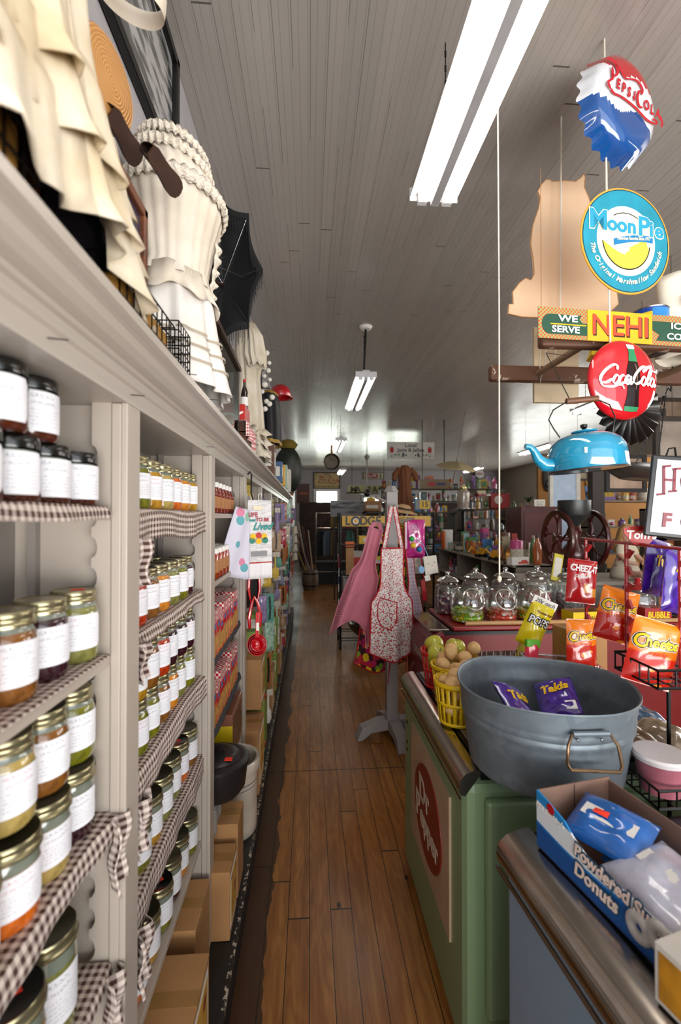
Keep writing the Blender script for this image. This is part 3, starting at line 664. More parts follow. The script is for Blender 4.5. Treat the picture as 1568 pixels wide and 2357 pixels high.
# shoes hanging from a hook
def shoe(lab, loc, rot):
    t = thing('old_shoe', lab, 'shoe', loc, rot, 'old shoes hanging by the corset form', .52)
    sec = [(-.13, .025, .05), (-.11, .032, .07), (-.05, .03, .06), (0, .033, .045), (.06, .042, .04), (.10, .040, .032), (.125, .028, .024), (.135, .008, .012)]
    v = []
    for x, w, h in sec:
        for i in range(12):
            a = PI*i/11; v.append((x, w*math.cos(a), .012 + h*math.sin(a)))
    n = 12; MB().add(v, [(j*n+i, j*n+i+1, (j+1)*n+i+1, (j+1)*n+i) for j in range(7) for i in range(11)]).build('upper', M('#2c2018', .45, bump=.3, name='leather'), t, smooth=True, solid=.003)
    outl = [(x, w*1.08) for x, w, h in sec] + [(x, -w*1.08) for x, w, h in reversed(sec)]
    mb = MB(); k = len(outl); mb.add([(x, y, 0) for x, y in outl] + [(x, y, .012) for x, y in outl], [tuple(range(k))[::-1], tuple(range(k, 2*k))] + [(i, (i+1) % k, k+(i+1) % k, k+i) for i in range(k)])
    mb.build('sole', M('#3a2216', .6, var=.35, name='leather_sole'), t)
shoe('upper dark leather shoe, sole outwards, beside the straw hat', at(292, 322, Y=1.04), (math.radians(-50), 0, math.radians(88)))
shoe('lower dark leather shoe, sole outwards, beside the corset form', at(334, 398, Y=1.10) + Vector((.05, 0, 0)), (math.radians(-50), 0, math.radians(80)))
# hats on the wall
def hat(name, lab, loc, rz, mat, band, r=.095, brim=.13):
    t = thing(name, lab, 'hat', loc, (0, math.radians(-90), rz))
    MB().lathe([(.001, .0), (r*.9, .0), (r, .008), (r*1.02, .05), (r*1.03, .055)], 36).build('crown', mat, t, smooth=True)
    MB().lathe([(r*1.0, .055), (brim, .060), (brim, .064), (r*1.0, .060)], 36).build('brim', mat, t, smooth=True)
    MB().lathe([(r*1.03, .035), (r*1.04, .054), (r*1.02, .054)], 36).build('hat_band', band, t, smooth=True)
def m_straw():
    t = NT('woven_straw'); co = t.co(); w = t.n('ShaderNodeTexWave', Vector=co, wave_type='RINGS', rings_direction='Z', Scale=46.0, Distortion=2.5); c = t.ramp(w.outputs[1], [(.2, '#b57e44'), (.7, '#cc9656')]); t.bump(w.outputs[1], .6, .004); return t.done(c, .7)
ST = m_straw(); p = at(247, 132, Y=.92)
hat('straw_hat', 'round woven straw boater hat hung behind the petticoat', (-.42, .99, p.z+.02), math.radians(-10), ST, M('#6b3f1c', .7), .088, .1)
hat('dark_felt_hat', 'dark brown felt hat hung behind the straw hat', (-.49, .98, p.z+.03), 0, M('#1b1614', .85), M('#0c0a09', .5), .10, .15)
p = at(200, 20, Y=.85)
hat('straw_hat', 'tan straw hat at the very top left edge beside the petticoat', (-.46, .80, p.z+.02), 0, M('#b07a42', .8, bump=.8), M('#3a2518', .7), .08, .11)
# cream collar band
p = at(292, 8, Y=1.0); t = MB(); t.lathe([(.085, 0), (.088, .012), (.09, .035), (.086, .035), (.082, .012), (.085, 0)], 40, sx=.75)
o = t.build('stiff_collar', M('#d8cdbd', .6), None, (p.x+.01, 1.0, p.z), (.35, .15, 0), smooth=True); tag(o, 'stiff cream curved collar hanging above the straw hat', 'collar')
# long black framed glass on the wall
t = thing('wall_mirror', 'long black framed glass picture high on the wall above the corset', 'picture', (XW+.012, 1.33, 3.05), (0, 0, PI/2))
g = NT('painted_reflection_glass'); n_ = g.noise(g.n('ShaderNodeMapping', Vector=g.co(), Scale=(5.0, 1.0, 18.0), Rotation=(0, .5, 0)), 1.2, 4)  # pale streaks are reflections put into the glass colour
MB().lim((-.56, 0, .03), (.56, .004, .47)).build('glass_panel', g.done(g.ramp(n_, [(.45, '#4a5050'), (.56, '#c4c4c6')]), .12, 0, 1.0), t)
f = MB()
for a, b in (((-.6, -.02, 0), (.6, .008, .035)), ((-.6, -.02, .465), (.6, .008, .5)), ((-.6, -.02, 0), (-.565, .008, .5)), ((.565, -.02, 0), (.6, .008, .5))): f.lim(a, b)
f.build('frame', BLK, t, bev=.004)
# 2. corset dress form
t = thing('dress_form', 'dress form in cream pleated corset cover and long white skirt', 'dress form', (-.42, 1.43, ZT)); t.scale = (1, .95, .87)
def df(secs, folds, zj=0, w=XW+.42+.008): return cloth_lathe([(z-ZT,)+tuple(s) for z, *s in secs], 128, folds, 0, 0, w, zj)
df([(2.40, .112, .155), (2.45, .100, .135), (2.55, .115, .15), (2.66, .142, .17), (2.74, .135, .175), (2.80, .10, .16)], ((24, .018, 0), (7, .012, 1))).build('corset_cover', CR2, t, smooth=True, solid=.003)
df([(2.335, .130, .18, 0, 1.3), (2.37, .118, .165, 0, 1), (2.43, .105, .145, 0, .5)], ((8, .05, 0), (15, .02, 1)), .012).build('peplum', CR2, t, smooth=True, solid=.003)
df([(2.03, .155, .21, .01, 1.3), (2.06, .15, .20, .01, 1), (2.2, .135, .18, 0, .8), (2.34, .118, .155, 0, .5), (2.41, .10, .14, 0, .3)], ((7, .05, 1), (13, .05, 2.5), (22, .015, 0))).build('skirt', cloth_mat('#dcd7d2', '#cfc8c0'), t, smooth=True, solid=.003)
df([(2.80, .09, .145), (2.86, .085, .13), (2.89, .05, .09), (2.90, .004, .006)], ()).build('shoulders', M('#cbb8a8', .7), t, smooth=True)
def lace(zc, rx, ry, h, n=160):
    mb = MB(); v = []
    for j in range(4):
        for i in range(n+1):
            a = 2*PI*i/n; k = 1 + .06*math.sin(j*PI/3)*(1+.5*math.sin(a*40)); z = zc - ZT + h*(j/3-.5) + .006*math.sin(a*34)*(1 if j in (0, 3) else 0)
            v.append((max(XW+.43, rx*k*math.cos(a)), ry*k*math.sin(a), z))
    return mb.add(v, [(j*(n+1)+i, j*(n+1)+i+1, (j+1)*(n+1)+i+1, (j+1)*(n+1)+i) for j in range(3) for i in range(n)])
LACE = M('#ddd3c3', .9, bump=1.5, bs=160, var=.25, vs=120, name='lace')
lace(2.70, .150, .183, .045).build('lace_band', LACE, t, smooth=True, solid=.004); lace(2.80, .112, .17, .035).build('lace_collar', LACE, t, smooth=True, solid=.004); lace(2.86, .10, .148, .03).build('lace_collar', LACE, t, smooth=True, solid=.005)
fr = MB().grid(lambda u, v: (.125 + .008*math.sin(u*60)*v + .008*v - .05*abs(u-.4), .02+.03*v + .006*math.sin(u*50), .42 + .42*u), 60, 4).build('front_frill', LACE, t, smooth=True, solid=.003)
for k in range(3):
    df([(2.10+.05*k, .153-.008*k, .205-.010*k, .0055, 1.0), (2.108+.05*k, .153-.008*k, .205-.010*k, .0055, 1.0)], ((7, .05, 1), (13, .05, 2.5), (22, .015, 0))).build('drawn_thread_band', M('#a59a88', .9), t, smooth=True)
MB().lathe([(.001, 0), (.10, 0), (.10, .02), (.02, .03), (.018, .06), (.001, .06)], 24).build('base', wood('#2a1a10', '#4a2e1a'), t)
# 3. black fringed parasol, open towards the aisle
t = thing('black_parasol', 'open black parasol with long black fringe behind the corset form', 'parasol', (-.375, 2.0, 2.66), (0, 0, math.radians(-4))); t.scale = (.68, 1, 1.12)
UB = M('#0b0b0e', .8, name='black_silk'); NG = 8; Rr = .285; D = .13
def um(a, k): # a angle, k 0..1
    g = math.floor(a/(2*PI/NG)); f_ = (a/(2*PI/NG)-g)*2-1
    r = Rr*k*(math.cos(PI/NG)/math.cos(f_*PI/NG)*(1-.10*(1-f_*f_)*k) ); return (r*math.cos(a), -D*(k**1.6), r*math.sin(a))
MB().grid(lambda u, v: um(2*PI*u*.9999, v), 96, 10).build('canopy', UB, t, smooth=True, solid=.001)
fr = MB()
for i in range(320):
    a = 2*PI*i/320; p = um(a, 1); L = .06 + .015*math.sin(i*1.7); w = .0016
    fr.add([(p[0]-w, p[1]-.003*(i % 3), p[2]), (p[0]+w, p[1]-.003*(i % 3), p[2]), (p[0]+w*.6, p[1]-.003*(i % 3), p[2]-L), (p[0]-w*.6, p[1]-.003*(i % 3), p[2]-L)], [(0, 1, 2, 3)])
fr.grid(lambda u, v: tuple(Vector(um(2*PI*u*.9999, 1)) - Vector((0, 0, .02*v))), 64, 1).build('fringe', UB, t)
for i in range(8):
    a = (i)*PI/4; p = um(a+.001, .97); q = um(a+.001, .55)
    MB().cyl((0, -.012, 0), (p[0], p[1]-.004, p[2]), .0013, n=5).cyl((0, -.16, 0), (q[0], q[1]-.006, q[2]), .0013, n=5).build('rib', STEEL, t)
MB().cyl((0, .0, 0), (-.05, -.30, -.10), .006, n=8).cyl((-.05, -.30, -.10), (-.065, -.36, -.13), .012, n=10).build('shaft', wood('#2a1810', '#4a2a18'), t)
MB().cyl((0, -.15, 0), (0, -.18, 0), .014).build('runner', STEEL, t)
# 4. glass display case
t = thing('display_case', 'dark wood framed glass display case on shelf top', 'display case', (-.42, 1.92, ZT))
dk = wood('#20140e', '#3c281c'); dx, dy, dz = .085, .27, .385; f = MB()
for sx in (-1, 1):
    for sy in (-1, 1): f.lim((sx*dx-.012*(sx > 0)*2+ (0), sy*dy-.012, 0), (sx*dx+.012*(sx < 0)*2, sy*dy+.012, dz))
    for z in (0, dz-.02): f.lim((sx*dx-.011, -dy, z), (sx*dx+.011, dy, z+.02))
for sy in (-1, 1):
    for z in (0, dz-.02): f.lim((-dx, sy*dy-.011, z), (dx, sy*dy+.011, z+.02))
f.build('case_frame', dk, t, bev=.002); MB().lim((-dx, -dy, dz-.006), (dx, dy, dz)).lim((-dx, -dy, 0), (dx, dy, .012)).build('top_and_base', dk, t)
MB().lim((dx-.004, -dy+.01, .02), (dx-.001, dy-.01, dz-.02)).lim((-dx, -dy+.002, .02), (dx, -dy+.005, dz-.02)).build('glass_pane', clear('#e8f0ea', .4), t)
MB().lim((-dx+.01, -dy+.02, .02), (-dx+.016, dy-.02, dz-.03)).build('backing', M('#8c8c86', .6, var=.4), t)
# 5. crate, red gingham, red box, bottles
RG = gingham('#b01226', '#e9dcd6', 1.0)
o = thing('wooden_crate', 'small brown wooden crate under the red gingham cloth', 'crate', (-.42, 2.47, ZT))
cm = wood('#3f2114', '#6b3c22'); mb = MB()
for z in (.002, .05, .098):
    for s in (-1, 1): mb.lim((-.10, s*.19-.006, z), (.10, s*.19+.006, z+.042)); mb.lim((s*.10-.006, -.19, z), (s*.10+.006, .19, z+.042))
mb.lim((-.1, -.19, 0), (.1, .19, .008)).build('slats', cm, o)
def dr(u, v):
    x = -.11 + .28*v; z = .146 if x < .108 else .146 - (x-.108)*1.3; xx = min(x, .112 + .01*math.sin(u*18))
    return (xx + .004*math.sin(u*30)*(v > .7), -.215 + .43*u + (.03*math.sin(v*5)), z + .003*math.sin(u*25) - (.06*max(0, v-.8)*5*(u > .6)))
o = MB().grid(dr, 50, 24, us=.43/.012, vs_=.28/.012).build('gingham_napkin', RG, None, (-.42, 2.47, ZT), smooth=True, solid=.0015); tag(o, 'red and white gingham cloth draped over the small crate', 'cloth')
o = thing('red_tin_box', 'small red box with white swoosh on the red gingham cloth', 'box', (-.40, 2.45, ZT+.153))
MB().lim((-.07, -.09, 0), (.07, .09, .10)).build('box_body', M('#b5261f', .4), o, bev=.003)
mb = MB().ribbon([(-.06, .04), (-.02, .05), (.02, .045), (.06, .06)], .012, -.092); mb.build('white_swoosh', WHT, o)
def bottle(lab, loc, col, h=.2, r=.03, grp=None, cap=WHT, cat='bottle', lm=None, name='glass_bottle'):
    t = thing(name, lab, cat, loc, None, grp)
    MB().lathe([(.001, 0), (r*.92, 0), (r, .006), (r, h*.5), (r*.85, h*.62), (r*.38, h*.8), (r*.34, h*.93), (.001, h*.93)], 16).build('bottle_body', col, t, smooth=True)
    MB().lathe([(r*.42, h*.91), (r*.42, h), (.001, h)], 12).build('cap', cap, t, smooth=True)
    if lm: MB().lathe([(r*1.01, h*.14), (r*1.01, h*.42)], 16).build('label', lm, t, smooth=True)
    return t
for i, (dx_, c) in enumerate(((-.05, '#1c0d08'), (0.0, '#3a0d0a'), (.045, '#1c0d08'))):
    bottle(f'dark soda bottle on the red box, {["left", "middle", "right"][i]} of three', (-.40+dx_, 2.47+.02*i, ZT+.254), M(c, .08, coat=1), .17, .02, 'soda bottles on the red box', RED, lm=WHT)
# 6. hanging white blouse and dress further on
t = thing('white_dress', 'long ivory vintage dress with ruffled sleeves hanging past the display case', 'dress', (-.40, 3.0, ZT))
def wd(secs, folds, zj=0): return cloth_lathe([(z-ZT,)+tuple(s) for z, *s in secs], 100, folds, 0, 0, XW+.41, zj)
wd([(2.02, .12, .22, .01, 1.5), (2.10, .11, .20, 0, 1), (2.35, .09, .15), (2.55, .07, .10), (2.7, .09, .12), (2.84, .07, .12), (2.90, .03, .05)], ((9, .06, 0), (17, .03, 1)), .004).build('gown', CR3, t, smooth=True, solid=.003)
cloth_lathe([(2.60-ZT, .05, .04, .07, 1.6), (2.66-ZT, .06, .05, .06, 1.3), (2.78-ZT, .05, .05, .05, 1), (2.86-ZT, .03, .04, .02, 1)], 60, ((10, .09, 0), (17, .06, 0)), 0, -.12, -1, .008).build('puffed_sleeve', CR3, t, smooth=True, solid=.003)
for k in range(3): wd([(2.04+.06*k, .13-.006*k, .235-.01*k, .01, 2.4), (2.09+.06*k, .115-.006*k, .21-.01*k, 0, 1)], ((13, .07, k), (21, .04, 2)), .01).build('hem_ruffle', CR3, t, smooth=True, solid=.003)
# cotton branch
t = thing('cotton_branch', 'branch of white cotton bolls hanging by the ivory dress', 'branch', (-.36, 3.35, 2.5))
mb = MB(); bl = MB(); rr = random.Random(5)
for i in range(7):
    a = rr.uniform(-.5, .5); q = [(0, 0, -.1+.06*i), (.03+.03*a, .05*a, -.06+.06*i), (.06+.05*a, .12*a, -.02+.06*i)]; mb.tube(q, .003, 4)
    for p in (q[1], q[2]): bl.ball((p[0], p[1], p[2]), rr.uniform(.014, .022), 8)
mb.tube([(0, 0, -.25), (.01, .01, 0), (0, .02, .35)], .004, 5).build('twigs', M('#2b221a', .8), t); bl.build('cotton_bolls', M('#dfdad0', .95), t, smooth=True)
# black coat with red hat
t = thing('black_coat', 'black coat with gold braid hanging from the wall over the shelving', 'coat', (-.40, 4.6, 2.4))
cloth_lathe([(0, .11, .24, 0, 1.4), (.15, .11, .22), (.35, .10, .2), (.45, .08, .19), (.50, .04, .08)], 80, ((8, .07, 0), (15, .03, 1)), 0, 0, XW+.41).build('coat_body', M('#101016', .7, name='black_wool'), t, smooth=True)
MB().tube([(0, 0, .48), (0, 0, .54), (-.17, 0, .56)], .006).build('coat_hook', IRON, t)
MB().lathe([(.082, .455), (.088, .47), (.07, .49)], 30, sy=2).build('gold_braid', M('#a8842e', .5), t, smooth=True)
cloth_lathe([(-.035, .118, .25), (0.0, .112, .24)], 60, ((8, .07, 0),), 0, 0, XW+.41).build('gold_hem', M('#a8842e', .6), t, smooth=True)
t = thing('red_hat', 'round red helmet-shaped hat above the black coat', 'hat', (-.30, 4.7, 2.88))
MB().lathe([(.10, 0), (.11, .03), (.09, .09), (.05, .12), (.001, .13)], 24).build('dome', M('#b3121c', .3, coat=.5), t, smooth=True); MB().lathe([(.10, .0), (.13, -.008), (.13, -.002), (.10, .006)], 24).build('brim', M('#b3121c', .3), t, smooth=True)
# more on top of the shelving, receding
for i, (nm, lab, cat, y, x, w, h, d, col) in enumerate((
    ('ledger_book', 'upright white ledger leaning on the shelf top', 'book', 3.5, -.36, .18, .30, .03, '#b9b4ac'), ('wooden_box', 'tall brown wooden box on shelf top beyond ivory dress', 'box', 3.72, -.36, .15, .26, .16, '#5a3420'),
    ('blue_tin', 'small blue tin on shelf top beneath the black coat', 'tin', 4.4, -.33, .14, .2, .14, '#3c5f84'), ('yellow_tin', 'bright yellow tin on shelf top beneath the black coat', 'tin', 4.85, -.33, .14, .22, .14, '#d9a21c'),
    ('green_tin', 'pale green tin on shelf top beyond the yellow tin', 'tin', 5.4, -.34, .16, .28, .16, '#9fb49a'), ('white_crock', 'white box on shelf top near the far end', 'box', 6.1, -.34, .18, .3, .18, '#c9c4ba'),
    ('orange_tin', 'orange tin at the far end of the shelf top', 'tin', 6.9, -.33, .18, .3, .18, '#b3541c'))):
    t = thing(nm, lab, cat, (x, y, ZT)); MB().lim((-d/2, -w/2, 0), (d/2, w/2, h)).build('box_body', M(col, .5), t, bev=.006); MB().lim((d/2, -w*.35, h*.3), (d/2+.001, w*.35, h*.75)).lim((-d*.35, -w/2-.001, h*.3), (d*.35, -w/2, h*.75)).build('paper_label', PAPER, t)
for i, (y, zc, w, h, c) in enumerate(((3.9, 2.75, .36, .5, '#59605c'), (5.7, 2.7, .5, .6, '#b9cbb0'), (6.8, 2.75, .5, .5, '#6a6a5c'))):
    t = thing('framed_print', ['grey framed print on the wall behind the cotton branch', 'pale green framed print on the left wall beyond the coat', 'olive framed print at far end of left wall'][i], 'picture', (XW+.02, y, zc-h/2), (0, 0, PI/2))
    MB().lim((-w/2, 0, 0), (w/2, .006, h)).build('print', M(c, .15, var=.4, coat=1), t)
    MB().lim((-w/2-.02, -.015, -.02), (w/2+.02, .01, 0)).lim((-w/2-.02, -.015, h), (w/2+.02, .01, h+.02)).lim((-w/2-.02, -.015, 0), (-w/2, .01, h)).lim((w/2, -.015, 0), (w/2+.02, .01, h)).build('frame', IRON, t)
t = thing('dark_barrel_hat', 'dark green rounded saddle form at the end of the shelving top', 'saddle', (-.30, 6.4, 2.3)); MB().ball((0, 0, 0), (.2, .22, .33), 20, k=12).build('form', M('#141a12', .5), t, smooth=True); MB().lathe([(.1, .30), (.14, .36), (.08, .42), (.001, .44)], 18).build('top_knob', M('#6b5a12', .7), t, smooth=True)
MB().cyl((0, 0, -.32), (0, 0, -.2), .09).build('pedestal', M('#141a12', .5), t)
# ================================================================ HANGING SIGNS AND THINGS, RIGHT
def rope(name_l, pts, r=.004, name='hanging_rope', m=None):
    o = MB().tube(pts, r, 6).build(name, m or ROPE, smooth=True); return tag(o, name_l, 'rope')
cx_, cy_ = 1.20, 1.75
# bottle cap sign
p = at(1430, 250, Y=cy_); r = .195
t = thing('bottle_cap_sign', 'red white and blue bottle cap shaped sign hanging highest on right', 'sign', (p.x, cy_, p.z), (0, math.radians(4), math.radians(22)))
def capfn(ms=None):
    n = 168; prof = [(.001, -.045)] + [(.012*i, -.045+.0001*i) for i in range(1, 12)] + [(.145, -.042), (.155, -.039), (.178, -.028), (.19, -.010), (.197, .008), (.205, .028), (.210, .038)]
    v = []
    for j, (q, y) in enumerate(prof):
        k = max(0, (j-14)/4)
        for i in range(n):
            a = 2*PI*i/n; rr = q*(1 + .025*k*math.cos(21*a)) ; v.append((rr*math.cos(a), y + .006*k*math.cos(21*a), rr*math.sin(a)))
    mb = MB()
    fs = [(j*n+i, (j+1)*n+i, (j+1)*n+(i+1) % n, j*n+(i+1) % n) for j in range(len(prof)-1) for i in range(n)]
    mb.add(v, fs)
    for q, f in enumerate(mb.f):
        x = sum(mb.v[i][0] for i in f)/4; z = sum(mb.v[i][2] for i in f)/4
        wv = .022*math.sin(x*26+.6)
        mb.m[q] = 0 if z > .085 + wv*.8 else (1 if z > -.060 + wv else 2)
    return mb
capfn().build('cap_face', [M('#b3121f', .12, coat=1, var=.03), M('#e2e4ea', .12, coat=1, var=.03), M('#0f4c92', .12, coat=1, var=.03)], t, smooth=True)
pepsi(MB(), -.012, .008, .041, -.050).build('script_lettering', M('#bd1326', .3, var=.02), t)
# round tin sign
p = at(1441, 556, Y=cy_); R0 = .192
TEAL = M('#1b93ae', .3, var=.18, vs=14, coat=.4); IV = M('#f0ead0', .35, var=.03); YE2 = M('#f0d34a', .4, var=.05); GR = M('#e8a33a', .4)
t = thing('round_tin_sign', 'round teal and cream marshmallow sandwich sign hanging below the bottle cap', 'sign', (p.x, cy_, p.z), (0, 0, math.radians(9)), sc=1.12)
MB().prism(circ(R0, 64), -.001, .003).build('sign_plate', GR, t)
d = MB(); ring(d, .12, R0-.006, -.002, 0, 64); ring(d, .0001, .126, -.0022, 1, 64); ring(d, R0-.009, R0-.007, -.0026, 2, 64); ring(d, .100, .104, -.0028, 2, 48, PI*1.03, PI*1.97); ring(d, .100, .103, -.0028, 2, 20, PI*.32, PI*.68)
# crescent with face profile
yel = [(-.098, -.01)] + [(.1*math.cos(a), .1*math.sin(a)) for a in [PI*1.05+i*PI*.88/16 for i in range(17)]] + [(.075, .035), (.055, .0), (.03, -.012), (.012, -.022), (.014, -.034), (.002, -.038), (-.006, -.05), (-.03, -.045), (-.065, -.03)]
d.prism(yel, -.0030, -.0024, 3); d.build('printed_face', [TEAL, IV, BLK, YE2], t)
mb = MB()
for q, (b_, mm, yy) in enumerate(((.0055, 0, -.0034), (.0022, 1, -.0048))):
    for ch, x, s in (('M', -.128, .098), ('o', -.070, .074), ('o', -.028, .074), ('n', .014, .074), ('P', .066, .098), ('i', .100, .082), ('e', .134, .074)): tadd(mb, ch, x+.008, .055-(.082-s)*.22, s, yy, b_, 0, 1.05, 0, mm)
mb.build('brand_lettering', [IV, M('#2c9fc4', .35)], t)
b2 = MB().grid(lambda u, v: (-.055+.17*u, -.0038, -.022+.012*math.sin(u*2.6)+.024*v+.022*u), 12, 1); b2.build('ribbon_banner', M('#1d7fb8', .35), t)
tadd(MB(), 'American Favorite Since 1917', .03, .012, .0165, -.0048, .0004, .3, .72, .11).build('banner_lettering', IV, t)
arctext(MB(), 'The Original Marshmallow Sandwich', .148, -PI/2, .026, -.004, 0, .0006, .3, step=.086).build('arc_lettering', IV, t)
# long tin sign
p = at(1262, 735, Y=1.66)
t = thing('long_tin_sign', 'long green and yellow soda sign with large red letters on the ladder rail', 'sign', (p.x, 1.735, p.z+.022), (0, math.radians(.3), math.radians(4)))
t2 = NT('checker_border'); ck = t2.n('ShaderNodeTexChecker', Vector=t2.co(), Scale=130.0); t2.set(ck.inputs[1], '#c8503c'); t2.set(ck.inputs[2], '#8aa35c')
MB().lim((0, -.002, -.062), (.76, .002, .062)).build('sign_plate', [t2.done(ck.outputs[0], .4)], t)
d = MB(); GN = 0
lp = [(.05, .035), (.185, .035), (.175, .02), (.19, .004), (.21, .004), (.21, -.044), (.05, -.044)] + [(.048-.034*math.sin(PI*i/10), -.0045-.0395*math.cos(PI*i/10)) for i in range(0, 11)]
d.prism(lp, -.004, -.0025, 0); d.lim((.21, -.0045, -.062), (.50, -.0028, .062), 1)
rp = [(.53, .035), (.76, .035), (.76, -.044), (.52, -.044), (.535, -.02), (.50, .0), (.50, .035)]; d.prism(rp, -.004, -.0025, 0); d.lim((.05, -.0046, -.0065), (.205, -.004, -.002), 1)
d.build('printed_panels', [M('#1d4a36', .4), M('#ecae1c', .4)], t)
mb = MB(); tadd(mb, 'WE', .125, .018, .036, -.006, .001, 0, 1.5); tadd(mb, 'SERVE', .115, -.026, .036, -.006, .001, 0, 1.25); tadd(mb, 'ICE', .62, .018, .036, -.006, .001, 0, 1.4); tadd(mb, 'COLD', .63, -.026, .036, -.006, .001, 0, 1.3)
mb.build('white_lettering', WHT, t)
mb = MB(); tadd(mb, 'NEHI', .359, -.004, .118, -.0052, .002, 0, .98, 0, 0); tadd(mb, 'NEHI', .355, 0, .118, -.0066, .0008, 0, .98, 0, 1); mb.build('brand_lettering', [M('#3a1712', .4), M('#d8492e', .4)], t)
# button sign
p = at(1435, 875, Y=1.72); r = .14
t = thing('red_button_sign', 'glossy round red button sign with a cola bottle, above the teal kettle', 'sign', (p.x, 1.725, p.z), (0, 0, math.radians(8)), sc=1.13)
def dome(x, z): q = min(1, math.hypot(x, z)/r); return -.035*math.sqrt(max(0, 1-q*q*.98))
MB().lathe([(.001, -.035)] + [(r*math.sin(i*PI/2/12), -.035*math.cos(i*PI/2/12)) for i in range(1, 13)] + [(r*.98, .008)], 56, axis='y').build('button_dome', M('#c10d1e', .08, coat=1, var=.03), t, smooth=True)
def on_dome(mb, off):
    mb.v = [(x, dome(x, z) - off + (y*.2), z) for x, y, z in mb.v]; return mb
def cokebottle(s, x0, z0):
    h = [(0, .105), (.014, .105), (.014, .093), (.011, .09), (.012, .075), (.016, .05), (.024, .022), (.025, 0), (.021, -.03), (.022, -.06), (.026, -.085), (.024, -.098), (0, -.1)]
    mb = MB()
    for i in range(len(h)-1):
        (a, b), (c, d_) = h[i], h[i+1]; z = (b+d_)/2
        mm = 0 if z > .088 else 1 if z > .06 or z < -.09 else 2
        for u in range(3):
            e0, e1 = -1+2*u/3, -1+2*(u+1)/3
            mb.add([(x0+a*e0*s, 0, z0+b*s), (x0+a*e1*s, 0, z0+b*s), (x0+c*e1*s, 0, z0+d_*s), (x0+c*e0*s, 0, z0+d_*s)], [(0, 1, 2, 3)], mm)
    return mb
on_dome(cokebottle(1.15, .012, 0), .0015).build('bottle_print', [M('#cfe5d8', .2), M('#2f8a5a', .2), M('#1f0a08', .15, var=.5, vs=30)], t)
mb = MB(); mb.ribbon([(.018, .05), (.024, .03), (.026, 0), (.022, -.04)], .004, 0, 0); on_dome(mb, .002).build('bottle_gleam', M('#7c5a50', .3), t)
on_dome(coke(MB(), .0, .0, .0235, 0, 0, .40), .0028).build('script_lettering', WHT, t)
MB().lim((-.1, -.017, -.085), (-.082, -.016, -.074)).build('price_sticker', WHT, t)
rope('white rope down which bottle cap, round and button signs hang', [(cx_, 1.76, ZC), (cx_+.005, 1.757, 2.9), (cx_+.01, 1.745, 2.2)], .004)
rope('white rope holding the ladder end, in front of animal cutout', [(at(1292, 268, Y=2.12).x, 2.12, ZC), (at(1290, 700, Y=2.12).x, 2.12, 2.60), (at(1275, 862, Y=2.2).x, 2.2, 2.43)], .0045)
rope('thin rope loop tied round the ladder rung end', [(1.20, 2.22, 2.75), (1.17, 2.235, 2.45), (1.175, 2.24, 2.335), (1.2, 2.235, 2.45), (1.21, 2.22, 2.74)], .003)
# wooden ladder hung flat
lw = worn('#5b3a26', '#a8978a', 9, .6, .6); lw2 = M('#8a7157', .7, bump=.4)
t = thing('wooden_ladder', 'old wooden ladder hung flat from the ceiling beneath the signs', 'ladder', (0, 0, 2.385))
MB().lim((.944, 1.78, -.04), (2.6, 1.83, .04)).build('side_rail', lw, t, bev=.012); MB().lim((.92, 2.245, -.04), (2.6, 2.295, .04)).build('side_rail', lw, t, bev=.012)
for i in range(5): MB().cyl((1.17+.33*i, 1.80, 0), (1.17+.33*i, 2.27, 0), .016, n=12).build('rung', lw2, t, smooth=True)
# animal cutout, seen from behind: plain pale plywood
pts = [(1170, 722), (1172, 700), (1182, 700), (1180, 672), (1195, 652), (1210, 640), (1222, 645), (1230, 630), (1228, 600), (1222, 560), (1226, 520), (1240, 480), (1244, 455), (1238, 440), (1246, 425), (1256, 414), (1265, 413), (1272, 418), (1300, 416), (1326, 418), (1338, 408), (1344, 400), (1348, 408), (1345, 430), (1356, 455), (1366, 490), (1390, 540), (1410, 600), (1420, 660), (1424, 700), (1400, 724), (1350, 731), (1240, 731), (1200, 729)]
q = [at(a, b, Y=2.16) for a, b in pts]; c0 = Vector((sum(v.x for v in q)/len(q), 2.16, sum(v.z for v in q)/len(q)))
ply = M('#dcbb9a', .75, var=.08, vs=4, name='plywood')
o = MB().prism([(v.x-c0.x, v.z-c0.z) for v in q], 0, .012, 0).build('plywood_cutout', ply, None, tuple(c0), smooth=False); tag(o, 'pale plywood animal silhouette seen from behind, hanging over the ladder', 'cutout')
MB().tube([(v.x-c0.x, -.0005, v.z-c0.z) for v in q], .0025, 4, closed=True).build('scorched_edge', M('#b98a5c', .8), o)
mb = MB(); gx = at(1330, 600, Y=2.16).x - c0.x
for dx_ in (.0,): mb.lim((gx-.19, -.001, -.32), (gx-.186, .0, .37))
mb.build('plywood_seam', M('#c19b76', .8), o)
def carton(name, lab, cat, loc, dims, col, rz=0, printm=None, tape=True, grp=None):
    """closed box with flap seam and optional printed panel"""
    t = thing(name, lab, cat, loc, rz, grp); x, y, z = dims; m = col if not isinstance(col, str) else M(col, .75, var=.08, name='cardboard')
    MB().lim((-x/2, -y/2, 0), (x/2, y/2, z)).build('box_body', m, t, bev=.003)
    if tape: MB().lim((-x/2-.0008, -.02, z*.75), (x/2+.0008, .02, z+.0008)).build('tape', M('#96703f', .35), t)
    if printm: MB().lim((-x*.4, -y/2-.001, z*.15), (x*.4, -y/2, z*.85)).lim((x/2, -y*.38, z*.15), (x/2+.001, y*.38, z*.85)).build('printed_panel', printm, t)
    return t
p = at(1276, 930, Y=2.36)
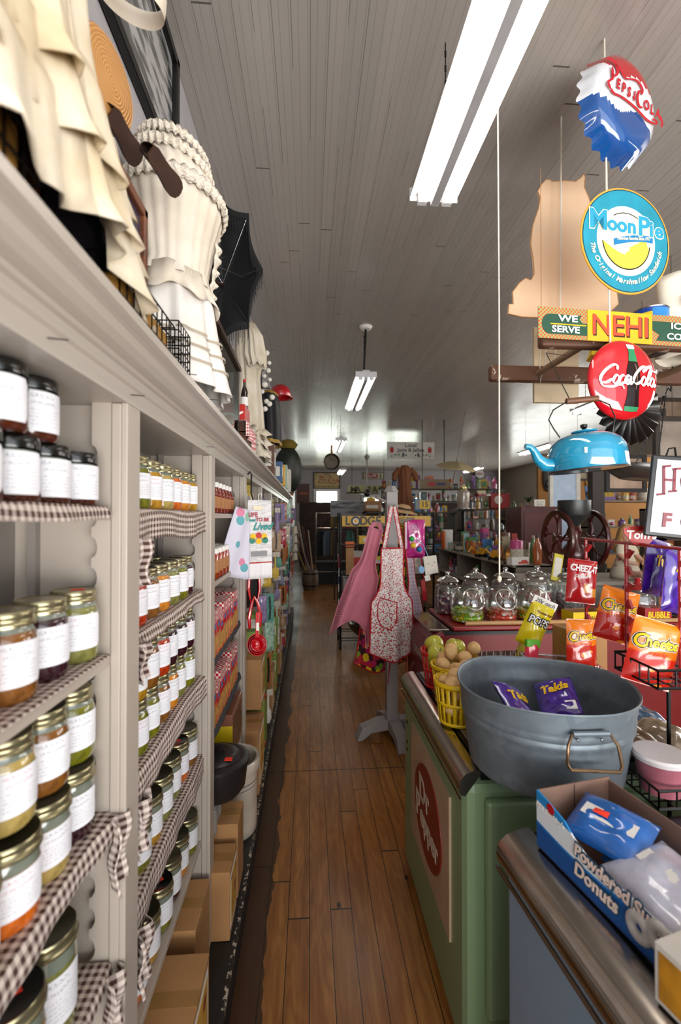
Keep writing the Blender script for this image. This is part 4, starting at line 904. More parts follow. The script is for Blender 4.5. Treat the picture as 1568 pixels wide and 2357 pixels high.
MBx = MB().lim((-.125, 0, 0), (.12, .02, .40)); o = MBx.build('pale_board', M('#e2cfae', .8, var=.08), None, (p.x, 2.33, p.z)); tag(o, 'pale yellow board hanging behind the ladder rails', 'board')
# can, bag box, rolled sacks on the ladder
ZL = 2.426
p = at(1503, 660, Y=1.98); t = thing('drink_mix_can', 'blue and yellow lemon drink mix can on the ladder', 'can', (p.x, 2.0, ZL-.02), math.radians(-25))
MB().lathe([(.001, 0), (.075, 0), (.077, .004), (.075, .008), (.075, .19), (.077, .195), (.001, .195)], 32, ms=[0, 0, 0, 1, 0, 0]).build('can_body', [STEEL, M('#123f97', .3)], t, smooth=True)
mb = MB()
for a0, a1, z0, z1, mm in ((-150, -95, .01, .17, 0), (-95, -25, .06, .185, 1), (-80, -20, .03, .06, 1)):
    n = 10; v = []
    for i in range(n+1):
        a = math.radians(a0+(a1-a0)*i/n); v += [(.0758*math.cos(a), .0758*math.sin(a), z0), (.0758*math.cos(a), .0758*math.sin(a), z1)]
    mb.add(v, [(2*i, 2*i+2, 2*i+3, 2*i+1) for i in range(n)], mm)
mb.build('can_label', [YEL, M('#2c86d0', .3)], t)
mb = MB(); tadd(mb, 'LEMON', 0, .125, .022, -.0775, .001); tadd(mb, 'CORN', 0, .095, .024, -.0775, .001); mb.build('lettering', M('#10294f', .4), t)
p = at(1400, 670, Y=2.0); t = thing('garbage_bag_box', 'white and yellow box reading Garbage bags, on the ladder under the round sign', 'box', (p.x, 2.03, ZL-.05), (0, math.radians(18), math.radians(-20)))
MB().lim((-.07, -.05, 0), (.07, .05, .17)).build('box_body', YEL, t, bev=.004); MB().lim((-.055, -.052, .02), (.055, -.050, .165)).build('front_panel', M('#ded6cc', .6), t); MB().lim((.0705, -.045, .01), (.072, .045, .16)).build('side_panel', M('#16407c', .5), t)
mb = MB(); tadd(mb, 'Garbage', 0, .12, .026, -.053, .0004, .2); tadd(mb, 'bags', 0, .09, .026, -.053, .0004, .2); mb.build('lettering', BLK, t)
p = at(1560, 590, Y=2.05); t = thing('white_flour_sack', 'off-white paper flour sack standing on the ladder at right edge', 'sack', (p.x+.02, 2.08, ZL-.02), .2)
MB().grid(lambda u, v: ((.11+.012*math.sin(v*9))*(1-.12*v)*math.cos(2*PI*u)*1.0, (.07)*(1-.2*v)*math.sin(2*PI*u), .40*v + .008*math.sin(u*20)), 36, 12).build('sack_body', M('#e3dccb', .8, bump=.6, bs=12), t, smooth=True, solid=.002)
mb = MB(); tadd(mb, 'F', -.04, .25, .07, -.08, .0015, 0, 1.2); mb.build('outlined_lettering', M('#c06a60', .6), t)
# black cap sign edge behind the red button sign
p = at(1455, 940, Y=1.79); t = MB()
n = 84; v = [(0, 0, 0)]
for i in range(n): a = 2*PI*i/n; rr = .145*(1+.035*math.cos(21*a)); v.append((rr*math.cos(a), .012+.01*math.cos(21*a), rr*math.sin(a)))
t.add(v, [(0, 1+i, 1+(i+1) % n) for i in range(n)]); o = t.build('scalloped_black_sign', BLK, None, (p.x, 1.79, p.z), (0, 0, .1), smooth=True, solid=.003); tag(o, 'black scalloped bottle cap sign seen behind the red button sign', 'sign')
# ---------------------------------------------------------------- teal enamel kettle
t = thing('enamel_kettle', 'teal blue enamel kettle hanging by its wire handle', 'kettle', at(1354, 1083, Y=1.40), (0, math.radians(-4), 0), sc=.87)
KB = worn('#1e8fb4', '#10202a', 22, .76, .12)
KB = M('#1c8db3', .1, coat=1, var=.14, vs=16, name='teal_enamel')
t.rotation_euler = (0, math.radians(-5), math.radians(-6))
MB().lathe([(.001, 0), (.13, 0), (.133, .004), (.131, .07), (.128, .082), (.118, .103), (.095, .123), (.066, .134), (.04, .138), (.001, .138)], 48).build('kettle_body', KB, t, smooth=True)
MB().lathe([(.1335, -.001), (.1345, .002), (.1335, .006)], 48).build('chipped_base_rim', worn('#0d1114', '#3a2418', 50, .5, .5), t, smooth=True)
MB().lathe([(.04, .138), (.046, .142), (.044, .147), (.02, .152), (.001, .153)], 28).build('lid', KB, t, smooth=True); MB().lathe([(.004, .153), (.012, .160), (.012, .170), (.001, .173)], 16).build('lid_knob', BLK, t, smooth=True)
MB().tube([(-.12, 0, .03), (-.155, 0, .035), (-.18, -.005, .06), (-.192, -.008, .09), (-.208, -.012, .105), (-.225, -.015, .108)], [.026, .025, .019, .014, .011, .010], 14).build('spout', KB, t, smooth=True)
MB().tube([(.10, .0, .13), (.115, 0, .19), (.10, .0, .235), (.05, 0, .262), (-.05, 0, .262), (-.105, 0, .235), (-.125, 0, .20), (-.11, 0, .165), (-.09, 0, .13)], .0025, 6).build('bail_handle', IRON, t, smooth=True)
MB().cyl((-.055, 0, .262), (.06, 0, .262), .011, n=12).build('handle_grip', wood('#3f2515', '#7a4b2b'), t, smooth=True)
MB().lim((-.065, -.1155, .055), (-.047, -.1145, .074)).build('price_sticker', PAPER, t, (0, -.003, 0))
kp = t.location
rope('thin twisted wire from the ladder to the kettle handle', [(1.14, 1.95, 2.37), (kp.x-.03, 1.6, kp.z+.45), (kp.x-.06, 1.40, kp.z+.228)], .0015, 'hanging_wire', IRON)
# ---------------------------------------------------------------- enamel HOT FOOD sign
a = at(1503, 1046, Y=1.30); b = at(1532, 1246, Y=1.27)
t = thing('enamel_food_sign', 'white enamel sign with black rim and dark red letters at right edge', 'sign', (a.x, 1.30, a.z), (0, math.radians(6), math.radians(-14)))
MB().lim((0, 0, -.245), (.34, .012, 0)).build('black_frame', worn('#0c0d10', '#8f8f8c', 40, .72, .3), t, bev=.004); MB().lim((.014, -.002, -.232), (.326, .0, -.013)).build('white_face', M('#d9dadf', .12, coat=1, var=.03), t)
mb = MB(); 
def serifH(x, z, w, h, s=.007):
    mb.box((x-w/2, -.004, z), (s, .003, h), (0, -.10, 0)); mb.box((x+w/2, -.004, z+.004), (s, .003, h*.8), (0, -.06, 0)); mb.box((x, -.004, z+.002), (w, .003, s))
    for dx_, dz_ in ((-w/2+.004, h/2), (-w/2-.004, -h/2), (w/2+.003, h/2-.006), (w/2-.001, -h/2+.012)): mb.box((x+dx_, -.004, z+dz_), (.022, .003, .006), (0, -.2, 0))
serifH(.05, -.075, .028, .085)
for c, x in (('O', .115), ('T', .18)): tadd(mb, c, x, -.075, .10, -.004, .002, 0, .9, 0, 0, .0015)
for c, x in (('F', .055), ('O', .115), ('O', .18), ('D', .245)): tadd(mb, c, x, -.195, .058, -.004, .002, 0, .95, 0, 0, .0015)
mb.build('raised_lettering', M('#7c0d22', .3), t)
MB().tube([(.04, .006, 0), (.045, .006, .022), (.06, .006, .026), (.066, .006, 0)], .003).build('hanger_loop', IRON, t)
ch = MB(); x0, y0, z0 = a.x+.30, 1.225, a.z+.02
for k in range(120): ch.box((x0, y0, z0+k*.016), (.007 if k % 2 else .002, .002 if k % 2 else .007, .015))
tag(ch.build('sign_chain', IRON), 'chain rising from the far end of the white enamel sign', 'chain')
# ================================================================ COOLERS AND THEIR GOODS
GRN = M('#7f9670', .35, var=.1, vs=5, coat=.3, name='green_enamel'); CHR = M('#b8aea4', .2, 1, var=.2, name='chrome')
GRNW = worn('#7f9872', '#20261c', 34, .75, .38)
ZG = .905
t = thing('green_drink_cooler', 'pale green chest drink cooler with a red oval soda emblem', 'cooler', (.45, 1.31, 0))
MB().lim((0.004, .0, .03), (.80, .86, ZG-.035)).build('body', GRNW, t, bev=.03)
MB().lim((.03, .01, 0), (.77, .85, .035)).build('base', IRON, t)
MB().lim((.06, -.030, .20), (.76, .004, .83)).build('access_panel', GRNW, t, bev=.012)
MB().lim((-.004, .13, .29), (.005, .67, .75)).build('cream_panel', M('#b39a7e', .5), t)
em = MB().prism(circ(.17, 48, sx=1.0, ), -.008, -.003).build('oval_emblem', M('#7f2412', .45), t, (0, .395, .52), (0, 0, -PI/2)); em.scale = (1.12, 1, 1.0)
mb = MB(); tadd(mb, 'Dr', -.03, .055, .135, -.0095, .003, -.1, .85); tadd(mb, 'P', -.115, -.035, .135, -.0095, .003, -.1, .85); tadd(mb, 'epper', .028, -.045, .115, -.0095, .003, -.1, .82)
mb.build('white_lettering', M('#c9b9a6', .5), em)
r = MB(); pr = [(.006, ZG-.075), (-.008, ZG-.070), (-.012, ZG-.05), (-.008, ZG-.028), (.008, ZG-.010), (.03, ZG-.002), (.05, ZG), (.055, ZG-.01)]
v = [(x, y, z) for y in (.004, .865) for x, z in pr]; n = len(pr)
r.add(v, [(i, i+1, n+i+1, n+i) for i in range(n-1)] + [tuple(range(n))[::-1], tuple(range(n, 2*n))]).build('chrome_rail', CHR, t, smooth=True)
MB().lim((-.012, .0, ZG-.082), (-.008, .86, ZG-.078)).build('rail_bead', CHR, t)
MB().lim((.06, .02, ZG-.04), (.79, .85, ZG-.002)).build('top_frame', BLK, t)
dp = NT('embossed_steel'); vv = dp.n('ShaderNodeTexVoronoi', Vector=dp.co(), Scale=170.0, Randomness=0.0); dp.bump(vv.outputs[0], .6, .002)
MB().lim((.075, .05, ZG-.002), (.785, .845, ZG+.004)).build('steel_lid', dp.done('#9d9694', .32, .7), t, bev=.003)
for i, (y, z) in enumerate(((.78, .70), (.78, .61), (.78, .575))): MB().cyl((-.001, y, z), (.005, y, z), .007).build('bolt_hole', BLK, t)
# foreground cooler
t = thing('grey_drink_cooler', 'blue-grey chest cooler with worn chrome rail at bottom right', 'cooler', (.458, 1.06, 0), (0, 0, math.radians(4.8)))
MB().lim((.004, -1.5, .03), (.85, -.005, ZG-.04)).build('body', worn('#7d92a6', '#3a2a20', 9, .72, .42), t, bev=.02)
r = MB(); v = [(x*1.35, y, z) for y in (-1.5, .0) for x, z in pr]
r.add(v, [(i, i+1, n+i+1, n+i) for i in range(n-1)] + [tuple(range(n))[::-1], tuple(range(n, 2*n))]).build('chrome_rail', CHR, t, smooth=True)
MB().lim((-.018, -1.5, ZG-.084), (-.010, 0, ZG-.078)).build('rail_bead', CHR, t)
MB().lim((.07, -1.5, ZG-.04), (.84, -.01, ZG-.004)).build('black_gasket', BLK, t, bev=.004); MB().lim((.085, -1.5, ZG-.004), (.83, -.03, ZG+.002)).build('steel_lid', M('#4a4c52', .3, .6), t)
for y in (-.50, -.47): MB().ball((.012, y, ZG-.022 + (.0 if y < -.48 else .008)), .009, 12).build('rail_bolt', CHR, t, smooth=True)
# ---------------------------------------------------------------- galvanised tub
t = thing('galvanized_tub', 'round galvanised steel tub with wire handle on the green cooler', 'tub', (.700, 1.33, ZG+.006)); TZ = ZG+.006
GV = NT('galvanised_steel'); vv = GV.n('ShaderNodeTexVoronoi', Vector=GV.co(), Scale=34.0); nn = GV.noise(GV.co(), 9, 4)
gc = GV.mix(GV.n('ShaderNodeSeparateColor', Color=vv.outputs['Color']).outputs[0], '#6b757d', '#79838a'); gc = GV.mix(GV.ramp(nn, [(.4, '#000000'), (.7, '#777777')]), gc, '#5c666e'); GVm = GV.done(gc, .45, .4)
def tubprof(z): return .210 + .037*z/.24
prof = [(.001, .004), (.19, .004), (.203, 0)]; 
for k in range(1, 31):
    z = .24*k/30; b_ = .004*(abs(z-.155) < .006) + .003*(abs(z-.178) < .005)
    prof.append((tubprof(z)+b_, z))
prof += [(.252, .243), (.250, .247), (.246, .245), (.244, .24)] + [(tubprof(.24*k/15)-.002 - .003*(abs(.24*k/15-.165) < .012), .24*k/15) for k in range(14, 0, -1)] + [(.2, .007), (.001, .008)]
mb = MB().lathe(prof, 80)
mb.v = [(x*(1 + (.0 if z > .15 else .004*math.cos(40*math.atan2(y, x))))*(1+.012*math.cos(3*math.atan2(y, x)+.4)*max(0, z/.24)), y*(1+.02*math.cos(3*math.atan2(y, x)+.4)*max(0, z/.24)), z + .004*math.sin(3*math.atan2(y, x)+1)*(z > .2)) for x, y, z in mb.v]
mb.build('tub_body', GVm, t, smooth=True)
for a in (-92, 88):
    a = math.radians(a); rr = tubprof(.2)+.003; mb = MB()
    for e in (-1, 1): pass
    ax, ay = math.cos(a), math.sin(a); tx, ty = -ay, ax
    def P(u, o, z): return (ax*(rr+o)+tx*u, ay*(rr+o)+ty*u, z)
    MB().tube([P(-.045, .006, .205), P(.045, .006, .205)], .007, 8).build('handle_ear', GVm, t, smooth=True)
    MB().tube([P(-.048, .006, .203), P(-.062, .016, .18), P(-.068, .022, .140), P(-.06, .025, .128), P(.06, .025, .120), P(.068, .022, .132), P(.062, .016, .18), P(.048, .006, .203), P(0, .006, .205)], .0042, 8, closed=True).build('wire_handle', M('#7a6149', .3, .8), t, smooth=True)
    for e in (-1, 1): MB().ball(P(e*.03, .001, .188), .004, 8).build('rivet', STEEL, t, smooth=True)
MB().lim((-.0008, -.255, .0), (.0008, -.20, .24)).build('seam', M('#30353a', .5), t, (0, .003, 0)) if False else None
# ---------------------------------------------------------------- bags
def bagmesh(w, h, d, m, seed=0, nx=14, nz=18):
    rr = random.Random(seed); ph = rr.uniform(0, 6)
    def fr(s):
        def fn(u, v):
            x = (u-.5)*w; z = (v-.5)*h; e = max(0, 1-abs(2*u-1)**3)*max(0, 1-abs(2*v-1)**5)
            wr = .10*math.sin(11*u+ph+7*v)*e + .07*math.sin(19*v+ph*2-5*u)*e
            return (x*(1-.07*e), s*d/2*(e**.6+wr)*(1 if e > 0 else 0), z)
        return fn
    return MB().grid(fr(-1), nx, nz, 0).grid(fr(1), nx, nz, 0 if m == 1 else 1), fr(-1)
def bag_project(mb, fn, w, h, off=.0012):
    out = []
    for x, y, z in mb.v:
        u, v = min(1, max(0, x/w+.5)), min(1, max(0, z/h+.5)); q = fn(u, v); out.append((x, q[1]-off+(y+.002)*.3, z))
    mb.v = out; return mb
@memo
def m_puffs():
    t = NT('snack_bag_print'); uv = t.n('ShaderNodeSeparateXYZ', Vector=t.co('UV')); v = uv.outputs[1]
    vo = t.n('ShaderNodeTexVoronoi', Vector=t.n('ShaderNodeMapping', Vector=t.co('UV'), Scale=(3.0, 7.0, 1.0), Rotation=(0, 0, .5)), Scale=1.0)
    c = t.ramp(v, [(0, '#b01508'), (.46, '#c81e0a'), (.5, '#ef7412'), (1, '#f58a1a')])
    f = t.math('MULTIPLY', t.math('LESS_THAN', vo.outputs[0], .33), t.math('LESS_THAN', v, .5)); c = t.mix(f, c, '#ee8a1c')
    return t.done(c, .22, 0, .8)
@memo
def m_crack():
    t = NT('cracker_bag_print'); v = t.n('ShaderNodeSeparateXYZ', Vector=t.co('UV')).outputs[1]
    vo = t.n('ShaderNodeTexVoronoi', Vector=t.co('UV'), Scale=3.2, distance='CHEBYCHEV'); f = t.math('MULTIPLY', t.math('LESS_THAN', vo.outputs[0], .34), t.math('MULTIPLY', t.math('LESS_THAN', v, .52), t.math('GREATER_THAN', v, .16)))
    return t.done(t.mix(f, '#b3101a', '#d98a1e'), .22, 0, .8)
@memo
def m_purple():
    t = NT('purple_bag_print'); n = t.noise(t.co('UV'), 5, 3); c = t.ramp(n, [(.3, '#2b0f6b'), (.6, '#4a1fa0')]); return t.done(c, .2, 0, .8)
YL = M('#f2c418', .3); BK = M('#120c08', .3); WT = M('#efeff0', .35)
def puffbag(lab, loc, rot, sc=1, seed=1, kind='puff', grp='orange cheese snack bags on the red rack', nm='snack_bag', w=.125, h=.175, d=.04):
    t = thing(nm, lab, 'snack bag', loc, rot, grp, sc)
    mb, fn = bagmesh(w, h, d, 1, seed)
    mt = {'puff': m_puffs, 'crack': m_crack, 'purple': m_purple}[kind](); o = mb.build('bag_film', mt, t, smooth=True)
    for e in (-1, 1): MB().box((0, 0, e*h*.49), (w*.99, .0016, h*.03)).build('crimped_seal', mt, t)
    if kind == 'puff':
        mb = MB()
        for b_, mm, of in ((.0048, 1, -.002), (.0034, 0, -.0035), (.001, 2, -.006)):
            q = MB()
            for ch, x, s, dz in (('C', -.044, .056, .0), ('h', -.021, .045, .001), ('e', -.003, .042, 0), ('e', .014, .042, 0), ('t', .027, .045, .001), ('o', .038, .040, 0), ('s', .052, .040, 0)): tadd(q, ch, x*.94-.005, .028+dz+x*.1, s*.94, of, b_, .15, .82, .08, mm)
            mb.add(q.v, []); k = len(mb.v)-len(q.v)
            for f, m_ in zip(q.f, q.m): mb.f.append(tuple(i+k for i in f)); mb.m.append(m_)
        bag_project(mb, fn, w, h).build('brand_lettering', [BK, WT, YL], t)
        q = MB(); tadd(q, 'crunchy', .004, .001, .016, -.002, .0008, .3, .9, .08); bag_project(q, fn, w, h).build('flavour_lettering', M('#e0521a', .3), t)
    if kind == 'crack':
        q = MB(); tadd(q, 'CHEEZ-IT', 0, .048, .034, -.003, .0016, .12, .72, -.03); bag_project(q, fn, w, h).build('brand_lettering', WT, t)
        q = MB(); tadd(q, 'Original', -.012, .018, .015, -.003, .0005, 0, 1); bag_project(q, fn, w, h).build('flavour_lettering', WT, t)
    if kind == 'purple':
        q = MB(); tadd(q, 'Takis', 0, .02, .045, -.003, .0018, .25, .9, .12); bag_project(q, fn, w, h).build('brand_lettering', YL, t)
        q = MB(); q.lim((.02, -.004, -.07), (.05, -.002, -.04)); bag_project(q, fn, w, h).build('barcode_panel', WT, t)
    return t
# purple bags in the tub
tz = TZ
for i, (dx_, dy_, z, rx, ry, rz) in enumerate(((-.06, .04, .155, -60, 25, 20), (.09, .08, .16, -68, -20, -25), (-.02, .09, .09, -80, 5, 80), (.0, -.06, .06, -85, 10, 10), (.07, -.05, .05, -86, 0, 150), (-.10, -.03, .045, -84, 0, 70))):
    puffbag(['purple chip bag leaning left in the galvanised tub', 'purple chip bag on the right in the tub', 'purple chip bag under the others at back of tub', 'purple chip bag low in front of the tub', 'purple chip bag low at the right inside the tub', 'purple chip bag low at the left inside the tub'][i], (.700+dx_, 1.33+dy_, tz+z), tuple(math.radians(a) for a in (rx, ry, rz)), 1, 20+i, 'purple', 'purple chip bags in the tub', 'chip_bag', .12, .16, .045)
# ---------------------------------------------------------------- produce baskets
def basket(lab, loc, col, r=.085, h=.15):
    t = thing('berry_basket', lab, 'basket', loc, R.uniform(0, 6)); mb = MB(); n = 20
    def rr(z): return r*(.80+.20*z/h)
    for i in range(n):
        a = 2*PI*i/n; w = 2*PI/n*.30
        pts = [(z, [(rr(z)*math.cos(a+s*w), rr(z)*math.sin(a+s*w)) for s in (-1, 0, 1)]) for z in (0, h*.5, h)]
        v = [(x, y, z) for z, l in pts for x, y in l]; mb.add(v, [(0, 1, 4, 3), (1, 2, 5, 4), (3, 4, 7, 6), (4, 5, 8, 7)])
    for z0, z1 in ((0, .012), (h*.46, h*.54), (h*.88, h)): mb.lathe([(rr(z0)+.001, z0), (rr(z1)+.001, z1)], 40)
    mb.lathe([(rr(h)+.001, h-.012), (rr(h)+.005, h-.010), (rr(h)+.005, h), (rr(h)-.001, h+.001)], 40); mb.lathe([(.001, .002), (rr(0), .002)], 40)
    mb.build('basket_body', M(col, .35, var=.05, coat=.3), t, smooth=True, solid=.002); return t
b1 = (.580, 1.968, ZG+.006); b2 = (.572, 1.792, ZG+.006); b3 = (.536, 1.625, ZG+.006)
basket('red plastic berry basket heaped with green apples', b1, '#c4101c', .088, .155)
basket('yellow plastic basket of potatoes, behind the front one', b2, '#e3bd12', .082, .15)
basket('yellow plastic basket of potatoes nearest the tub', b3, '#e3bd12', .080, .15)
def apple_mb():
    mb = MB(); mb.lathe([(.002, .006), (.012, -.001), (.026, .006), (.037, .025), (.040, .043), (.036, .060), (.024, .071), (.010, .069), (.002, .062)], 24); return mb
ap = NT('apple_skin'); an = ap.noise(ap.co(), 14, 3); AP = ap.done(ap.ramp(an, [(.3, '#a2a528'), (.6, '#bcb53a'), (.85, '#c9a850')]), .22, 0, .5)
A0 = None
for i, (dx_, dy_, z, lab) in enumerate(((-.045, -.03, .118, 'green apple leaning left at front of the red basket'), (.012, -.05, .088, 'green apple low at front of the red basket'), (.055, .0, .128, 'large green apple on the right of the red basket'), (0, .05, .132, 'green apple at the back of the red basket'), (-.03, .03, .055, 'green apple inside the red basket, left side'), (.03, .03, .05, 'green apple inside the red basket, right side'))):
    if A0 is None:
        A0 = thing('green_apple', lab, 'apple', (b1[0]+dx_, b1[1]+dy_, b1[2]+z-.01), (.4, .3, 0), 'green apples in the red basket', 1.12); apple_mb().build('apple_body', AP, A0, smooth=True); MB().tube([(0, 0, .062), (.002, .001, .076)], .0014, 5).build('stem', M('#4a3218', .8), A0)
    else: dup(A0, (b1[0]+dx_, b1[1]+dy_, b1[2]+z-.01), (R.uniform(-.6, .6), R.uniform(-.6, .6), R.uniform(0, 6)), lab)
pt = NT('potato_skin'); pn = pt.noise(pt.co(), 40, 4); pv = pt.n('ShaderNodeTexVoronoi', Vector=pt.co(), Scale=55.0); PTm = pt.done(pt.mix(pt.math('LESS_THAN', pv.outputs[0], .07), pt.ramp(pn, [(.3, '#c79c62'), (.7, '#ddba86')]), '#8a6234'), .55)
def potato_mesh(seed):
    rr = random.Random(seed); mb = MB().ball((0, 0, 0), (.034, .027, .025), 20, k=12); p = [rr.uniform(0, 6) for _ in range(3)]
    mb.v = [(x*(1+.08*math.sin(60*y+p[0])), y*(1+.08*math.sin(50*z+p[1])), z*(1+.06*math.sin(55*x+p[2]))) for x, y, z in mb.v]; return meshof(mb, 'potato', [PTm])
PM = [potato_mesh(i) for i in range(4)]
pos = [(b3, -.03, -.045, .142), (b3, .02, -.05, .135), (b3, -.01, .0, .155), (b3, .045, -.01, .150), (b3, .02, .04, .16), (b3, -.04, .02, .13), (b3, 0, -.02, .10), (b3, .03, .02, .095), (b3, -.03, -.03, .05), (b3, .03, -.03, .05),
       (b2, -.045, -.02, .15), (b2, .0, .02, .19), (b2, .05, .0, .17), (b2, .04, -.05, .15), (b2, -.02, .045, .15), (b2, .095, .02, .20), (b2, 0, -.03, .13), (b2, .05, .045, .15), (b2, -.03, 0, .08), (b2, .02, .02, .08)]
for i, (b, dx_, dy_, z) in enumerate(pos):
    wh = 'basket by the tub' if b is b3 else 'middle basket'; k = i if b is b3 else i-10
    o = put('potato', PM[i % 4], None, (b[0]+dx_, b[1]+dy_, b[2]+z+.006), (R.uniform(-1, 1), R.uniform(-1, 1), R.uniform(0, 6)))
    tag(o, f'tan potato in the yellow {wh}, {["front left", "front right", "centre top", "right side", "back right", "left side", "inside centre", "inside right", "bottom left", "bottom right"][k]}', 'potato', 'potatoes in the yellow baskets')
# ---------------------------------------------------------------- boxes and sweets on the green cooler
def tray(name, lab, cat, loc, rot, dims, outer, inner, wall=.003, front=1.0, back=1.0, left=1.0, right=1.0, grp=None):
    t = thing(name, lab, cat, loc, rot, grp); x, y, z = dims
    m = MB()
    m.lim((-x/2, -y/2, 0), (x/2, y/2, wall), 1)
    for (a, b, hh) in (((-x/2, -y/2), (x/2, -y/2+wall), front), ((-x/2, y/2-wall), (x/2, y/2), back), ((-x/2, -y/2), (-x/2+wall, y/2), left), ((x/2-wall, -y/2), (x/2, y/2), right)):
        m.lim((a[0], a[1], 0), (b[0], b[1], z*hh), 1)
    m.build('card_tray', [outer, inner], t)
    o = MB().lim((-x/2-.0008, -y/2-.0008, 0), (x/2+.0008, -y/2, z*front)).lim((-x/2-.0008, -y/2, 0), (-x/2, y/2, z*left)).lim((x/2, -y/2, 0), (x/2+.0008, y/2, z*right)).build('printed_outside', outer, t)
    return t
BRN = M('#6d5248', .8, name='cardboard')
tl = tray('lollipop_box', 'yellow open box of white-stick lollipops behind the potatoes', 'box', (.835, 1.93, ZG+.006), .06, (.22, .11, .14), YEL, BRN, front=.75)
for i in range(14): MB().cyl((-.09+.013*i, .01*math.sin(i*3), .05), (-.088+.013*i+.012*math.sin(i*2.3), .01*math.sin(i*3)+.01*math.cos(i), .155), .0013, n=5).build('lollipop_stick', WHT, tl)
# clear bin with sweets
t = thing('clear_plastic_bin', 'clear plastic bin leaning behind the galvanised tub', 'bin', (.955, 1.72, ZG+.006), (0, math.radians(3), math.radians(-8)))
CL = clear('#f3f0f2', .5); z1 = .175
MB().grid(lambda u, v: ((.10+.012*v)*[1, 1, -1, -1, 1][int(round(u*4))], (.07+.01*v)*[-1, 1, 1, -1, -1][int(round(u*4))], .004+z1*v), 4, 1).lim((-.1, -.07, 0), (.1, .07, .003)).build('bin_body', CL, t, solid=.0015)
MB().tube([(.114, -.082, z1), (.114, .082, z1), (-.114, .082, z1), (-.114, -.082, z1)], .004, 6, closed=True).build('rim', M('#cfc8ca', .2, coat=1), t)
for i, (dx_, c) in enumerate(((-.06, '#d8dbe0'), (-.01, '#e0435f'), (.04, '#c9c8cf'))):
    o = thing('candy_packet', ['white candy packet standing in the clear bin', 'pink candy packet in the middle of the clear bin', 'silver candy packet at the right of the clear bin'][i], 'packet', (.955+dx_, 1.73, ZG+.10), (0, 0, .1*i), 'packets in the clear bin')
    mb, fn = bagmesh(.05, .14, .02, 1, i); mb.build('wrapper', M(c, .3, coat=.5), o, smooth=True)
t = thing('sour_candy_packet', 'green and pink candy packet sticking up from the clear bin', 'packet', (.90, 1.80, ZG+.165), (0, math.radians(6), .1))
mb, fn = bagmesh(.062, .16, .025, 1, 4); mb.build('wrapper', M('#d9334f', .3, coat=.6), t, smooth=True); MB().lim((-.031, -.010, .05), (.031, .010, .08)).build('green_top', M('#5fb52a', .35), t, bev=.004)
# yellow pops bag
p = at(1232, 1428, Y=1.98)
t = thing('lollipop_bag', 'tall yellow lollipop bag with white handwritten header', 'bag', (p.x, 1.98, p.z-.02), (0, math.radians(24), -.1))
mb, fn = bagmesh(.11, .20, .05, 1, 8); mb.build('bag_film', M('#d9c814', .25, coat=.6), t, smooth=True)
MB().lim((-.056, -.003, .085), (.056, .003, .125)).build('paper_header', WHT, t); MB().lim((-.056, -.0035, .084), (.056, -.003, .088)).build('red_line', RED, t)
q = MB()
for b_, mm, of in ((.005, 0, -.002), (.0012, 1, -.004)): tadd(q, 'POPS', 0, .02, .046, of, b_, 0, .85, 0, mm)
bag_project(q, fn, .11, .2).build('bold_lettering', [BK, WT], t)
q = MB(); tadd(q, 'Tootsie Roll', .01, .062, .014, -.003, .0005); bag_project(q, fn, .11, .2).build('small_lettering', M('#6b2a1a', .4), t)
q = MB(); tadd(q, '20¢ each', .0, .107, .026, -.004, .0003, .3); q.build('handwriting', BK, t)
MB().box((0, 0, -.165), (.05, .03, .13)).build('stick_bundle', M('#b9ab2c', .5), t)
# kraft box with diamond mark behind the snack bags
t = carton('kraft_carton', "tall brown carton with red diamond mark behind snack bags", 'carton', (1.165, 1.90, ZG+.006), (.16, .14, .26), KRAFT, .1)
mb = MB().prism([(-.06, 0), (0, .05), (.06, 0), (0, -.05)], -.0745, -.072); mb.build('red_diamond', M('#7d1a14', .5), t, (0, 0, .10)); tadd(MB(), "Tom's", 0, .10, .04, -.0755, .001).build('mark_lettering', PAPER, t)
# ---------------------------------------------------------------- red wire snack rack
A, B = at(1349, 1243, Y=1.72), at(1566, 1256, Y=1.17); zb = 1.563
A = Vector((A.x, 1.72, zb)); B = Vector((B.x, 1.17, zb)); RD = M('#a3141c', .35, coat=.4)
t = thing('red_snack_rack', 'red metal clip rack holding the hanging snack bags', 'rack', (0, 0, 0))
MB().tube([A, B, B+(B-A)*.35], .0055, 8).build('top_bar', RD, t, smooth=True)
def onbar(k): return A + (B-A)*k
for i, k in enumerate((.0, .52, 1.0)):
    q = onbar(k); mb = MB(); zb0 = ZG+.012 if i < 2 else 1.18
    mb.cyl(q, (q.x, q.y, zb0), .006, n=8)
    mb.build('hanging_strip', RD, t, smooth=True)
    for j in range(7 if i < 2 else 5):
        z = zb-.035-.055*j; c = MB().box((q.x+.004, q.y-.010, z), (.014, .010, .03), (.5*(-1)**j, .2, .3)).tube([(q.x-.009, q.y, z+.015), (q.x, q.y-.011, z+.012), (q.x+.009, q.y, z+.015)], .0014, 4); c.build('clip', RD, t)
q0, q1 = onbar(0), onbar(.52); MB().tube([(q0.x, q0.y, ZG+.012), (q1.x, q1.y, ZG+.012)], .006, 6).build('foot_bar', RD, t)
MB().tube([(q1.x, q1.y, ZG+.012), (q1.x+.14, q1.y, ZG+.012)], .006, 6).build('foot_bar', RD, t)
s = onbar(.66); fl = math.atan2((B-A).y, (B-A).x)
pl = MB().prism([(-.052, .026), (-.02, .032), (.02, .032), (.05, .024), (.052, .012), (.03, -.018), (.018, -.026), (-.018, -.026), (-.03, -.018), (-.052, .012)], -.002, .002).build('name_plate', worn('#a3221c', '#5c2a20', 30, .72, .4), t, (s.x, s.y-.004, zb+.026), (0, 0, -.15))
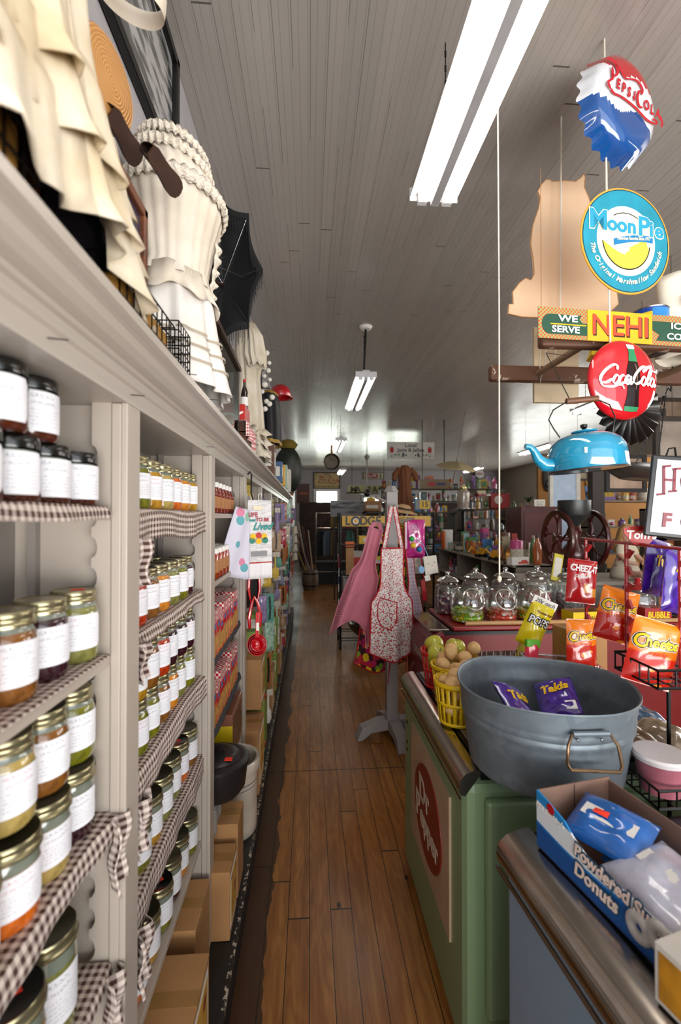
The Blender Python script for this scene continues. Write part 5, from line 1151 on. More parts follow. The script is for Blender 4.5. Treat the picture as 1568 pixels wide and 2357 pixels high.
letters(pl, "Tom's", WHT, 0, .004, .036, -.0032, .001, .1)
def hangbag(px, py, k, lab, kind='puff', sc=1, tilt=8, yaw=-5, seed=1, **kw):
    q = onbar(k); p = at(px, py, Y=q.y-.03); g = 'orange cheese snack bags on the red rack' if kind == 'puff' else None
    return puffbag(lab, (p.x, q.y-.032, p.z), (math.radians(-6), math.radians(tilt), math.radians(yaw)), sc, seed, kind, g, **kw)
hangbag(1338, 1338, 0.0, 'small red cheese cracker bag clipped at left of red rack', 'crack', 1.0, 7, -4, 3, nm='cracker_bag', h=.165, w=.115)
hangbag(1338, 1480, 0.0, 'orange cheese snack bag hanging lowest, just behind the tub', 'puff', 1.02, 4, 5, 5)
hangbag(1418, 1415, .40, 'orange cheese snack bag in the middle of the red rack', 'puff', 1.0, 16, -8, 7)
hangbag(1500, 1502, .92, 'largest orange cheese snack bag, nearest the right edge', 'puff', 1.0, 16, -12, 9)
# purple and yellow bags further right edge
for i, (px, py, k) in enumerate(((1556, 1340, 1.02), (1540, 1310, .9))):
    q = onbar(k); p = at(px, py, Y=q.y+.10)
    puffbag(['dark purple snack bag hanging behind the right end of the red rack', 'second dark purple bag behind the rack strip'][i], (p.x, q.y+.10+.05*i, p.z), (0, .2, .4), 1, 31+i, 'purple', None, 'chip_bag')
# ---------------------------------------------------------------- donut box on the front cooler
fa, na = at(1236, 1945, Z=ZG+.004), at(1512, 2228, Z=ZG+.004)
ang = math.atan2(na.y-fa.y, na.x-fa.x)      # direction of the printed side, far to near
Ld, Wd, Hd = .36, .20, .125
dn = NT('donut_box_print'); s_ = dn.n('ShaderNodeSeparateXYZ', Vector=dn.co()); z_ = s_.outputs[2]
cc = dn.ramp(dn.math('ADD', dn.math('MULTIPLY', z_, 8.0), dn.math('MULTIPLY', dn.math('SINE', dn.math('MULTIPLY', s_.outputs[0], 14.0)), .06)), [(.0, '#0f4f96'), (.42, '#1c78c4'), (.46, '#dfe5ea'), (.80, '#e6e9ec'), (.82, '#1d86c8'), (1, '#2a8fd0')], 'CONSTANT'); DN = dn.done(cc, .4)
t = thing('donut_box', 'blue and white open carton lettered Powdered Sugar Donuts', 'box', (fa.x, fa.y, ZG+.004), (0, 0, ang))
m = MB()
side = [(0, 0), (Ld, 0), (Ld, Hd*.62), (.15, Hd*.60), (.11, Hd*.72), (.085, Hd*.86), (.04, Hd*.95), (0, Hd)]
m.prism(side, 0, .003, 0); fr_ = m.build('printed_side', [DN], t)
MB().lim((0, 0, 0), (Ld, Wd, .003)).lim((0, .003, 0), (.003, Wd, Hd)).lim((0, Wd-.003, 0), (Ld, Wd, Hd*.95)).lim((Ld-.003, 0, 0), (Ld, Wd, Hd*.6)).lim((.001, .0035, .0), (Ld, .005, Hd*.58)).build('card_walls', M('#7d6052', .8, name='cardboard'), t)
MB().lim((.003, Wd*.5-.001, .003), (.0042, Wd*.5+.001, Hd-.002)).build('card_fold', M('#4a342c', .8), t)
mb = MB()
for b_, mm, of in ((.004, 0, -.0012), (.0008, 1, -.0028)):
    tadd(mb, 'Powdered Sugar', .215, .071, .034, of, b_, .15, .9, -.02, mm); tadd(mb, 'Donuts', .165, .036, .036, of, b_, .15, .95, 0, mm)
mb.build('script_lettering', [M('#1b4a6a', .4), M('#f0d8cc', .4)], t)
mb = MB(); tadd(mb, 'Mrs. Freshley\'s', .042, .095, .014, -.0012, .0004, .2); mb.build('brand_lettering', WHT, t); MB().prism(circ(.011, 20, .045, .108), -.0012, -.0002).build('red_badge', RED, t)
ct = MB(); k = 0
for x, z, r in ((.26, .04, .026), (.30, .055, .028), (.315, .03, .024)):
    v = []
    n = 24
    for j in range(9):
        a = PI*j/8
        for i in range(n): b_ = 2*PI*i/n; rr = r*.62 + r*.38*math.cos(a); v.append((x+rr*math.cos(b_), -.001-.008*math.sin(a), z+rr*math.sin(b_)))
    ct.add(v, [(j*n+i, (j+1)*n+i, (j+1)*n+(i+1) % n, j*n+(i+1) % n) for j in range(8) for i in range(n)])
ct.build('donut_picture', M('#b9b6b4', .7, var=.2, vs=60), t, smooth=True)
for i, (x, y, z, rx, rz, c, w, h) in enumerate(((.10, .10, .085, -70, 20, '#1a64b8', .15, .12), (.24, .09, .07, -75, -8, '#c8cadd', .18, .14), (.17, .14, .04, -85, 10, '#2a78c8', .15, .12), (.30, .12, .05, -85, 0, '#1a64b8', .14, .12))):
    wp = t.matrix_basis @ Vector((x, y, z)) if False else Matrix.Rotation(ang, 4, 'Z') @ Vector((x, y, z))
    b = thing('donut_packet', ['blue donut packet with red sticker on top in the donut box', 'white and lilac donut packet on top in the donut box', 'blue donut packet underneath in the donut box', 'blue donut packet at the near end of the donut box'][i], 'packet', (fa.x+wp.x, fa.y+wp.y, ZG+.004+wp.z), (math.radians(rx), 0, ang+math.radians(rz)), 'donut packets in the box')
    mb, fn = bagmesh(w, h, .045, 1, 50+i); mb.build('wrapper', M(c, .22, coat=.8, var=.25, vs=18), b, smooth=True)
    q = MB().lim((-w*.35, -.004, -.01), (w*.35, -.002, .022)); bag_project(q, fn, w, h, .002).build('white_band', WHT, b)
    if i == 0: q = MB().lim((-.03, -.004, .0), (.0, -.002, .014)); bag_project(q, fn, w, h, .004).build('price_sticker', ORNG, b)
# small carton bottom right corner
p = at(1535, 2200, Y=.66)
t = thing('cookie_carton', 'small white-edged yellow and brown carton at the bottom right corner', 'carton', (p.x+.07, .60, ZG+.004), ang+.05)
MB().lim((-.09, -.06, 0), (.09, .06, .09)).build('box_body', M('#c9c3bb', .6), t, bev=.002); MB().lim((-.082, -.0612, .008), (.082, -.06, .08)).lim((-.0912, -.052, .008), (-.09, .052, .08)).build('yellow_panel', M('#b57c1a', .5, var=.3, vs=30), t)
# black wire baskets stand at right edge
BW = IRON
def wrack(name, lab, loc, rz, dx, dy, dz):
    return wirebox(name, lab, 'basket', loc, dx, dy, dz, .04, None, IRON)
st = thing('black_wire_stand', 'black wire basket stand at the right edge beside the coolers', 'rack', (1.03, 1.165, 0))
for x in (.0, .22):
    for y in (-.08, .08): MB().cyl((x, y, 0), (x, y, 1.34), .006, n=6).build('upright', IRON, st)
for z in (.40, .92, 1.22):
    mb = MB()
    for dz in (0, .045): mb.tube([(-.16, -.08, z+dz), (.22, -.08, z+dz), (.22, .08, z+dz), (-.16, .08, z+dz)], .004, 5, closed=True)
    for i in range(9): mb.cyl((-.16+.38*i/8, -.08, z), (-.16+.38*i/8, .08, z), .0022, n=4); 
    for i in range(9): mb.cyl((-.16+.38*i/8, -.08, z), (-.16+.38*i/8, -.08, z+.045), .0022, n=4)
    for i in range(6): mb.cyl((-.16, -.08+.16*i/5, z), (.22, -.08+.16*i/5, z), .0022, n=4); mb.cyl((-.16, -.08+.16*i/5, z), (-.16, -.08+.16*i/5, z+.045), .0022, n=4)
    mb.build('wire_shelf', IRON, st)
t = thing('round_plastic_tub', 'pink-filled clear plastic tub with white lid on the black wire stand', 'tub', (.935, 1.16, .925))
MB().lathe([(.001, 0), (.05, 0), (.062, .085)], 28).build('tub_body', M('#b46a78', .25, coat=.6, var=.3), t, smooth=True); MB().lathe([(.066, .082), (.068, .092), (.063, .098), (.001, .096)], 28).build('lid', M('#e6dfe2', .35), t, smooth=True)
for i, (x, y, z, c, lab) in enumerate(((1.05, 1.17, .925, '#8f7d6a', 'clear bag of brown nuts on the middle wire shelf'), (1.18, 1.17, .925, '#5a4636', 'clear bag of dark treats on the middle wire shelf'), (.95, 1.16, .405, '#6a4a2c', 'brown packet on the low wire shelf'), (1.1, 1.16, .405, '#8a7a66', 'tan packet on the low wire shelf'), (1.08, 1.18, 1.225, '#8a1a3a', 'crimson packet on the top wire shelf'))):
    b = thing('snack_packet', lab, 'packet', (x, y, z+.055), (math.radians(-14), 0, .2*i), 'packets on the wire stand'); mb, fn = bagmesh(.11, .11, .05, 1, 60+i); mb.build('wrapper', M(c, .25, coat=.8, var=.4, vs=40), b, smooth=True)

# brown and clear packets lying on the green cooler right of the tub
for i, (x, y, c, lab) in enumerate(((1.02, 1.38, '#6a4a2c', 'clear bag of brown biscuits lying on the green cooler right of the tub'), (1.15, 1.42, '#8c7a62', 'clear bag of pale biscuits lying on the green cooler right edge'), (1.03, 1.50, '#7c2a2a', 'dark red packet lying behind the bag of brown biscuits'), (1.17, 1.55, '#3f6288', 'blue and clear packet lying at far right of the green cooler'), (1.12, 1.68, '#9c8a74', 'tan packet lying behind the rack on the green cooler'))):
    b = thing('snack_packet', lab, 'packet', (x, y, ZG+.035), (math.radians(-82), 0, .5*i), 'packets lying on the green cooler'); mb, fn = bagmesh(.15, .14, .06, 1, 80+i); mb.build('wrapper', M(c, .2, coat=.9, var=.5, vs=45), b, smooth=True)
# ================================================================ LEFT BAYS BEYOND THE JARS
HC = M('#6e1c0c', .1, coat=1, var=.2); HC2 = M('#8d2c08', .1, coat=1, var=.3); TAN = M('#9c6a40', .7, name='kraft_label')
def honey(rows, kind):
    for (y, x, i, r_) in rows: pass
hb0 = None; hb1 = None
for r_, x in enumerate((-.41, -.47)):
    for i in range(8):
        y = 1.775 + .082*i; lab = f'sauce bottle with white cap, {ORD[i]} in {"front" if r_ == 0 else "back"} row, top shelf of third bay'
        if hb0 is None:
            hb0 = thing('sauce_bottle', lab, 'bottle', (x, y, SZ[0]+.003), -.7, 'sauce bottles on the third bay')
            MB().lathe([(.001, 0), (.024, 0), (.026, .004), (.026, .075), (.022, .09), (.012, .105), (.011, .12), (.001, .12)], 16).build('bottle_body', HC, hb0, smooth=True)
            MB().lathe([(.0135, .112), (.0135, .134), (.001, .135)], 14).build('white_cap', WHT, hb0, smooth=True)
            MB().lathe([(.0265, .02), (.0265, .068)], 16).build('kraft_label', TAN, hb0, smooth=True); MB().prism(circ(.010, 14, 0, .045), -.0275, -.0268).build('red_badge', M('#a51c14', .5), hb0, (0, 0, 0))
        else: dup(hb0, (x, y, SZ[0]+.003), -.7, lab)
for r_, x in enumerate((-.41, -.475)):
    for i in range(8):
        y = 1.78 + .080*i; lab = f'amber honey jar with white lid, {ORD[i]} in {"front" if r_ == 0 else "back"} row, second shelf of third bay'
        if hb1 is None:
            hb1 = thing('honey_jar', lab, 'jar', (x, y, SZ[1]+.003), -.7, 'honey jars on the third bay')
            MB().lathe([(.001, 0), (.031, 0), (.033, .005), (.033, .09), (.029, .10), (.029, .105)], 18).build('jar_body', HC2, hb1, smooth=True)
            MB().lathe([(.031, .104), (.0315, .106), (.0315, .122), (.029, .124), (.001, .124)], 18).build('white_lid', WHT, hb1, smooth=True)
            MB().lathe([(.0335, .025), (.0335, .075)], 18).build('kraft_label', TAN, hb1, smooth=True)
        else: dup(hb1, (x, y, SZ[1]+.003), -.7, lab)
shelfcloth(2, 0, 2.2, 2.47, .006, .006, 9, gingham('#22252c', '#3a3d46', 1.0), label='dark grey cloth under the sauce bottles, third bay')
# red mix boxes
RGB_ = gingham('#a30e22', '#d8c3bc', 1.0)
m = NT('mix_box_print'); cz = m.n('ShaderNodeSeparateXYZ', Vector=m.co()); ck = m.n('ShaderNodeTexChecker', Vector=m.co(), Scale=90.0); m.set(ck.inputs[1], '#b01428'); m.set(ck.inputs[2], '#e0cfc8')
c = m.mix(m.math('GREATER_THAN', cz.outputs[2], .135), '#b01022', ck.outputs[0]); vo = m.n('ShaderNodeTexVoronoi', Vector=m.co(), Scale=32.0); c = m.mix(m.math('MULTIPLY', m.math('LESS_THAN', cz.outputs[2], .09), m.math('LESS_THAN', vo.outputs[0], .5)), c, '#c48a3c'); MIX = m.done(c, .3, 0, .3)
mb0 = None
for sh, z, nn in ((2, SZ[2], 10), (3, SZ[3], 10)):
    for r_, x in enumerate((-.40, -.47, -.53)):
        for i in range(nn):
            y = 1.76 + .068*i
            tall = .20 if (i+sh) % 4 != 1 else .17
            lab = f'red checked mix box, {ORD[i]} in {["front", "middle", "back"][r_]} row, {SHN[sh]} shelf of third bay'
            if mb0 is None:
                mb0 = thing('mix_box', lab, 'box', (x, y, z+.004), 0, 'red mix boxes in the third bay')
                MB().lim((-.030, -.031, 0), (.030, .031, .185)).build('carton_body', MIX, mb0, bev=.002)
                MB().lim((.0302, -.014, .112), (.031, .014, .130)).build('blue_panel', M('#3c6ea0', .4), mb0); MB().lim((.0302, -.026, .015), (.031, .026, .085)).build('food_picture', M('#b98a4a', .5, var=.4, vs=50), mb0)
            else: o = dup(mb0, (x, y, z+.004), R.uniform(-.06, .06), lab); o.scale = (1, 1, tall/.2)
DK = gingham('#222226', '#3b3b40', 2.0)
shelfcloth(2, 2, 1.72, 2.52, .02, .004, 12, DK, label='dark grey cloth along the third shelf, third bay')
shelfcloth(2, 3, 1.72, 2.52, .035, .004, 13, DK, label='dark grey cloth hanging along the fourth shelf, third bay')
BG_ = gingham('#15161a', '#dcd9d4', 1.0)
shelfcloth(2, 4, 1.72, 2.46, .10, .01, 14, BG_, px=.007, label='small black and white gingham cloth on fifth shelf, third bay')
# boxed griddle on the low shelf
t = thing('appliance_carton', 'brown and yellow appliance carton with a griddle picture, third bay', 'carton', (-.44, 2.26, SZ[4]+.006), 0)
MB().lim((-.09, -.15, 0), (.09, .15, .22)).build('box_body', M('#7a4a34', .4, coat=.3), t, bev=.003); MB().lim((-.091, -.151, .0), (.091, -.15, .17)).build('yellow_side', M('#c9ae12', .45), t)
MB().lim((-.06, -.12, .22), (.06, .12, .2212)).build('top_picture', M('#4a3a34', .3, var=.5, vs=18), t); MB().lim((.0902, -.12, .03), (.0915, .12, .19)).build('side_picture', M('#5a4030', .3, var=.5, vs=18), t)
# cast iron pot
CI = M('#262425', .38, .3, name='cast_iron')
t = thing('cast_iron_pot', 'black cast iron lidded pot with orange price sticker', 'pot', (-.375, 1.90, SZ[4]+.006))
MB().lathe([(.001, 0), (.09, 0), (.112, .03), (.122, .11), (.124, .13)], 40).build('pot_body', CI, t, smooth=True)
MB().lathe([(.130, .128), (.130, .138), (.110, .148), (.095, .146), (.085, .156), (.060, .164), (.04, .162), (.02, .168), (.001, .168)], 40).build('pot_lid', CI, t, smooth=True)
MB().tube([(-.03, 0, .16), (-.02, 0, .19), (.02, 0, .19), (.03, 0, .16)], .006).build('lid_handle', CI, t, smooth=True)
MB().lim((.04, -.07, .1615), (.07, -.045, .163)).build('price_sticker', ORNG, t)
# crock
def m_crock():
    t = NT('stoneware'); z = t.n('ShaderNodeSeparateXYZ', Vector=t.co()).outputs[2]
    a = t.math('LESS_THAN', t.math('ABSOLUTE', t.math('SUBTRACT', z, .285)), .002); b = t.math('LESS_THAN', t.math('ABSOLUTE', t.math('SUBTRACT', z, .262)), .0016)
    n = t.noise(t.co(), 8, 3); c = t.ramp(n, [(.3, '#aaa092'), (.7, '#c2b9ab')]); return t.done(t.mix(t.math('MAXIMUM', a, b), c, '#1b2348'), .28, 0, .5)
t = thing('stoneware_crock', 'cream stoneware crock with two blue stripes on the black platform', 'crock', (-.368, 2.23, ZP+.002)); t.scale = (1, 1, .88)
MB().lathe([(.001, 0), (.108, 0), (.114, .01), (.116, .05), (.118, .33), (.127, .335), (.13, .345), (.13, .385), (.124, .395), (.112, .39), (.108, .37), (.106, .05), (.001, .03)], 48).build('crock_body', m_crock(), t, smooth=True)
# cardboard boxes on the platform
GLAB = NT('jar_box_label'); vo = GLAB.n('ShaderNodeTexVoronoi', Vector=GLAB.co(), Scale=14.0); GL_ = GLAB.done(GLAB.ramp(vo.outputs[0], [(.2, '#7d2f1a'), (.32, '#c99a3a'), (.7, '#d2a548')]), .35)
def kbox(lab, x, y, z, dx, dy, dz, rz=0, lm=True):
    t = carton('cardboard_box', lab, 'box', (x, y, z), (dx, dy, dz), KRAFT, rz, None, True, 'cardboard boxes on the shelf platform')
    if lm:
        MB().lim((dx/2+.0004, -dy*.42, dz*.12), (dx/2+.0012, dy*.42, dz*.92)).build('white_border', WHT, t); MB().lim((dx/2+.001, -dy*.37, dz*.18), (dx/2+.002, dy*.37, dz*.86)).build('amber_label', GL_, t)
    return t
kbox('brown box with amber label on platform, nearest camera', -.425, .985, ZP+.001, .24, .16, .19)
kbox('brown box with amber label on platform under the second bay, behind the nearest', -.415, 1.21, ZP+.001, .26, .25, .255)
kbox('brown box standing behind the second bay box, against the post', -.44, 1.50, ZP+.001, .2, .2, .26, lm=False)
kbox('brown box with amber label beside the crock', -.40, 1.72, ZP+.001, .24, .15, .24)
kbox('taller plain brown box between crock and labelled box', -.40, 1.90, ZP+.001, .24, .15, .29, lm=False)
kbox('brown box with amber label standing beyond the crock', -.395, 2.62, ZP+.001, .25, .26, .34)
kbox('upper brown box with black label on the low shelf, fourth bay', -.41, 2.80, SZ[4]+.004, .26, .22, .29)
kbox('brown box on platform in fifth bay', -.40, 3.62, ZP+.001, .24, .24, .32); kbox('smaller brown box on top of the fifth bay box', -.40, 3.62, ZP+.323, .2, .2, .2)
kbox('brown box with label on platform in sixth bay', -.40, 4.5, ZP+.001, .25, .26, .34); kbox('brown box stacked in the sixth bay', -.40, 4.5, ZP+.343, .22, .22, .25)
kbox('distant brown box on platform in seventh bay', -.40, 5.4, ZP+.001, .24, .26, .3)
# green lantern boxes
GB = M('#86a046', .45, var=.08); 
for i, (y, z, lab) in enumerate(((3.02, ZP+.001, 'lower green lantern box with red lantern on the platform'), (3.02, ZP+.303, 'upper green lantern box stacked on the first'), (4.05, ZP+.001, 'green lantern box further along on the platform'), (4.05, ZP+.303, 'green lantern box on top of the further one'), (2.98, SZ[3]+.004, 'small green box on the fourth shelf, fourth bay'))):
    t = thing('lantern_box', lab, 'box', (-.375, y, z), 0, 'green lantern boxes'); s = 1 if z < .6 else .7
    MB().lim((-.09*s, -.09*s, 0), (.09*s, .09*s, .30*s)).build('box_body', GB, t, bev=.003); MB().lim((-.085*s, -.0912*s, .18*s), (.085*s, -.09*s, .26*s)).build('pale_panel', PAPER, t)
    tadd(MB(), 'LANTERN', 0, .16*s, .035*s, -.0925*s, .0006, 0, .8).build('lettering', BK, t)
    q = MB().lathe([(.001, .02), (.04, .02), (.045, .05), (.02, .07), (.028, .1), (.02, .13), (.001, .135)], 16, (.055, -.05, 0)); q.v = [(x*s, y_*s, z_*s) for x, y_, z_ in q.v]; q.build('red_lantern', M('#b0141a', .2, coat=1), t, smooth=True)
# pink striped cloth box + pans, fourth bay
t = thing('pink_gift_box', 'pink and white checked boxed set on the fourth bay low shelf', 'box', (-.42, 2.98, SZ[4]+.006)); MB().lim((-.08, -.1, 0), (.08, .1, .22)).build('box_body', gingham('#c0455c', '#e8c9c8', 40.0), t, bev=.002); MB().lim((.0801, -.05, .08), (.082, .05, .18)).build('window_panel', BLK, t)
for k, sh in enumerate((1, 2)):
    t = thing('mixing_bowl', ['steel mixing bowl on second shelf, fourth bay', 'steel mixing bowl with dark rim on third shelf, fourth bay'][k], 'bowl', (-.43, 2.85, SZ[sh]+.003)); MB().lathe([(.001, 0), (.05, 0), (.08, .03), (.10, .08), (.104, .082)], 28).build('bowl_body', STEEL, t, smooth=True, solid=.0015); MB().lathe([(.102, .080), (.107, .083), (.104, .087)], 28).build('rolled_rim', IRON, t, smooth=True)
# ---------------------------------------------------------------- hanging things on the posts
t = thing('hanging_hook', 'black plastic hook over the cornice holding the tea towels', 'hook', (-.335, 2.50, 1.74)); MB().tube([(0, 0, .14), (.012, -.006, .155), (.02, 0, .14), (.018, .0, .04), (.03, 0, .0), (.05, 0, -.005), (.06, 0, .02)], .005).build('hook_body', BLK, t, smooth=True)
# white tea towel with lettering
def m_towel():
    t = NT('tea_towel'); co = t.co(); s = t.n('ShaderNodeSeparateXYZ', Vector=co); n = t.noise(t.n('ShaderNodeMapping', Vector=co, Scale=(9.0, 9.0, 70.0)), 1.0, 3)
    c = t.ramp(n, [(.42, '#d4d2d3'), (.5, '#bdbbbd'), (.56, '#d8d6d7')]); z = s.outputs[2]
    c = t.mix(t.math('LESS_THAN', t.math('ABSOLUTE', t.math('ADD', z, .318)), .003), c, '#a3281c'); c = t.mix(t.math('LESS_THAN', z, -.322), c, '#dedcde'); return t.done(c, .9)
TX, TY_, TZ_ = -.262, 2.34, 1.735
t = thing('tea_towel', 'white tea towel printed with flowers and teal words to be Lived', 'towel', (TX, TY_, TZ_), (0, 0, math.radians(28)))
MB().grid(lambda u, v: ((u-.5)*(.125+.03*v)+.01*(1-v), .004*math.sin(u*9+1)*(.3+v) + .003*math.sin(u*22), -.40*v), 24, 16).build('towel_cloth', m_towel(), t, smooth=True, solid=.008)
def tl(s, x, z, size, c, sh=0, b=.0006, sx=1): tadd(MB(), s, x, z, size, -.0115, b, sh, sx).build('lettering', c, t)
tl('LIFE', -.03, -.075, .03, M('#a3283a', .7)); tl('was', -.035, -.102, .022, M('#1f8a86', .7), .4); tl('TO BE', .02, -.100, .026, M('#a3283a', .7)); tl('Lived', .018, -.135, .052, M('#1f8a86', .7), .45, .001, .9)
fl = MB()
for x, z, c in ((-.03, -.185, 1), (.0, -.18, 0), (.03, -.185, 1), (-.035, -.205, 2), (.0, -.208, 1), (.035, -.205, 2)): fl.prism(circ(.016, 10, x, z), -.0128, -.0118, c)
fl.build('printed_flowers', [M('#b8362e', .7), M('#e0b020', .7), M('#2f7f6a', .7)], t)
MB().prism([(-.04, -.26), (.045, -.26), (.045, -.285), (-.04, -.285)], -.0122, -.0116).build('printed_crate', M('#8a898c', .7), t)
MB().lim((-.03, -.013, -.05), (.02, -.012, -.03)).build('product_tag', M('#d9cdb0', .6), t); MB().tube([(0, 0, 0), (.005, 0, .03), (.018, 0, .035), (.02, 0, .02)], .002).build('plastic_hanger', WHT, t)
t = thing('tea_towel', 'white tea towel with pink and teal flowers behind the lettered towel', 'towel', (-.325, 2.28, 1.69), (0, math.radians(12), math.radians(50)))
fm = NT('floral_towel'); v_ = fm.n('ShaderNodeTexVoronoi', Vector=fm.co(), Scale=16.0); sp = fm.n('ShaderNodeSeparateColor', Color=v_.outputs['Color']).outputs[0]; c = fm.mix(fm.math('MULTIPLY', fm.math('LESS_THAN', v_.outputs[0], .38), fm.math('GREATER_THAN', sp, .35)), '#c9c7d6', fm.ramp(sp, [(0, '#8fb7a0'), (.5, '#cc7d98'), (.75, '#5f9ea8')], 'CONSTANT'))
MB().grid(lambda u, v: ((u-.5)*(.10+.10*v), .006*math.sin(u*8+v*3), -.34*v), 20, 14).build('towel_cloth', fm.done(c, .9), t, smooth=True, solid=.006)
t = thing('tea_towel', 'white tea towel with teal and pink pattern hanging beyond the lettered one', 'towel', (-.29, 2.68, 1.66), (0, 0, math.radians(40))); MB().grid(lambda u, v: ((u-.5)*(.12+.04*v), .006*math.sin(u*8), -.16*v), 16, 8).build('towel_cloth', fm.m, t, smooth=True, solid=.006)
# red tongs and measuring cups
RP = M('#c40a1c', .2, coat=.8); 
t = thing('kitchen_tongs', 'pair of red kitchen tongs on black card hanging below the towels', 'tongs', (-.31, 2.55, 1.37), (0, 0, math.radians(35)))
MB().lim((-.035, .0, -.22), (.035, .003, .0)).build('black_card', BLK, t)
for s in (-1, 1): MB().tube([(s*.012, -.008, 0), (s*.030, -.01, -.04), (s*.034, -.01, -.12), (s*.02, -.01, -.19)], [.005, .008, .008, .004], 8).build('red_handle', RP, t, smooth=True)
t = thing('red_tongs', 'red silicone tongs hanging in front of the measuring cups', 'tongs', (-.30, 2.50, 1.20), (0, 0, math.radians(35)))
for s in (-1, 1): MB().tube([(0, -.004, .02), (s*.018, -.008, -.02), (s*.034, -.008, -.09), (s*.030, -.008, -.15)], [.003, .008, .011, .008], 8).build('arm', RP, t, smooth=True)
t = thing('measuring_cups', 'nested set of red measuring cups hanging on the post', 'measuring cups', (-.285, 2.38, .985), (math.radians(70), math.radians(10), math.radians(30)))
MB().tube([(0, .165, .035), (0, .19, .02), (-.01, .20, -.055)], .002, 5).build('hanging_ring', STEEL, t)
for k, r in enumerate((.052, .043, .035)):
    MB().lathe([(.001, .0+.004*k), (r*.8, .004*k), (r, .035+.003*k), (r*1.05, .036+.003*k)], 28).build('cup', RP, t, smooth=True, solid=.0015)
MB().box((0, .10, .035), (.02, .13, .005)).build('handle', RP, t, bev=.003); MB().lim((-.008, .07, .038), (.008, .11, .039)).build('white_tag', WHT, t)
tagc = [('#a7c9b4', 'mint'), ('#c0a282', 'tan'), ('#cdbfae', 'pale'), ('#b53a4a', 'red'), ('#8a8fa8', 'grey-blue'), ('#d3b24a', 'yellow'), ('#8c7ba3', 'violet'), ('#d8d2c6', 'white'), ('#5fa08f', 'teal'), ('#a8622c', 'copper')]
PKT = clear('#ffffff', .8)
kinds = [('wooden spoon pack', 'utensil pack'), ('cutter pack', 'utensil pack'), ('brush pack', 'brush'), ('whisk pack', 'utensil pack'), ('scoop card', 'utensil pack')]
rr = random.Random(3); cnt = {}
def hangpack(y, z, x, col, cn, h, w, k):
    kd = kinds[k % 5]; key = (cn, kd[0]); 
    lv = 'eye level' if z > 1.5 else 'chest height' if z > 1.1 else 'waist height' if z > .75 else 'knee height'
    bay = min(int((y-2.53)/.83)+4, 10)
    base = f'{cn} {kd[0]} hanging at {lv} by post {["", "one", "two", "three", "four", "five", "six", "seven", "eight", "nine", "ten"][bay-1]} from the camera'
    cnt[base] = cnt.get(base, 0)+1
    if cnt[base] > 1: base += f', {ORD[cnt[base]-1]} such'
    rz_ = rr.uniform(.2, .9); t = thing('utensil_pack', base, kd[1], (x, y, z), (0, 0, rz_), 'utensil packs hanging from the shelving posts')
    bk = x + .385; hk = MB().tube([(0, 0, -.01), (-.004, 0, .008), (-bk*math.cos(rz_), bk*math.sin(rz_), .012)], .0022, 5).build('wire_hook', IRON, t)
    if k % 3 == 0: MB().lathe([(.006, 0), (.008, -h*.55), (w*.32, -h*.62), (w*.40, -h*.85), (w*.2, -h), (.001, -h)], 10, sy=.4).build('utensil', M(col, .5), t, smooth=True); MB().lim((-w/2, -.002, -h*.18), (w/2, .002, 0)).build('header_card', M('#c9c2b6', .6, var=.4, vs=60), t)
    elif k % 3 == 1:
        mb, fn = bagmesh(w, h, .03, 1, k); mb.v = [(a, b, c-h/2) for a, b, c in mb.v]; mb.build('packet', M(col, .25, coat=.7, var=.45, vs=45), t, smooth=True); MB().lim((-w/2, -.003, -.035), (w/2, .003, 0)).build('header_card', M(col, .6), t)
    else:
        MB().lim((-w/2, -.002, -h), (w/2, .002, 0)).build('backing_card', M(col, .6, var=.35, vs=70), t, bev=.001); MB().tube([(0, -.008, -.02), (.006, -.01, -h*.5), (0, -.008, -h*.9)], .007, 8).build('utensil', M(['#8a8a8e', '#b08a5a', '#303036'][k % 3], .3, .3), t, smooth=True)
for b in range(3, 10):
    yp = PY[b] if b < len(PY) else 7.5
    for j in range(7 if b > 3 else 3):
        if b == 3:
            y, z = yp+.25+.2*rr.random(), [1.62, 1.40, 1.15][j]
        else: y, z = yp - .03 + rr.uniform(-.09, .09), 1.76 - .22*j + rr.uniform(-.03, .03)
        c = tagc[rr.randrange(10)]; hangpack(y, z, XF+rr.uniform(.03, .055), c[0], c[1], rr.uniform(.16, .24), rr.uniform(.06, .10), rr.randrange(60))
        if b > 4 and j % 2 == 0:
            c = tagc[rr.randrange(10)]; hangpack(y+.35, z+.05, XF+rr.uniform(.03, .06), c[0], c[1], rr.uniform(.16, .24), rr.uniform(.07, .12), rr.randrange(60))
# goods on shelves of the far bays
gn = 0
for b in range(3, 9):
    for sh in range(5):
        if b == 3 and sh in (1, 2, 4): continue
        y = PY[b] + .07
        while y < PY[b+1] - .16:
            w = rr.uniform(.07, .14); h = rr.uniform(.08, .2); c = tagc[rr.randrange(10)]; gn += 1
            if b == 3 and sh == 3 and abs(y-2.98) < .13: y += w+.02; continue
            nth = int((y-PY[b])/.12)
            o = thing('packaged_goods', f'{c[1]} packaged box on {SHN[sh]} shelf of the {BAYN[b]} bay, {ORD[nth]} from its near post', 'package', (-.43, y+w/2, SZ[sh]+.002), 0, 'packaged goods on the far shelves')
            MB().lim((-.045, -w*.46, 0), (.045, w*.46, h)).build('box_body', M(c[0], .5, var=.3, vs=40), o, bev=.003); MB().lim((.0452, -w*.3, h*.3), (.046, w*.3, h*.7)).lim((-.03, -w*.46-.001, h*.3), (.03, -w*.46, h*.7)).build('label', PAPER, o)
            y += w + .012
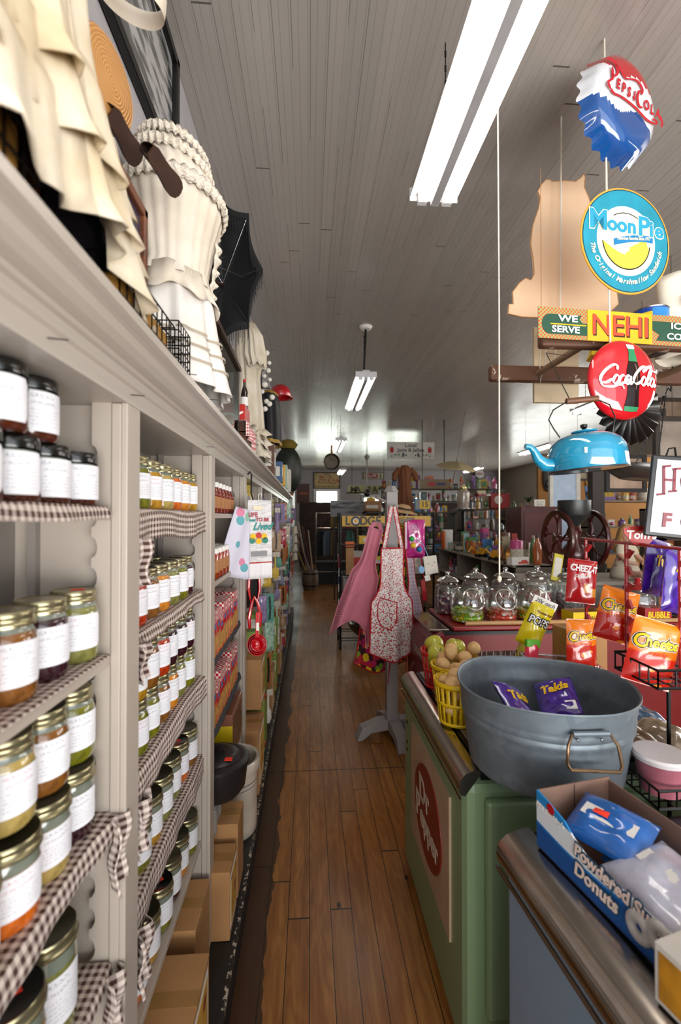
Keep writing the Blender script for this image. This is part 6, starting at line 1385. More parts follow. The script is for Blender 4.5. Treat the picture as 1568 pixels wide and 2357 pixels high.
# white gloves and sacks at the far end
for i in range(4):
    o = MB().grid(lambda u, v: (.05*math.cos(2*PI*u)*(1-.3*v), .07*math.sin(2*PI*u), .12*v + .01*math.sin(9*u)), 16, 5).build('cotton_bundle', M('#cdc6b4', .9), None, (-.24, 7.35, .95+.14*i), smooth=True, solid=.004); tag(o, f'white cotton mop bundle at the far end of the shelving, {["lowest", "second from bottom", "third from bottom", "topmost"][i]}', 'bundle', 'cotton bundles at the far end')
# ================================================================ APRON STAND
GP = worn('#9a9696', '#5c5650', 12, .76, .6)
t = thing('wooden_apron_stand', 'grey painted wooden post stand with pegs holding aprons', 'stand', (.62, 3.42, 0))
MB().lim((-.042, -.042, .10), (.042, .042, 1.84)).lathe([(.059, 1.84), (.03, 1.885), (.001, 1.887)], 4).build('post', GP, t, bev=.004)
mb = MB().prism([(-.28, 0), (-.24, 0), (-.17, .05), (-.05, .06), (.05, .06), (.17, .05), (.24, 0), (.28, 0), (.24, .09), (.10, .135), (.05, .135), (.05, .17), (-.05, .17), (-.05, .135), (-.10, .135), (-.24, .09)], -.045, .045)
mb.build('foot', GP, t, (0, 0, 0), (0, 0, .15), bev=.004)
mb = MB().prism([(-.28, 0), (-.24, 0), (-.17, .05), (-.05, .06), (.05, .06), (.17, .05), (.24, 0), (.28, 0), (.24, .09), (.10, .135), (-.10, .135), (-.24, .09)], -.044, .044)
mb.build('foot', GP, t, (0, 0, 0), (0, 0, .15+PI/2), bev=.004)
for a, z in ((-150, 1.76), (-20, 1.60), (-90, 1.70), (200, 1.58), (60, 1.7)):
    a = math.radians(a); MB().cyl((.04*math.cos(a), .04*math.sin(a), z), (.15*math.cos(a), .15*math.sin(a), z+.035), .011, n=10).build('peg', wood('#6b6058', '#8b8078'), t, smooth=True)
def apron(lab, loc, rz, h, w0, w1, w2, mat, trim, uvs=(1, 1), strap=.30, curl=.03, seed=0, z_off=0, name='apron', pocket=True, bot=.06):
    """bib apron: strap loop, bib w0, waist w1, skirt w2"""
    t = thing(name, lab, 'apron', loc, (0, 0, rz))
    def half(v):
        if v < .28: return w0/2*(1 + .05*v)
        if v < .48: k = (v-.28)/.20; return (w0/2*1.01)*(1-k*k) + w1/2*k*k
        k = (v-.48)/.52; return w1/2*(1-k) + w2/2*k
    def S(u, v):
        hw = half(v); x = (2*u-1)*hw
        y = curl*math.sin(u*7+seed)*(.25+v) + .5*curl*math.sin(u*15+seed*2+2*v)*v
        zz = -h*v + (bot*(2*u-1)**2*(v > .9)*(v-.9)*10)
        return (x, y, zz)
    o = MB().grid(S, 36, 40, us=uvs[0], vs_=uvs[1]).build('apron_cloth', mat, t, smooth=True, solid=.0025)
    e = [S(0, v/40) for v in range(41)] + [S(u/36, 1) for u in range(37)] + [S(1, v/40) for v in range(40, -1, -1)] + [S(u/36, 0) for u in range(36, -1, -1)]
    MB().tube([(a, b-.002, c) for a, b, c in e], .0055, 5).build('binding', trim, t, smooth=True)
    if pocket:
        pk = [(.15, .50), (.15, .62), (.25, .70), (.42, .72), (.55, .64), (.56, .48), (.15, .44)]
        pts = [S(a, b) for a, b in pk]; MB().tube([(a, b-.004, c) for a, b, c in pts], .0045, 5, closed=True).build('pocket_trim', trim, t, smooth=True)
    if strap:
        st = MB(); 
        for s in (-1, 1): st.grid(lambda u, v, s=s: (s*w0*.40*(1-v) + s*.012*v + (u-.5)*.028, -.004+.002*s, strap*v), 2, 8, us=.3, vs_=2)
        st.build('neck_strap', [mat], t, smooth=True, solid=.002)
        q = MB()
        for s in (-1, 1): q.tube([(s*w0*.40-.014, -.006, 0), (s*.012-.014, -.006, strap)], .003, 4).tube([(s*w0*.40+.014, -.006, 0), (s*.012+.014, -.006, strap)], .003, 4)
        q.build('strap_binding', trim, t)
    return t
CH = dots('#dcdad8', '#b3131f', 19.0, .43, '#1f2a1a'); RT = M('#b3101e', .8, name='red_binding'); PK = dots('#c05a74', '#e6c4cc', 30.0, .24); PKT_ = M('#c77c90', .8)
WPK = dots('#cfc7d6', '#c99aa6', 9.0, .3)
p = at(905, 1262, Y=3.22)
apron('red and white cherry print apron with red trim, front of the stand', (p.x, 3.23, p.z), math.radians(10), .80, .17, .31, .34, CH, RT, (1.5, 4.0), .30, .03, 1)
p = at(878, 1212, Y=3.30)
t = apron('pink polka dot apron hanging at left of the stand', (p.x-.035, 3.33, p.z-.02), math.radians(-18), .70, .10, .20, .30, PK, PKT_, (1.4, 3.6), .05, .035, 3, bot=-.16)
t.rotation_euler = (0, math.radians(14), math.radians(-14))
p = at(928, 1300, Y=3.38)
t = apron('white apron with pale pink dots and red tie, right of the cherry apron', (p.x+.07, 3.50, 1.40), math.radians(25), .78, .07, .14, .26, WPK, RT, (1.2, 3.0), .22, .02, 5, pocket=False)
t.rotation_euler = (0, math.radians(-5), math.radians(25))
apron('bright fruit print apron hanging behind the cherry apron', (p.x-.14, 3.56, 1.28), math.radians(5), .84, .16, .30, .42, fruitcloth(0), RT, (1, 1.6), .25, .03, 2, pocket=False)
apron('strawberry and green print apron edge hanging behind the stand post', (p.x+.02, 3.60, 1.42), math.radians(-30), .85, .10, .16, .22, fruitcloth(3), M('#4d7a2a', .8), (.8, 2), .2, .02, 6, pocket=False)
t = thing('apron_ties', 'red apron ties dangling below the cherry apron', 'ties', (p.x-.02, 3.3, .60)); mb = MB()
for x, l in ((-.10, .17), (.02, .22), (.12, .10)): MB().tube([(x, 0, .14), (x+.01, .01, -.02), (x-.01, 0, -l)], .004, 5).build('tie', RT, t, smooth=True)
# pink novelty bag, bunny mug card
p = at(955, 1240, Y=3.5); t = thing('pink_toy_bag', 'hot pink foil bag of toys hanging right of the apron stand', 'bag', (p.x, 3.5, p.z)); mb, fn = bagmesh(.16, .30, .05, 1, 71); mb.build('bag_film', M('#b3207a', .2, coat=1, var=.4, vs=14), t, smooth=True)
for x, z, c in ((-.02, -.05, '#d9b21a'), (.03, -.08, '#1c6fa8'), (-.03, .0, '#27964a')): MB().ball((x, -.03, z), .022, 10).build('toy', M(c, .4), t, smooth=True)
p = at(990, 1300, Y=3.3); t = thing('bunny_tea_towel', 'cream bunny face potholder hanging right of the aprons', 'potholder', (p.x, 3.3, p.z), (0, math.radians(-12), 0))
MB().prism([(-.05, -.07), (.05, -.07), (.06, .06), (-.04, .07)], -.006, .006).build('pot_cloth', M('#cfc8bc', .9), t, bev=.004); MB().prism(circ(.004, 10, -.01, .01), -.009, -.006).prism(circ(.004, 10, .035, .012), -.009, -.006).build('eyes', BLK, t); MB().prism([(.008, -.002), (.02, -.002), (.014, -.012)], -.009, -.006).build('nose', M('#d0607a', .6), t)
MB().prism(circ(.028, 20, -.07, -.02, sx=.8), -.008, .004).build('blue_pad', M('#7fa6cc', .9), t); MB().lim((-.06, -.01, -.11), (-.02, -.008, -.07)).build('price_tag', WHT, t)
MB().tube([(0, 0, .065), (-.02, 0, .16), (-.05, .05, .2)], .003).build('hanging_loop', M('#7fa6cc', .9), t)
t = thing('red_spatula', 'red spatula hanging under the bunny potholder', 'spatula', (p.x-.03, 3.36, 1.12)); MB().box((0, 0, -.02), (.035, .006, .16), (0, -.1, 0)).build('blade', RED, t, bev=.003); MB().cyl((0, 0, .06), (-.02, 0, .22), .005).build('handle', RED, t)
# ================================================================ CAST IRON RACK
LX, LY = .385, 5.66
t = thing('black_wire_shelf', 'black wire shelving rack of cast iron goods with yellow header', 'rack', (LX, LY, 0))
for x in (0, 1.18):
    for y in (0, .45): MB().cyl((x, y, 0), (x, y, 1.70), .014, n=10).build('upright', IRON, t)
for z in (.14, .50, .92, 1.30):
    mb = MB()
    for a, b in (((0, 0), (1.18, 0)), ((0, .45), (1.18, .45)), ((0, 0), (0, .45)), ((1.18, 0), (1.18, .45))): mb.cyl((a[0], a[1], z), (b[0], b[1], z), .007, n=6).cyl((a[0], a[1], z-.03), (b[0], b[1], z-.03), .005, n=6)
    for i in range(1, 30): mb.cyl((1.18*i/30, 0, z), (1.18*i/30, .45, z), .003, n=4)
    mb.build('wire_shelf', IRON, t)
hd = MB().lim((.02, -.016, 1.53), (1.14, -.008, 1.66)).build('yellow_header', M('#c99c1e', .45), t)
mb = MB(); tadd(mb, 'L', .09, 1.595, .15, -.018, .004, 0, .9); tadd(mb, 'D', .29, 1.595, .15, -.018, .004, 0, .9); tadd(mb, 'G', .385, 1.595, .15, -.018, .004, 0, .9); tadd(mb, 'E', .475, 1.595, .15, -.018, .004, 0, .9); mb.build('black_lettering', M('#2b2a2a', .5), t)
em = MB(); ring(em, .025, .062, -.018, 0, 24); ring(em, .022, .036, -.0195, 1, 24); ring(em, .0001, .024, -.021, 2, 24); em.build('pan_emblem', [M('#3a3836', .5), WHT, M('#d9a02a', .5)], t, (.19, 0, 1.595))
mb = MB(); tadd(mb, 'CAST IRON', .82, 1.625, .05, -.018, .001, 0, .9); tadd(mb, 'COOKING', .88, 1.565, .06, -.018, .001, 0, .9); mb.build('small_lettering', M('#3a3020', .5), t)
i = 0
for nm, x, y, z, w, h, d, c, lab, cat in (
    ('cookware_box', .42, .15, 1.305, .36, .10, .2, '#d8b01a', 'yellow cookware box above the header, left', 'box'), ('cookware_box', .86, .15, 1.305, .36, .09, .2, '#cfa51a', 'yellow cookware box above the header, right', 'box'),
    ('cookware_box', .48, .1, .925, .24, .07, .2, '#cfb01a', 'flat yellow box on the rack middle shelf', 'box'), ('cookware_box', .50, .1, .998, .18, .15, .16, '#d9bd1e', 'yellow box stacked on the flat yellow box in the rack', 'box'),
    ('white_box', .25, .2, .925, .26, .28, .2, '#bdb7ae', 'white cookware box behind the wooden paddle in rack', 'box'), ('white_box', .85, .15, .925, .4, .3, .24, '#b9b2aa', 'large white box on the rack middle shelf right', 'box'),
    ('poster_box', .25, .2, .505, .42, .36, .3, '#a6a2a6', 'large grey white carton with red printing in rack', 'carton'), ('poster_box', .85, .2, .505, .5, .34, .3, '#6a5040', 'brown carton in the rack beside the grey one', 'carton')):
    b = thing(nm, lab, cat, (LX+x, LY+y, z)); MB().lim((-w/2, -d/2, 0), (w/2, d/2, h)).build('box_body', M(c, .5), b, bev=.004); MB().lim((-w*.35, -d/2-.002, h*.25), (w*.35, -d/2, h*.75)).build('printed_panel', M('#d9d4c8' if c != '#bdb7ae' else '#c0302a', .5, var=.4, vs=22), b)
b = thing('wooden_paddle', 'tall wooden spatula set in orange-topped pack on the rack', 'pack', (LX+.12, LY+.03, .925)); MB().lim((-.05, -.02, 0), (.05, .02, .34)).build('wood_blade', M('#b98a5c', .6), b, bev=.004); MB().lim((-.055, -.024, .34), (.055, .024, .41)).build('orange_header', M('#d8641a', .5), b)
CIp = M('#1b1a1a', .4, .3)
P0 = None
for i in range(5):
    lab = f'black cast iron skillet hanging in the rack, {ORD[i]} from the aisle'
    if P0 is None:
        P0 = thing('cast_iron_skillet', lab, 'skillet', (LX+.45, LY+.30, 1.40), (math.radians(90), 0, 0), 'skillets in the black rack'); MB().lathe([(.001, 0), (.10, 0), (.115, .04), (.112, .04), (.097, .006), (.001, .006)], 28).build('pan', CIp, P0, smooth=True); MB().box((0, .15, .03), (.03, .10, .01)).build('handle', CIp, P0, bev=.003)
    else: dup(P0, (LX+.45+.13*i, LY+.30+.02*i, 1.38-.01*i), (math.radians(90), 0, 0), lab)
b = thing('steel_bowl', 'large steel bowl on the lowest shelf of the black rack', 'bowl', (LX+.33, LY+.16, .145)); MB().lathe([(.001, 0), (.12, 0), (.19, .07), (.23, .15), (.235, .152)], 40).build('bowl_body', STEEL, b, smooth=True, solid=.002)
MB().lathe([(.234, .150), (.238, .154), (.232, .157)], 40).build('rim', CHR, b, smooth=True)
for k, (z, c, cn) in enumerate(((1.15, '#8a2a2a', 'red'), (.95, '#27406a', 'blue'), (.75, '#1f3a2c', 'green'), (1.32, '#444', 'grey'))):
    b = thing('hanging_tool', f'{cn} handled tool hanging on aisle side of the black rack', 'tool', (LX-.02, LY+.06*k, z)); MB().cyl((0, 0, 0), (0, 0, -.14), .012).build('handle', M(c if len(c) == 7 else '#444444', .4), b); MB().lim((-.004, -.03, -.24), (.004, .03, -.14)).build('blade', STEEL, b)
# ================================================================ RED FREEZER CHEST
FZ = .965; FXa, FY = .735, 2.78
FR = M('#760a0f', .4, var=.15, vs=3, coat=.15, name='red_enamel'); FR2 = M('#8c1013', .35, coat=.3)
t = thing('red_drink_freezer', 'long dark red chest cooler with black sliding lid trims', 'cooler', (FXa, FY, 0))
pr2 = [(0, .05), (0, .80), (.015, .87), (.05, .915), (.10, .93), (2.3, .93), (2.3, .05)]
mb = MB(); mb.prism(pr2, 0, .60); mb.build('body', FR, t, bev=.012, smooth=False)
MB().lim((.02, .02, 0), (2.28, .58, .05)).build('base', IRON, t)
MB().lim((.10, -.006, .915), (2.3, .0, .93)).lim((.10, .0, .93), (2.3, .60, .935)).build('black_gasket', BLK, t)
MB().lim((.16, .01, .935), (2.28, .59, FZ)).build('sliding_lid', FR2, t, bev=.008)
MB().lim((.02, .05, .925), (.15, .55, .94)).build('steel_end_cap', CHR, t, bev=.004)
for x in (.85, 1.45): MB().lim((x, -.012, .942), (x+.16, .01, .958)).build('lid_handle', BLK, t, bev=.003)
mb = coke(MB(), 0, 0, .045, -.002, 0, .3); mb.build('script_lettering', M('#b9a79c', .5), t, (-.001, .26, .55), (0, 0, -PI/2)); tadd(MB(), 'DRINK', 0, 0, .07, -.002, .001).build('block_lettering', M('#b9a79c', .5), t, (-.001, .26, .74), (0, 0, -PI/2))
tad = thing('wooden_dowel', 'long pale wooden rod along the front edge of the red cooler lid', 'rod', (FXa+.24, FY+.02, FZ+.016)); MB().cyl((0, 0, 0), (1.95, 0, 0), .014, n=12).build('rod', wood('#a5794c', '#c79a68'), tad, smooth=True)
# glass candy jars
GLS = clear('#f4f8f5', .35)
CANDY = [('#7fae2a', '#c8b81e', 'lime and yellow'), ('#c9402a', '#d98a7a', 'orange-red'), ('#d9b21a', '#3f9a3a', 'yellow and green'), ('#7a2a5a', '#39305a', 'dark purple'), ('#c86a80', '#e0b0b4', 'pink'), ('#a81c2c', '#d8d4dc', 'red and white'), ('#b01e50', '#d04a70', 'magenta'), ('#27589a', '#c0283a', 'blue and red'), ('#8a8f92', '#b8bcbc', 'frosted grey')]
@memo
def m_candy(a, b):
    t = NT('candy'); v = t.n('ShaderNodeTexVoronoi', Vector=t.co(), Scale=60.0); c = t.n('ShaderNodeSeparateColor', Color=v.outputs['Color']); cc = t.ramp(c.outputs[0], [(0, a), (.45, b), (.7, a), (.9, '#e8e4dc')], 'CONSTANT'); t.bump(v.outputs[0], .8, .01); return t.done(cc, .3, 0, .6)
def pile(t, r, h, ci, name='candy_fill', tilt=False):
    rr = random.Random(ci*7+3); mb = MB()
    n = 46
    for k in range(n):
        z = h*(k/n); q = r*math.sqrt(rr.random())*.86*(1 if z > .03 else .8); a = rr.uniform(0, 6.28); mb.ball((q*math.cos(a), q*math.sin(a), z+.012), (rr.uniform(.012, .022), rr.uniform(.008, .014), .009), 7, k=5)
    mb.lathe([(.001, .004), (r*.84, .008), (r*.90, h*.5), (r*.86, h), (.001, h)], 20)
    o = mb.build(name, m_candy(*CANDY[ci][:2]), t, smooth=True); o['kind'] = 'stuff'
def fishbowl(x, y, r, ci, lab):
    t = thing('glass_candy_jar', lab, 'jar', (x, y, FZ+.002), math.radians(R.uniform(-15, 10)), 'glass candy jars on the red cooler')
    MB().lathe([(.001, 0), (r*.6, 0), (r*.85, r*.2), (r, r*.8), (r*.98, r*1.2), (r*.8, r*1.75), (r*.5, r*2.0), (.001, r*2.05)], 32).build('glass_bowl', GLS, t, smooth=True)
    m_ = MB().tube([(r*.62*math.cos(a), 0, r*.62*math.sin(a)) for a in [2*PI*i/24 for i in range(24)]], .006, 6, closed=True).build('round_mouth', clear('#ffffff', 1.2), t, (r*.15, -r*.72, r*1.35), (math.radians(-28), 0, 0.2), smooth=True)
    pile(t, r, r*.62, ci)
def tallj(x, y, r, h, ci, lab, lid='glass', fill=.55, z=None):
    t = thing('lidded_candy_jar', lab, 'jar', (x, y, (z if z else FZ)+.002), None, 'lidded glass candy jars')
    MB().lathe([(.001, 0), (r*.9, 0), (r, .012), (r, h*.75), (r*.92, h*.88), (r*.72, h*.95), (r*.72, h)], 28).build('glass_body', GLS, t, smooth=True)
    lm = {'glass': clear('#e8efec', 1.6), 'red': M('#a3141c', .2, coat=1)}[lid]
    MB().lathe([(r*.80, h), (r*.84, h+.008), (r*.6, h+.028), (r*.2, h+.04), (r*.13, h+.05), (r*.2, h+.062), (r*.12, h+.075), (.001, h+.077)], 28).build('lid', lm, t, smooth=True)
    pile(t, r, h*fill, ci)
fishbowl(1.035, 2.93, .115, 0, 'round tilted-mouth glass jar with lime and yellow sweets, leftmost in front')
fishbowl(1.265, 2.94, .11, 1, 'round tilted-mouth glass jar with orange-red sweets, second in front')
fishbowl(1.485, 2.95, .11, 2, 'round tilted-mouth glass jar with yellow and green sweets, third in front')
tallj(.985, 3.19, .095, .22, 3, 'lidded glass jar with dark purple sweets at left end of red cooler')
tallj(1.20, 3.22, .10, .24, 4, 'lidded glass jar with pale pink sweets, behind the second round jar')
tallj(1.43, 3.24, .10, .24, 5, 'lidded glass jar with red and white sweets, behind the third round jar')
tallj(1.66, 3.22, .105, .25, 6, 'lidded glass jar with magenta sweets, right of the round jars')
tallj(1.89, 3.20, .10, .24, 8, 'lidded frosted glass jar left of the cracker bag')
tallj(2.30, 3.05, .12, .18, 5, 'wide glass jar with red lid behind the cheese cracker bag', 'red')
tallj(2.62, 3.0, .155, .30, 7, 'largest glass jar of blue and red wrapped sweets near right edge', fill=.8)
for i, (x, lab) in enumerate(((1.78, 'yellow nut log carton on red cooler, left'), (2.02, 'yellow nut log carton lettered Peanut Log beside the cracker bag'))):
    b = tray('nut_log_carton', lab, 'carton', (x, 2.88, FZ+.002), .1, (.20, .12, .07), YEL, KRAFT); letters(b, 'Peanut Log', M('#7a4a22', .5), .03, .035, .03, -.062, .0006, .1, .8)
b = thing('bubble_gum_box', 'small red box lettered in yellow on the red cooler', 'box', (2.26, 2.86, FZ+.002)); MB().lim((-.09, -.05, 0), (.09, .05, .09)).build('box_body', M('#a51022', .35, coat=.5), b, bev=.002); letters(b, 'BUBBLE', YEL, 0, .045, .055, -.052, .002, .1, .8)
# ================================================================ BACK COUNTER, GRINDER, DOLL
CN_ = M('#8d8a85', .55, name='grey_counter')
t = thing('back_counter', 'grey painted counter behind the glass candy jars', 'counter', (1.72, 3.5, 0)); MB().lim((0, 0, 0), (2.6, .55, 1.10)).build('counter_body', CN_, t, bev=.01); MB().lim((-.02, -.02, 1.10), (2.62, .57, 1.13)).build('counter_top', M('#a09a90', .4), t, bev=.004)
CT = 1.131
MR = M('#43100d', .32, .2, coat=.4, var=.3, vs=6, name='maroon_enamel')
gx, gy, gz = at(1322, 1210, Y=3.75).x, 3.75, 1.58
t = thing('coffee_grinder', 'antique maroon two-wheel coffee grinder with dark metal hopper', 'coffee grinder', (gx, gy, CT))
for s in (-1, 1):
    w = MB(); rw = .245; nn = 48
    v = []
    for i in range(nn):
        a = 2*PI*i/nn
        for dr, dx_ in ((.0, -.016), (-.034, -.012), (-.034, .012), (.0, .016), (.006, 0)): v.append((dx_, (rw+dr)*math.cos(a), (rw+dr)*math.sin(a)))
    w.add(v, [(i*5+j, i*5+(j+1) % 5, ((i+1) % nn)*5+(j+1) % 5, ((i+1) % nn)*5+j) for i in range(nn) for j in range(5)])
    wh = w.build('flywheel', MR, t, (s*.148, 0, gz-CT-.12), smooth=True)
    for k in range(5):
        a = 2*PI*k/5+.3; b = MB()
        P_ = lambda r, o: (0, r*math.cos(a)-o*math.sin(a), r*math.sin(a)+o*math.cos(a))
        b.tube([P_(.02, 0), P_(.08, .02), P_(.14, .0), P_(.17, .018), P_(.215, .06)], [.012, .011, .010, .008, .008], 6).tube([P_(.14, 0), P_(.17, -.018), P_(.215, -.06)], .008, 6).build('spoke', MR, wh, smooth=True)
    MB().cyl((-.03, 0, 0), (.03, 0, 0), .032, n=16).build('hub', MR, wh, smooth=True)
zc = gz-CT-.12
MB().cyl((-.16, 0, zc), (.16, 0, zc), .016, n=12).build('axle', MR, t, smooth=True)
MB().lathe([(.001, 0), (.12, 0), (.12, .02), (.08, .05), (.075, .12), (.10, .18), (.095, .24), (.06, .29), (.05, .36), (.06, .40), (.035, .44)], 32).build('grinder_body', MR, t, smooth=True)
MB().lathe([(.035, .44), (.06, .47), (.115, .52), (.128, .54), (.130, .66), (.126, .66), (.122, .545), (.05, .49)], 36).build('hopper', M('#4a4c4c', .4, .7, var=.3), t, smooth=True)
# doll
dx0, dy0 = at(1440, 1300, Y=3.7).x, 3.70
SKN = M('#c99a84', .55, name='doll_skin'); t = thing('seated_doll', 'seated blonde doll in a pale floral dress on the counter, head bowed', 'doll', (dx0, dy0, CT), (0, 0, math.radians(20)))
MB().lathe([(.13, 0), (.135, .04), (.10, .12), (.065, .20), (.07, .26), (.055, .30), (.02, .315)], 28, sy=.8).build('floral_dress', dots('#c3b8a4', '#b8495c', 9.0, .3, '#b39a2a'), t, smooth=True, solid=.002)
hm = MB().ball((0, 0, 0), (.058, .062, .07), 20, k=14); hm.v = [(x*(1-.25*max(0, -z/.07)), y*(1-.1*max(0, -z/.07)), z) for x, y, z in hm.v]
hm.ball((0, -.062, -.012), (.008, .010, .012), 8, k=6)
hd_ = hm.build('head', SKN, t, (-.01, -.02, .375), (math.radians(18), 0, 0), smooth=True)
MB().ball((-.022, -.056, .008), .006, 8).ball((.022, -.056, .008), .006, 8).build('eyes', M('#2a3a4a', .2), hd_, smooth=True); MB().box((0, -.058, -.036), (.02, .004, .004)).build('mouth', M('#a33a3a', .5), hd_)
hr = MB().lathe([(.002, .085), (.045, .078), (.068, .045), (.073, .0), (.07, -.05), (.078, -.11), (.07, -.17)], 32); hr.v = [(x*(1+.05*math.sin(9*math.atan2(y, x))), (y if y > -.02 or z > .03 else y*.35+.02), z) for x, y, z in hr.v]
hr.build('blonde_hair', wood('#8c6438', '#c9a468', (60, 60, 3), .5, 'blonde_hair'), hd_, smooth=True)
MB().cyl((0, 0, .29), (-.008, -.015, .335), .02).build('neck', SKN, t, smooth=True)
for s in (-1, 1):
    MB().tube([(s*.055, 0, .275), (s*.10, -.02, .20), (s*.09, -.09, .14), (s*.04, -.13, .13)], [.026, .024, .018, .013], 10).build('arm', SKN, t, smooth=True)
    MB().tube([(s*.055, 0, .28), (s*.085, -.01, .235), (s*.10, -.02, .20)], [.032, .036, .03], 10).build('sleeve', M('#c8bda6', .9), t, smooth=True)
    MB().tube([(s*.05, -.08, .04), (s*.055, -.16, .05), (s*.06, -.19, .02)], [.028, .024, .02], 10).build('leg', SKN, t, smooth=True)
# clutter on the back counter
rr = random.Random(9)
pal = [('#b8407a', 'pink'), ('#c9a018', 'yellow'), ('#2f6ea8', 'blue'), ('#c9c3bb', 'white'), ('#a32a24', 'red'), ('#4f8a4a', 'green'), ('#7a5a96', 'purple'), ('#c86a28', 'orange'), ('#6a4a34', 'brown'), ('#3a3c40', 'black'), ('#a8987c', 'tan'), ('#8ab0b4', 'pale teal')]
def clutter(base, x0, x1, y, z, hmin, hmax, wmin, wmax, where, cat=None, seed=0, axis='x', dep=.1):
    r2 = random.Random(seed); s = x0; k = 0
    while True:
        w = r2.uniform(wmin, wmax)
        if s + w > x1: break
        h = r2.uniform(hmin, hmax); c, cn = pal[r2.randrange(12)]; ty = r2.randrange(4); loc = (s+w/2, y+r2.uniform(-.02, .02), z) if axis == 'x' else (y+r2.uniform(-.02, .02), s+w/2, z)
        nm, ct = (('tin_can', 'tin'), ('toy_box', 'box'), ('glass_bottle', 'bottle'), ('card_toy', 'toy card'))[ty]
        lab = f'{cn} {ct}, {ORD[k]} {where}' if k < 18 else f'{cn} {ct} towards far end {where}'
        o = thing(nm, lab, ct, loc, r2.uniform(-.3, .3), f'{ct}s {where}'); d = min(dep, w)
        if ty == 0: MB().lathe([(.001, 0), (w*.42, 0), (w*.42, h*.9), (w*.40, h*.93), (w*.1, h*.95), (w*.1, h), (.001, h)], 16).build('can_body', M(c, .35, coat=.3), o, smooth=True); MB().lathe([(w*.425, h*.2), (w*.425, h*.6)], 16).build('label', M('#c8bfae', .5, var=.5, vs=50), o, smooth=True)
        elif ty == 1: MB().lim((-w*.46, -d/2, 0), (w*.46, d/2, h)).build('box_body', M(c, .4, coat=.3), o, bev=.003); MB().lim((-w*.36, -d/2-.002, h*.2), (w*.36, -d/2, h*.8)).lim((-w*.46-.002, -d*.4, h*.2), (-w*.46, d*.4, h*.8)).build('printed_panel', M(pal[r2.randrange(12)][0], .4, var=.5, vs=30), o)
        elif ty == 2: MB().lathe([(.001, 0), (w*.3, 0), (w*.32, h*.5), (w*.28, h*.65), (w*.12, h*.8), (w*.12, h*.92)], 14).build('bottle_body', M(c, .1, coat=1), o, smooth=True); MB().lathe([(w*.14, h*.9), (w*.14, h), (.001, h)], 12).build('cap', M(pal[r2.randrange(12)][0], .4), o, smooth=True)
        else: MB().box((0, 0, h/2), (w*.8, .008, h), (-.12, 0, 0)).build('backing_card', M(c, .45, var=.4, vs=25), o, bev=.002); MB().ball((0, -.02, h*.4), (w*.26, .02, h*.25), 12).build('blister_toy', M(pal[r2.randrange(12)][0], .25, coat=1), o, smooth=True)
        s += w + .012; k += 1
clutter('c', 2.85, 4.25, 3.75, CT, .1, .3, .08, .16, 'from the doll on grey counter', seed=1)
# leaning yellow-bordered pack in front of the grinder
p = at(1278, 1275, Y=3.56); b = thing('mop_card', 'yellow and white toy card leaning in front of the grinder', 'toy card', (p.x, 3.56, CT+.002), (math.radians(-8), math.radians(14), 0)); MB().lim((-.04, -.004, 0), (.04, .004, .22)).build('backing_card', M('#c8b81e', .45), b, bev=.002); MB().lim((-.03, -.006, .03), (.03, -.004, .19)).build('white_blister', M('#d4cfc2', .3, coat=.6), b, bev=.002)
# ================================================================ TOY SHELF UNIT
SU = M('#8f877c', .6, name='beige_shelf'); 
t = thing('toy_shelf_unit', 'low beige wooden shelf unit of toys running behind the candy jars', 'shelving', (1.95, 4.25, 0))
for z in (.55, .86, 1.18): MB().lim((0, 0, z-.02), (.42, 2.6, z)).build('shelf', SU, t, bev=.003)
for y in (0, .86, 1.73, 2.58): MB().lim((.03, y, 0), (.42, y+.02, 1.18)).build('divider', SU, t)
MB().lim((.40, 0, 0), (.42, 2.6, 1.18)).build('back_board', SU, t)
clutter('c', 4.30, 6.75, 2.06, 1.182, .10, .26, .07, .15, 'along the toy shelf top front', seed=2, axis='y')
clutter('c', 4.30, 5.0, 2.08, .862, .08, .22, .07, .13, 'in first toy compartment', seed=3, axis='y'); clutter('c', 5.15, 5.9, 2.08, .862, .08, .22, .07, .13, 'in second toy compartment', seed=4, axis='y'); clutter('c', 6.02, 6.7, 2.08, .862, .08, .22, .07, .13, 'in third toy compartment', seed=5, axis='y')
clutter('c', 4.30, 6.7, 2.27, 1.182, .14, .32, .08, .15, 'in back row on toy shelf', seed=6, axis='y')
# paper towel pack, toy trucks, crayon box
b = thing('paper_towel_roll', 'orange and white wrapped paper towel roll on the toy shelf', 'paper towel', (2.02, 6.55, 1.182)); 
# maroon cabinet
b = b; MB().lathe([(.001, 0), (.075, 0), (.075, .28), (.02, .28), (.001, .27)], 24).build('roll', WHT, b, smooth=True); MB().lim((-.08, -.06, .0), (-.05, .06, .26)).build('orange_label', M('#d8641a', .4), b, bev=.01)
p = at(1242, 1240, Y=5.6)
t = thing('maroon_cabinet', 'tall dark maroon metal cabinet behind the toy shelves', 'cabinet', (p.x, 5.6, 0)); MB().lim((-.24, 0, 0), (.30, .45, 1.78)).build('cabinet_body', M('#4a140f', .4, var=.2), t, bev=.006); MB().lim((-.20, -.008, .1), (.26, .0, 1.70)).build('door', M('#531811', .4, var=.2), t, bev=.003); MB().cyl((.22, -.03, 1.0), (.22, -.008, 1.0), .015).build('knob', STEEL, t)
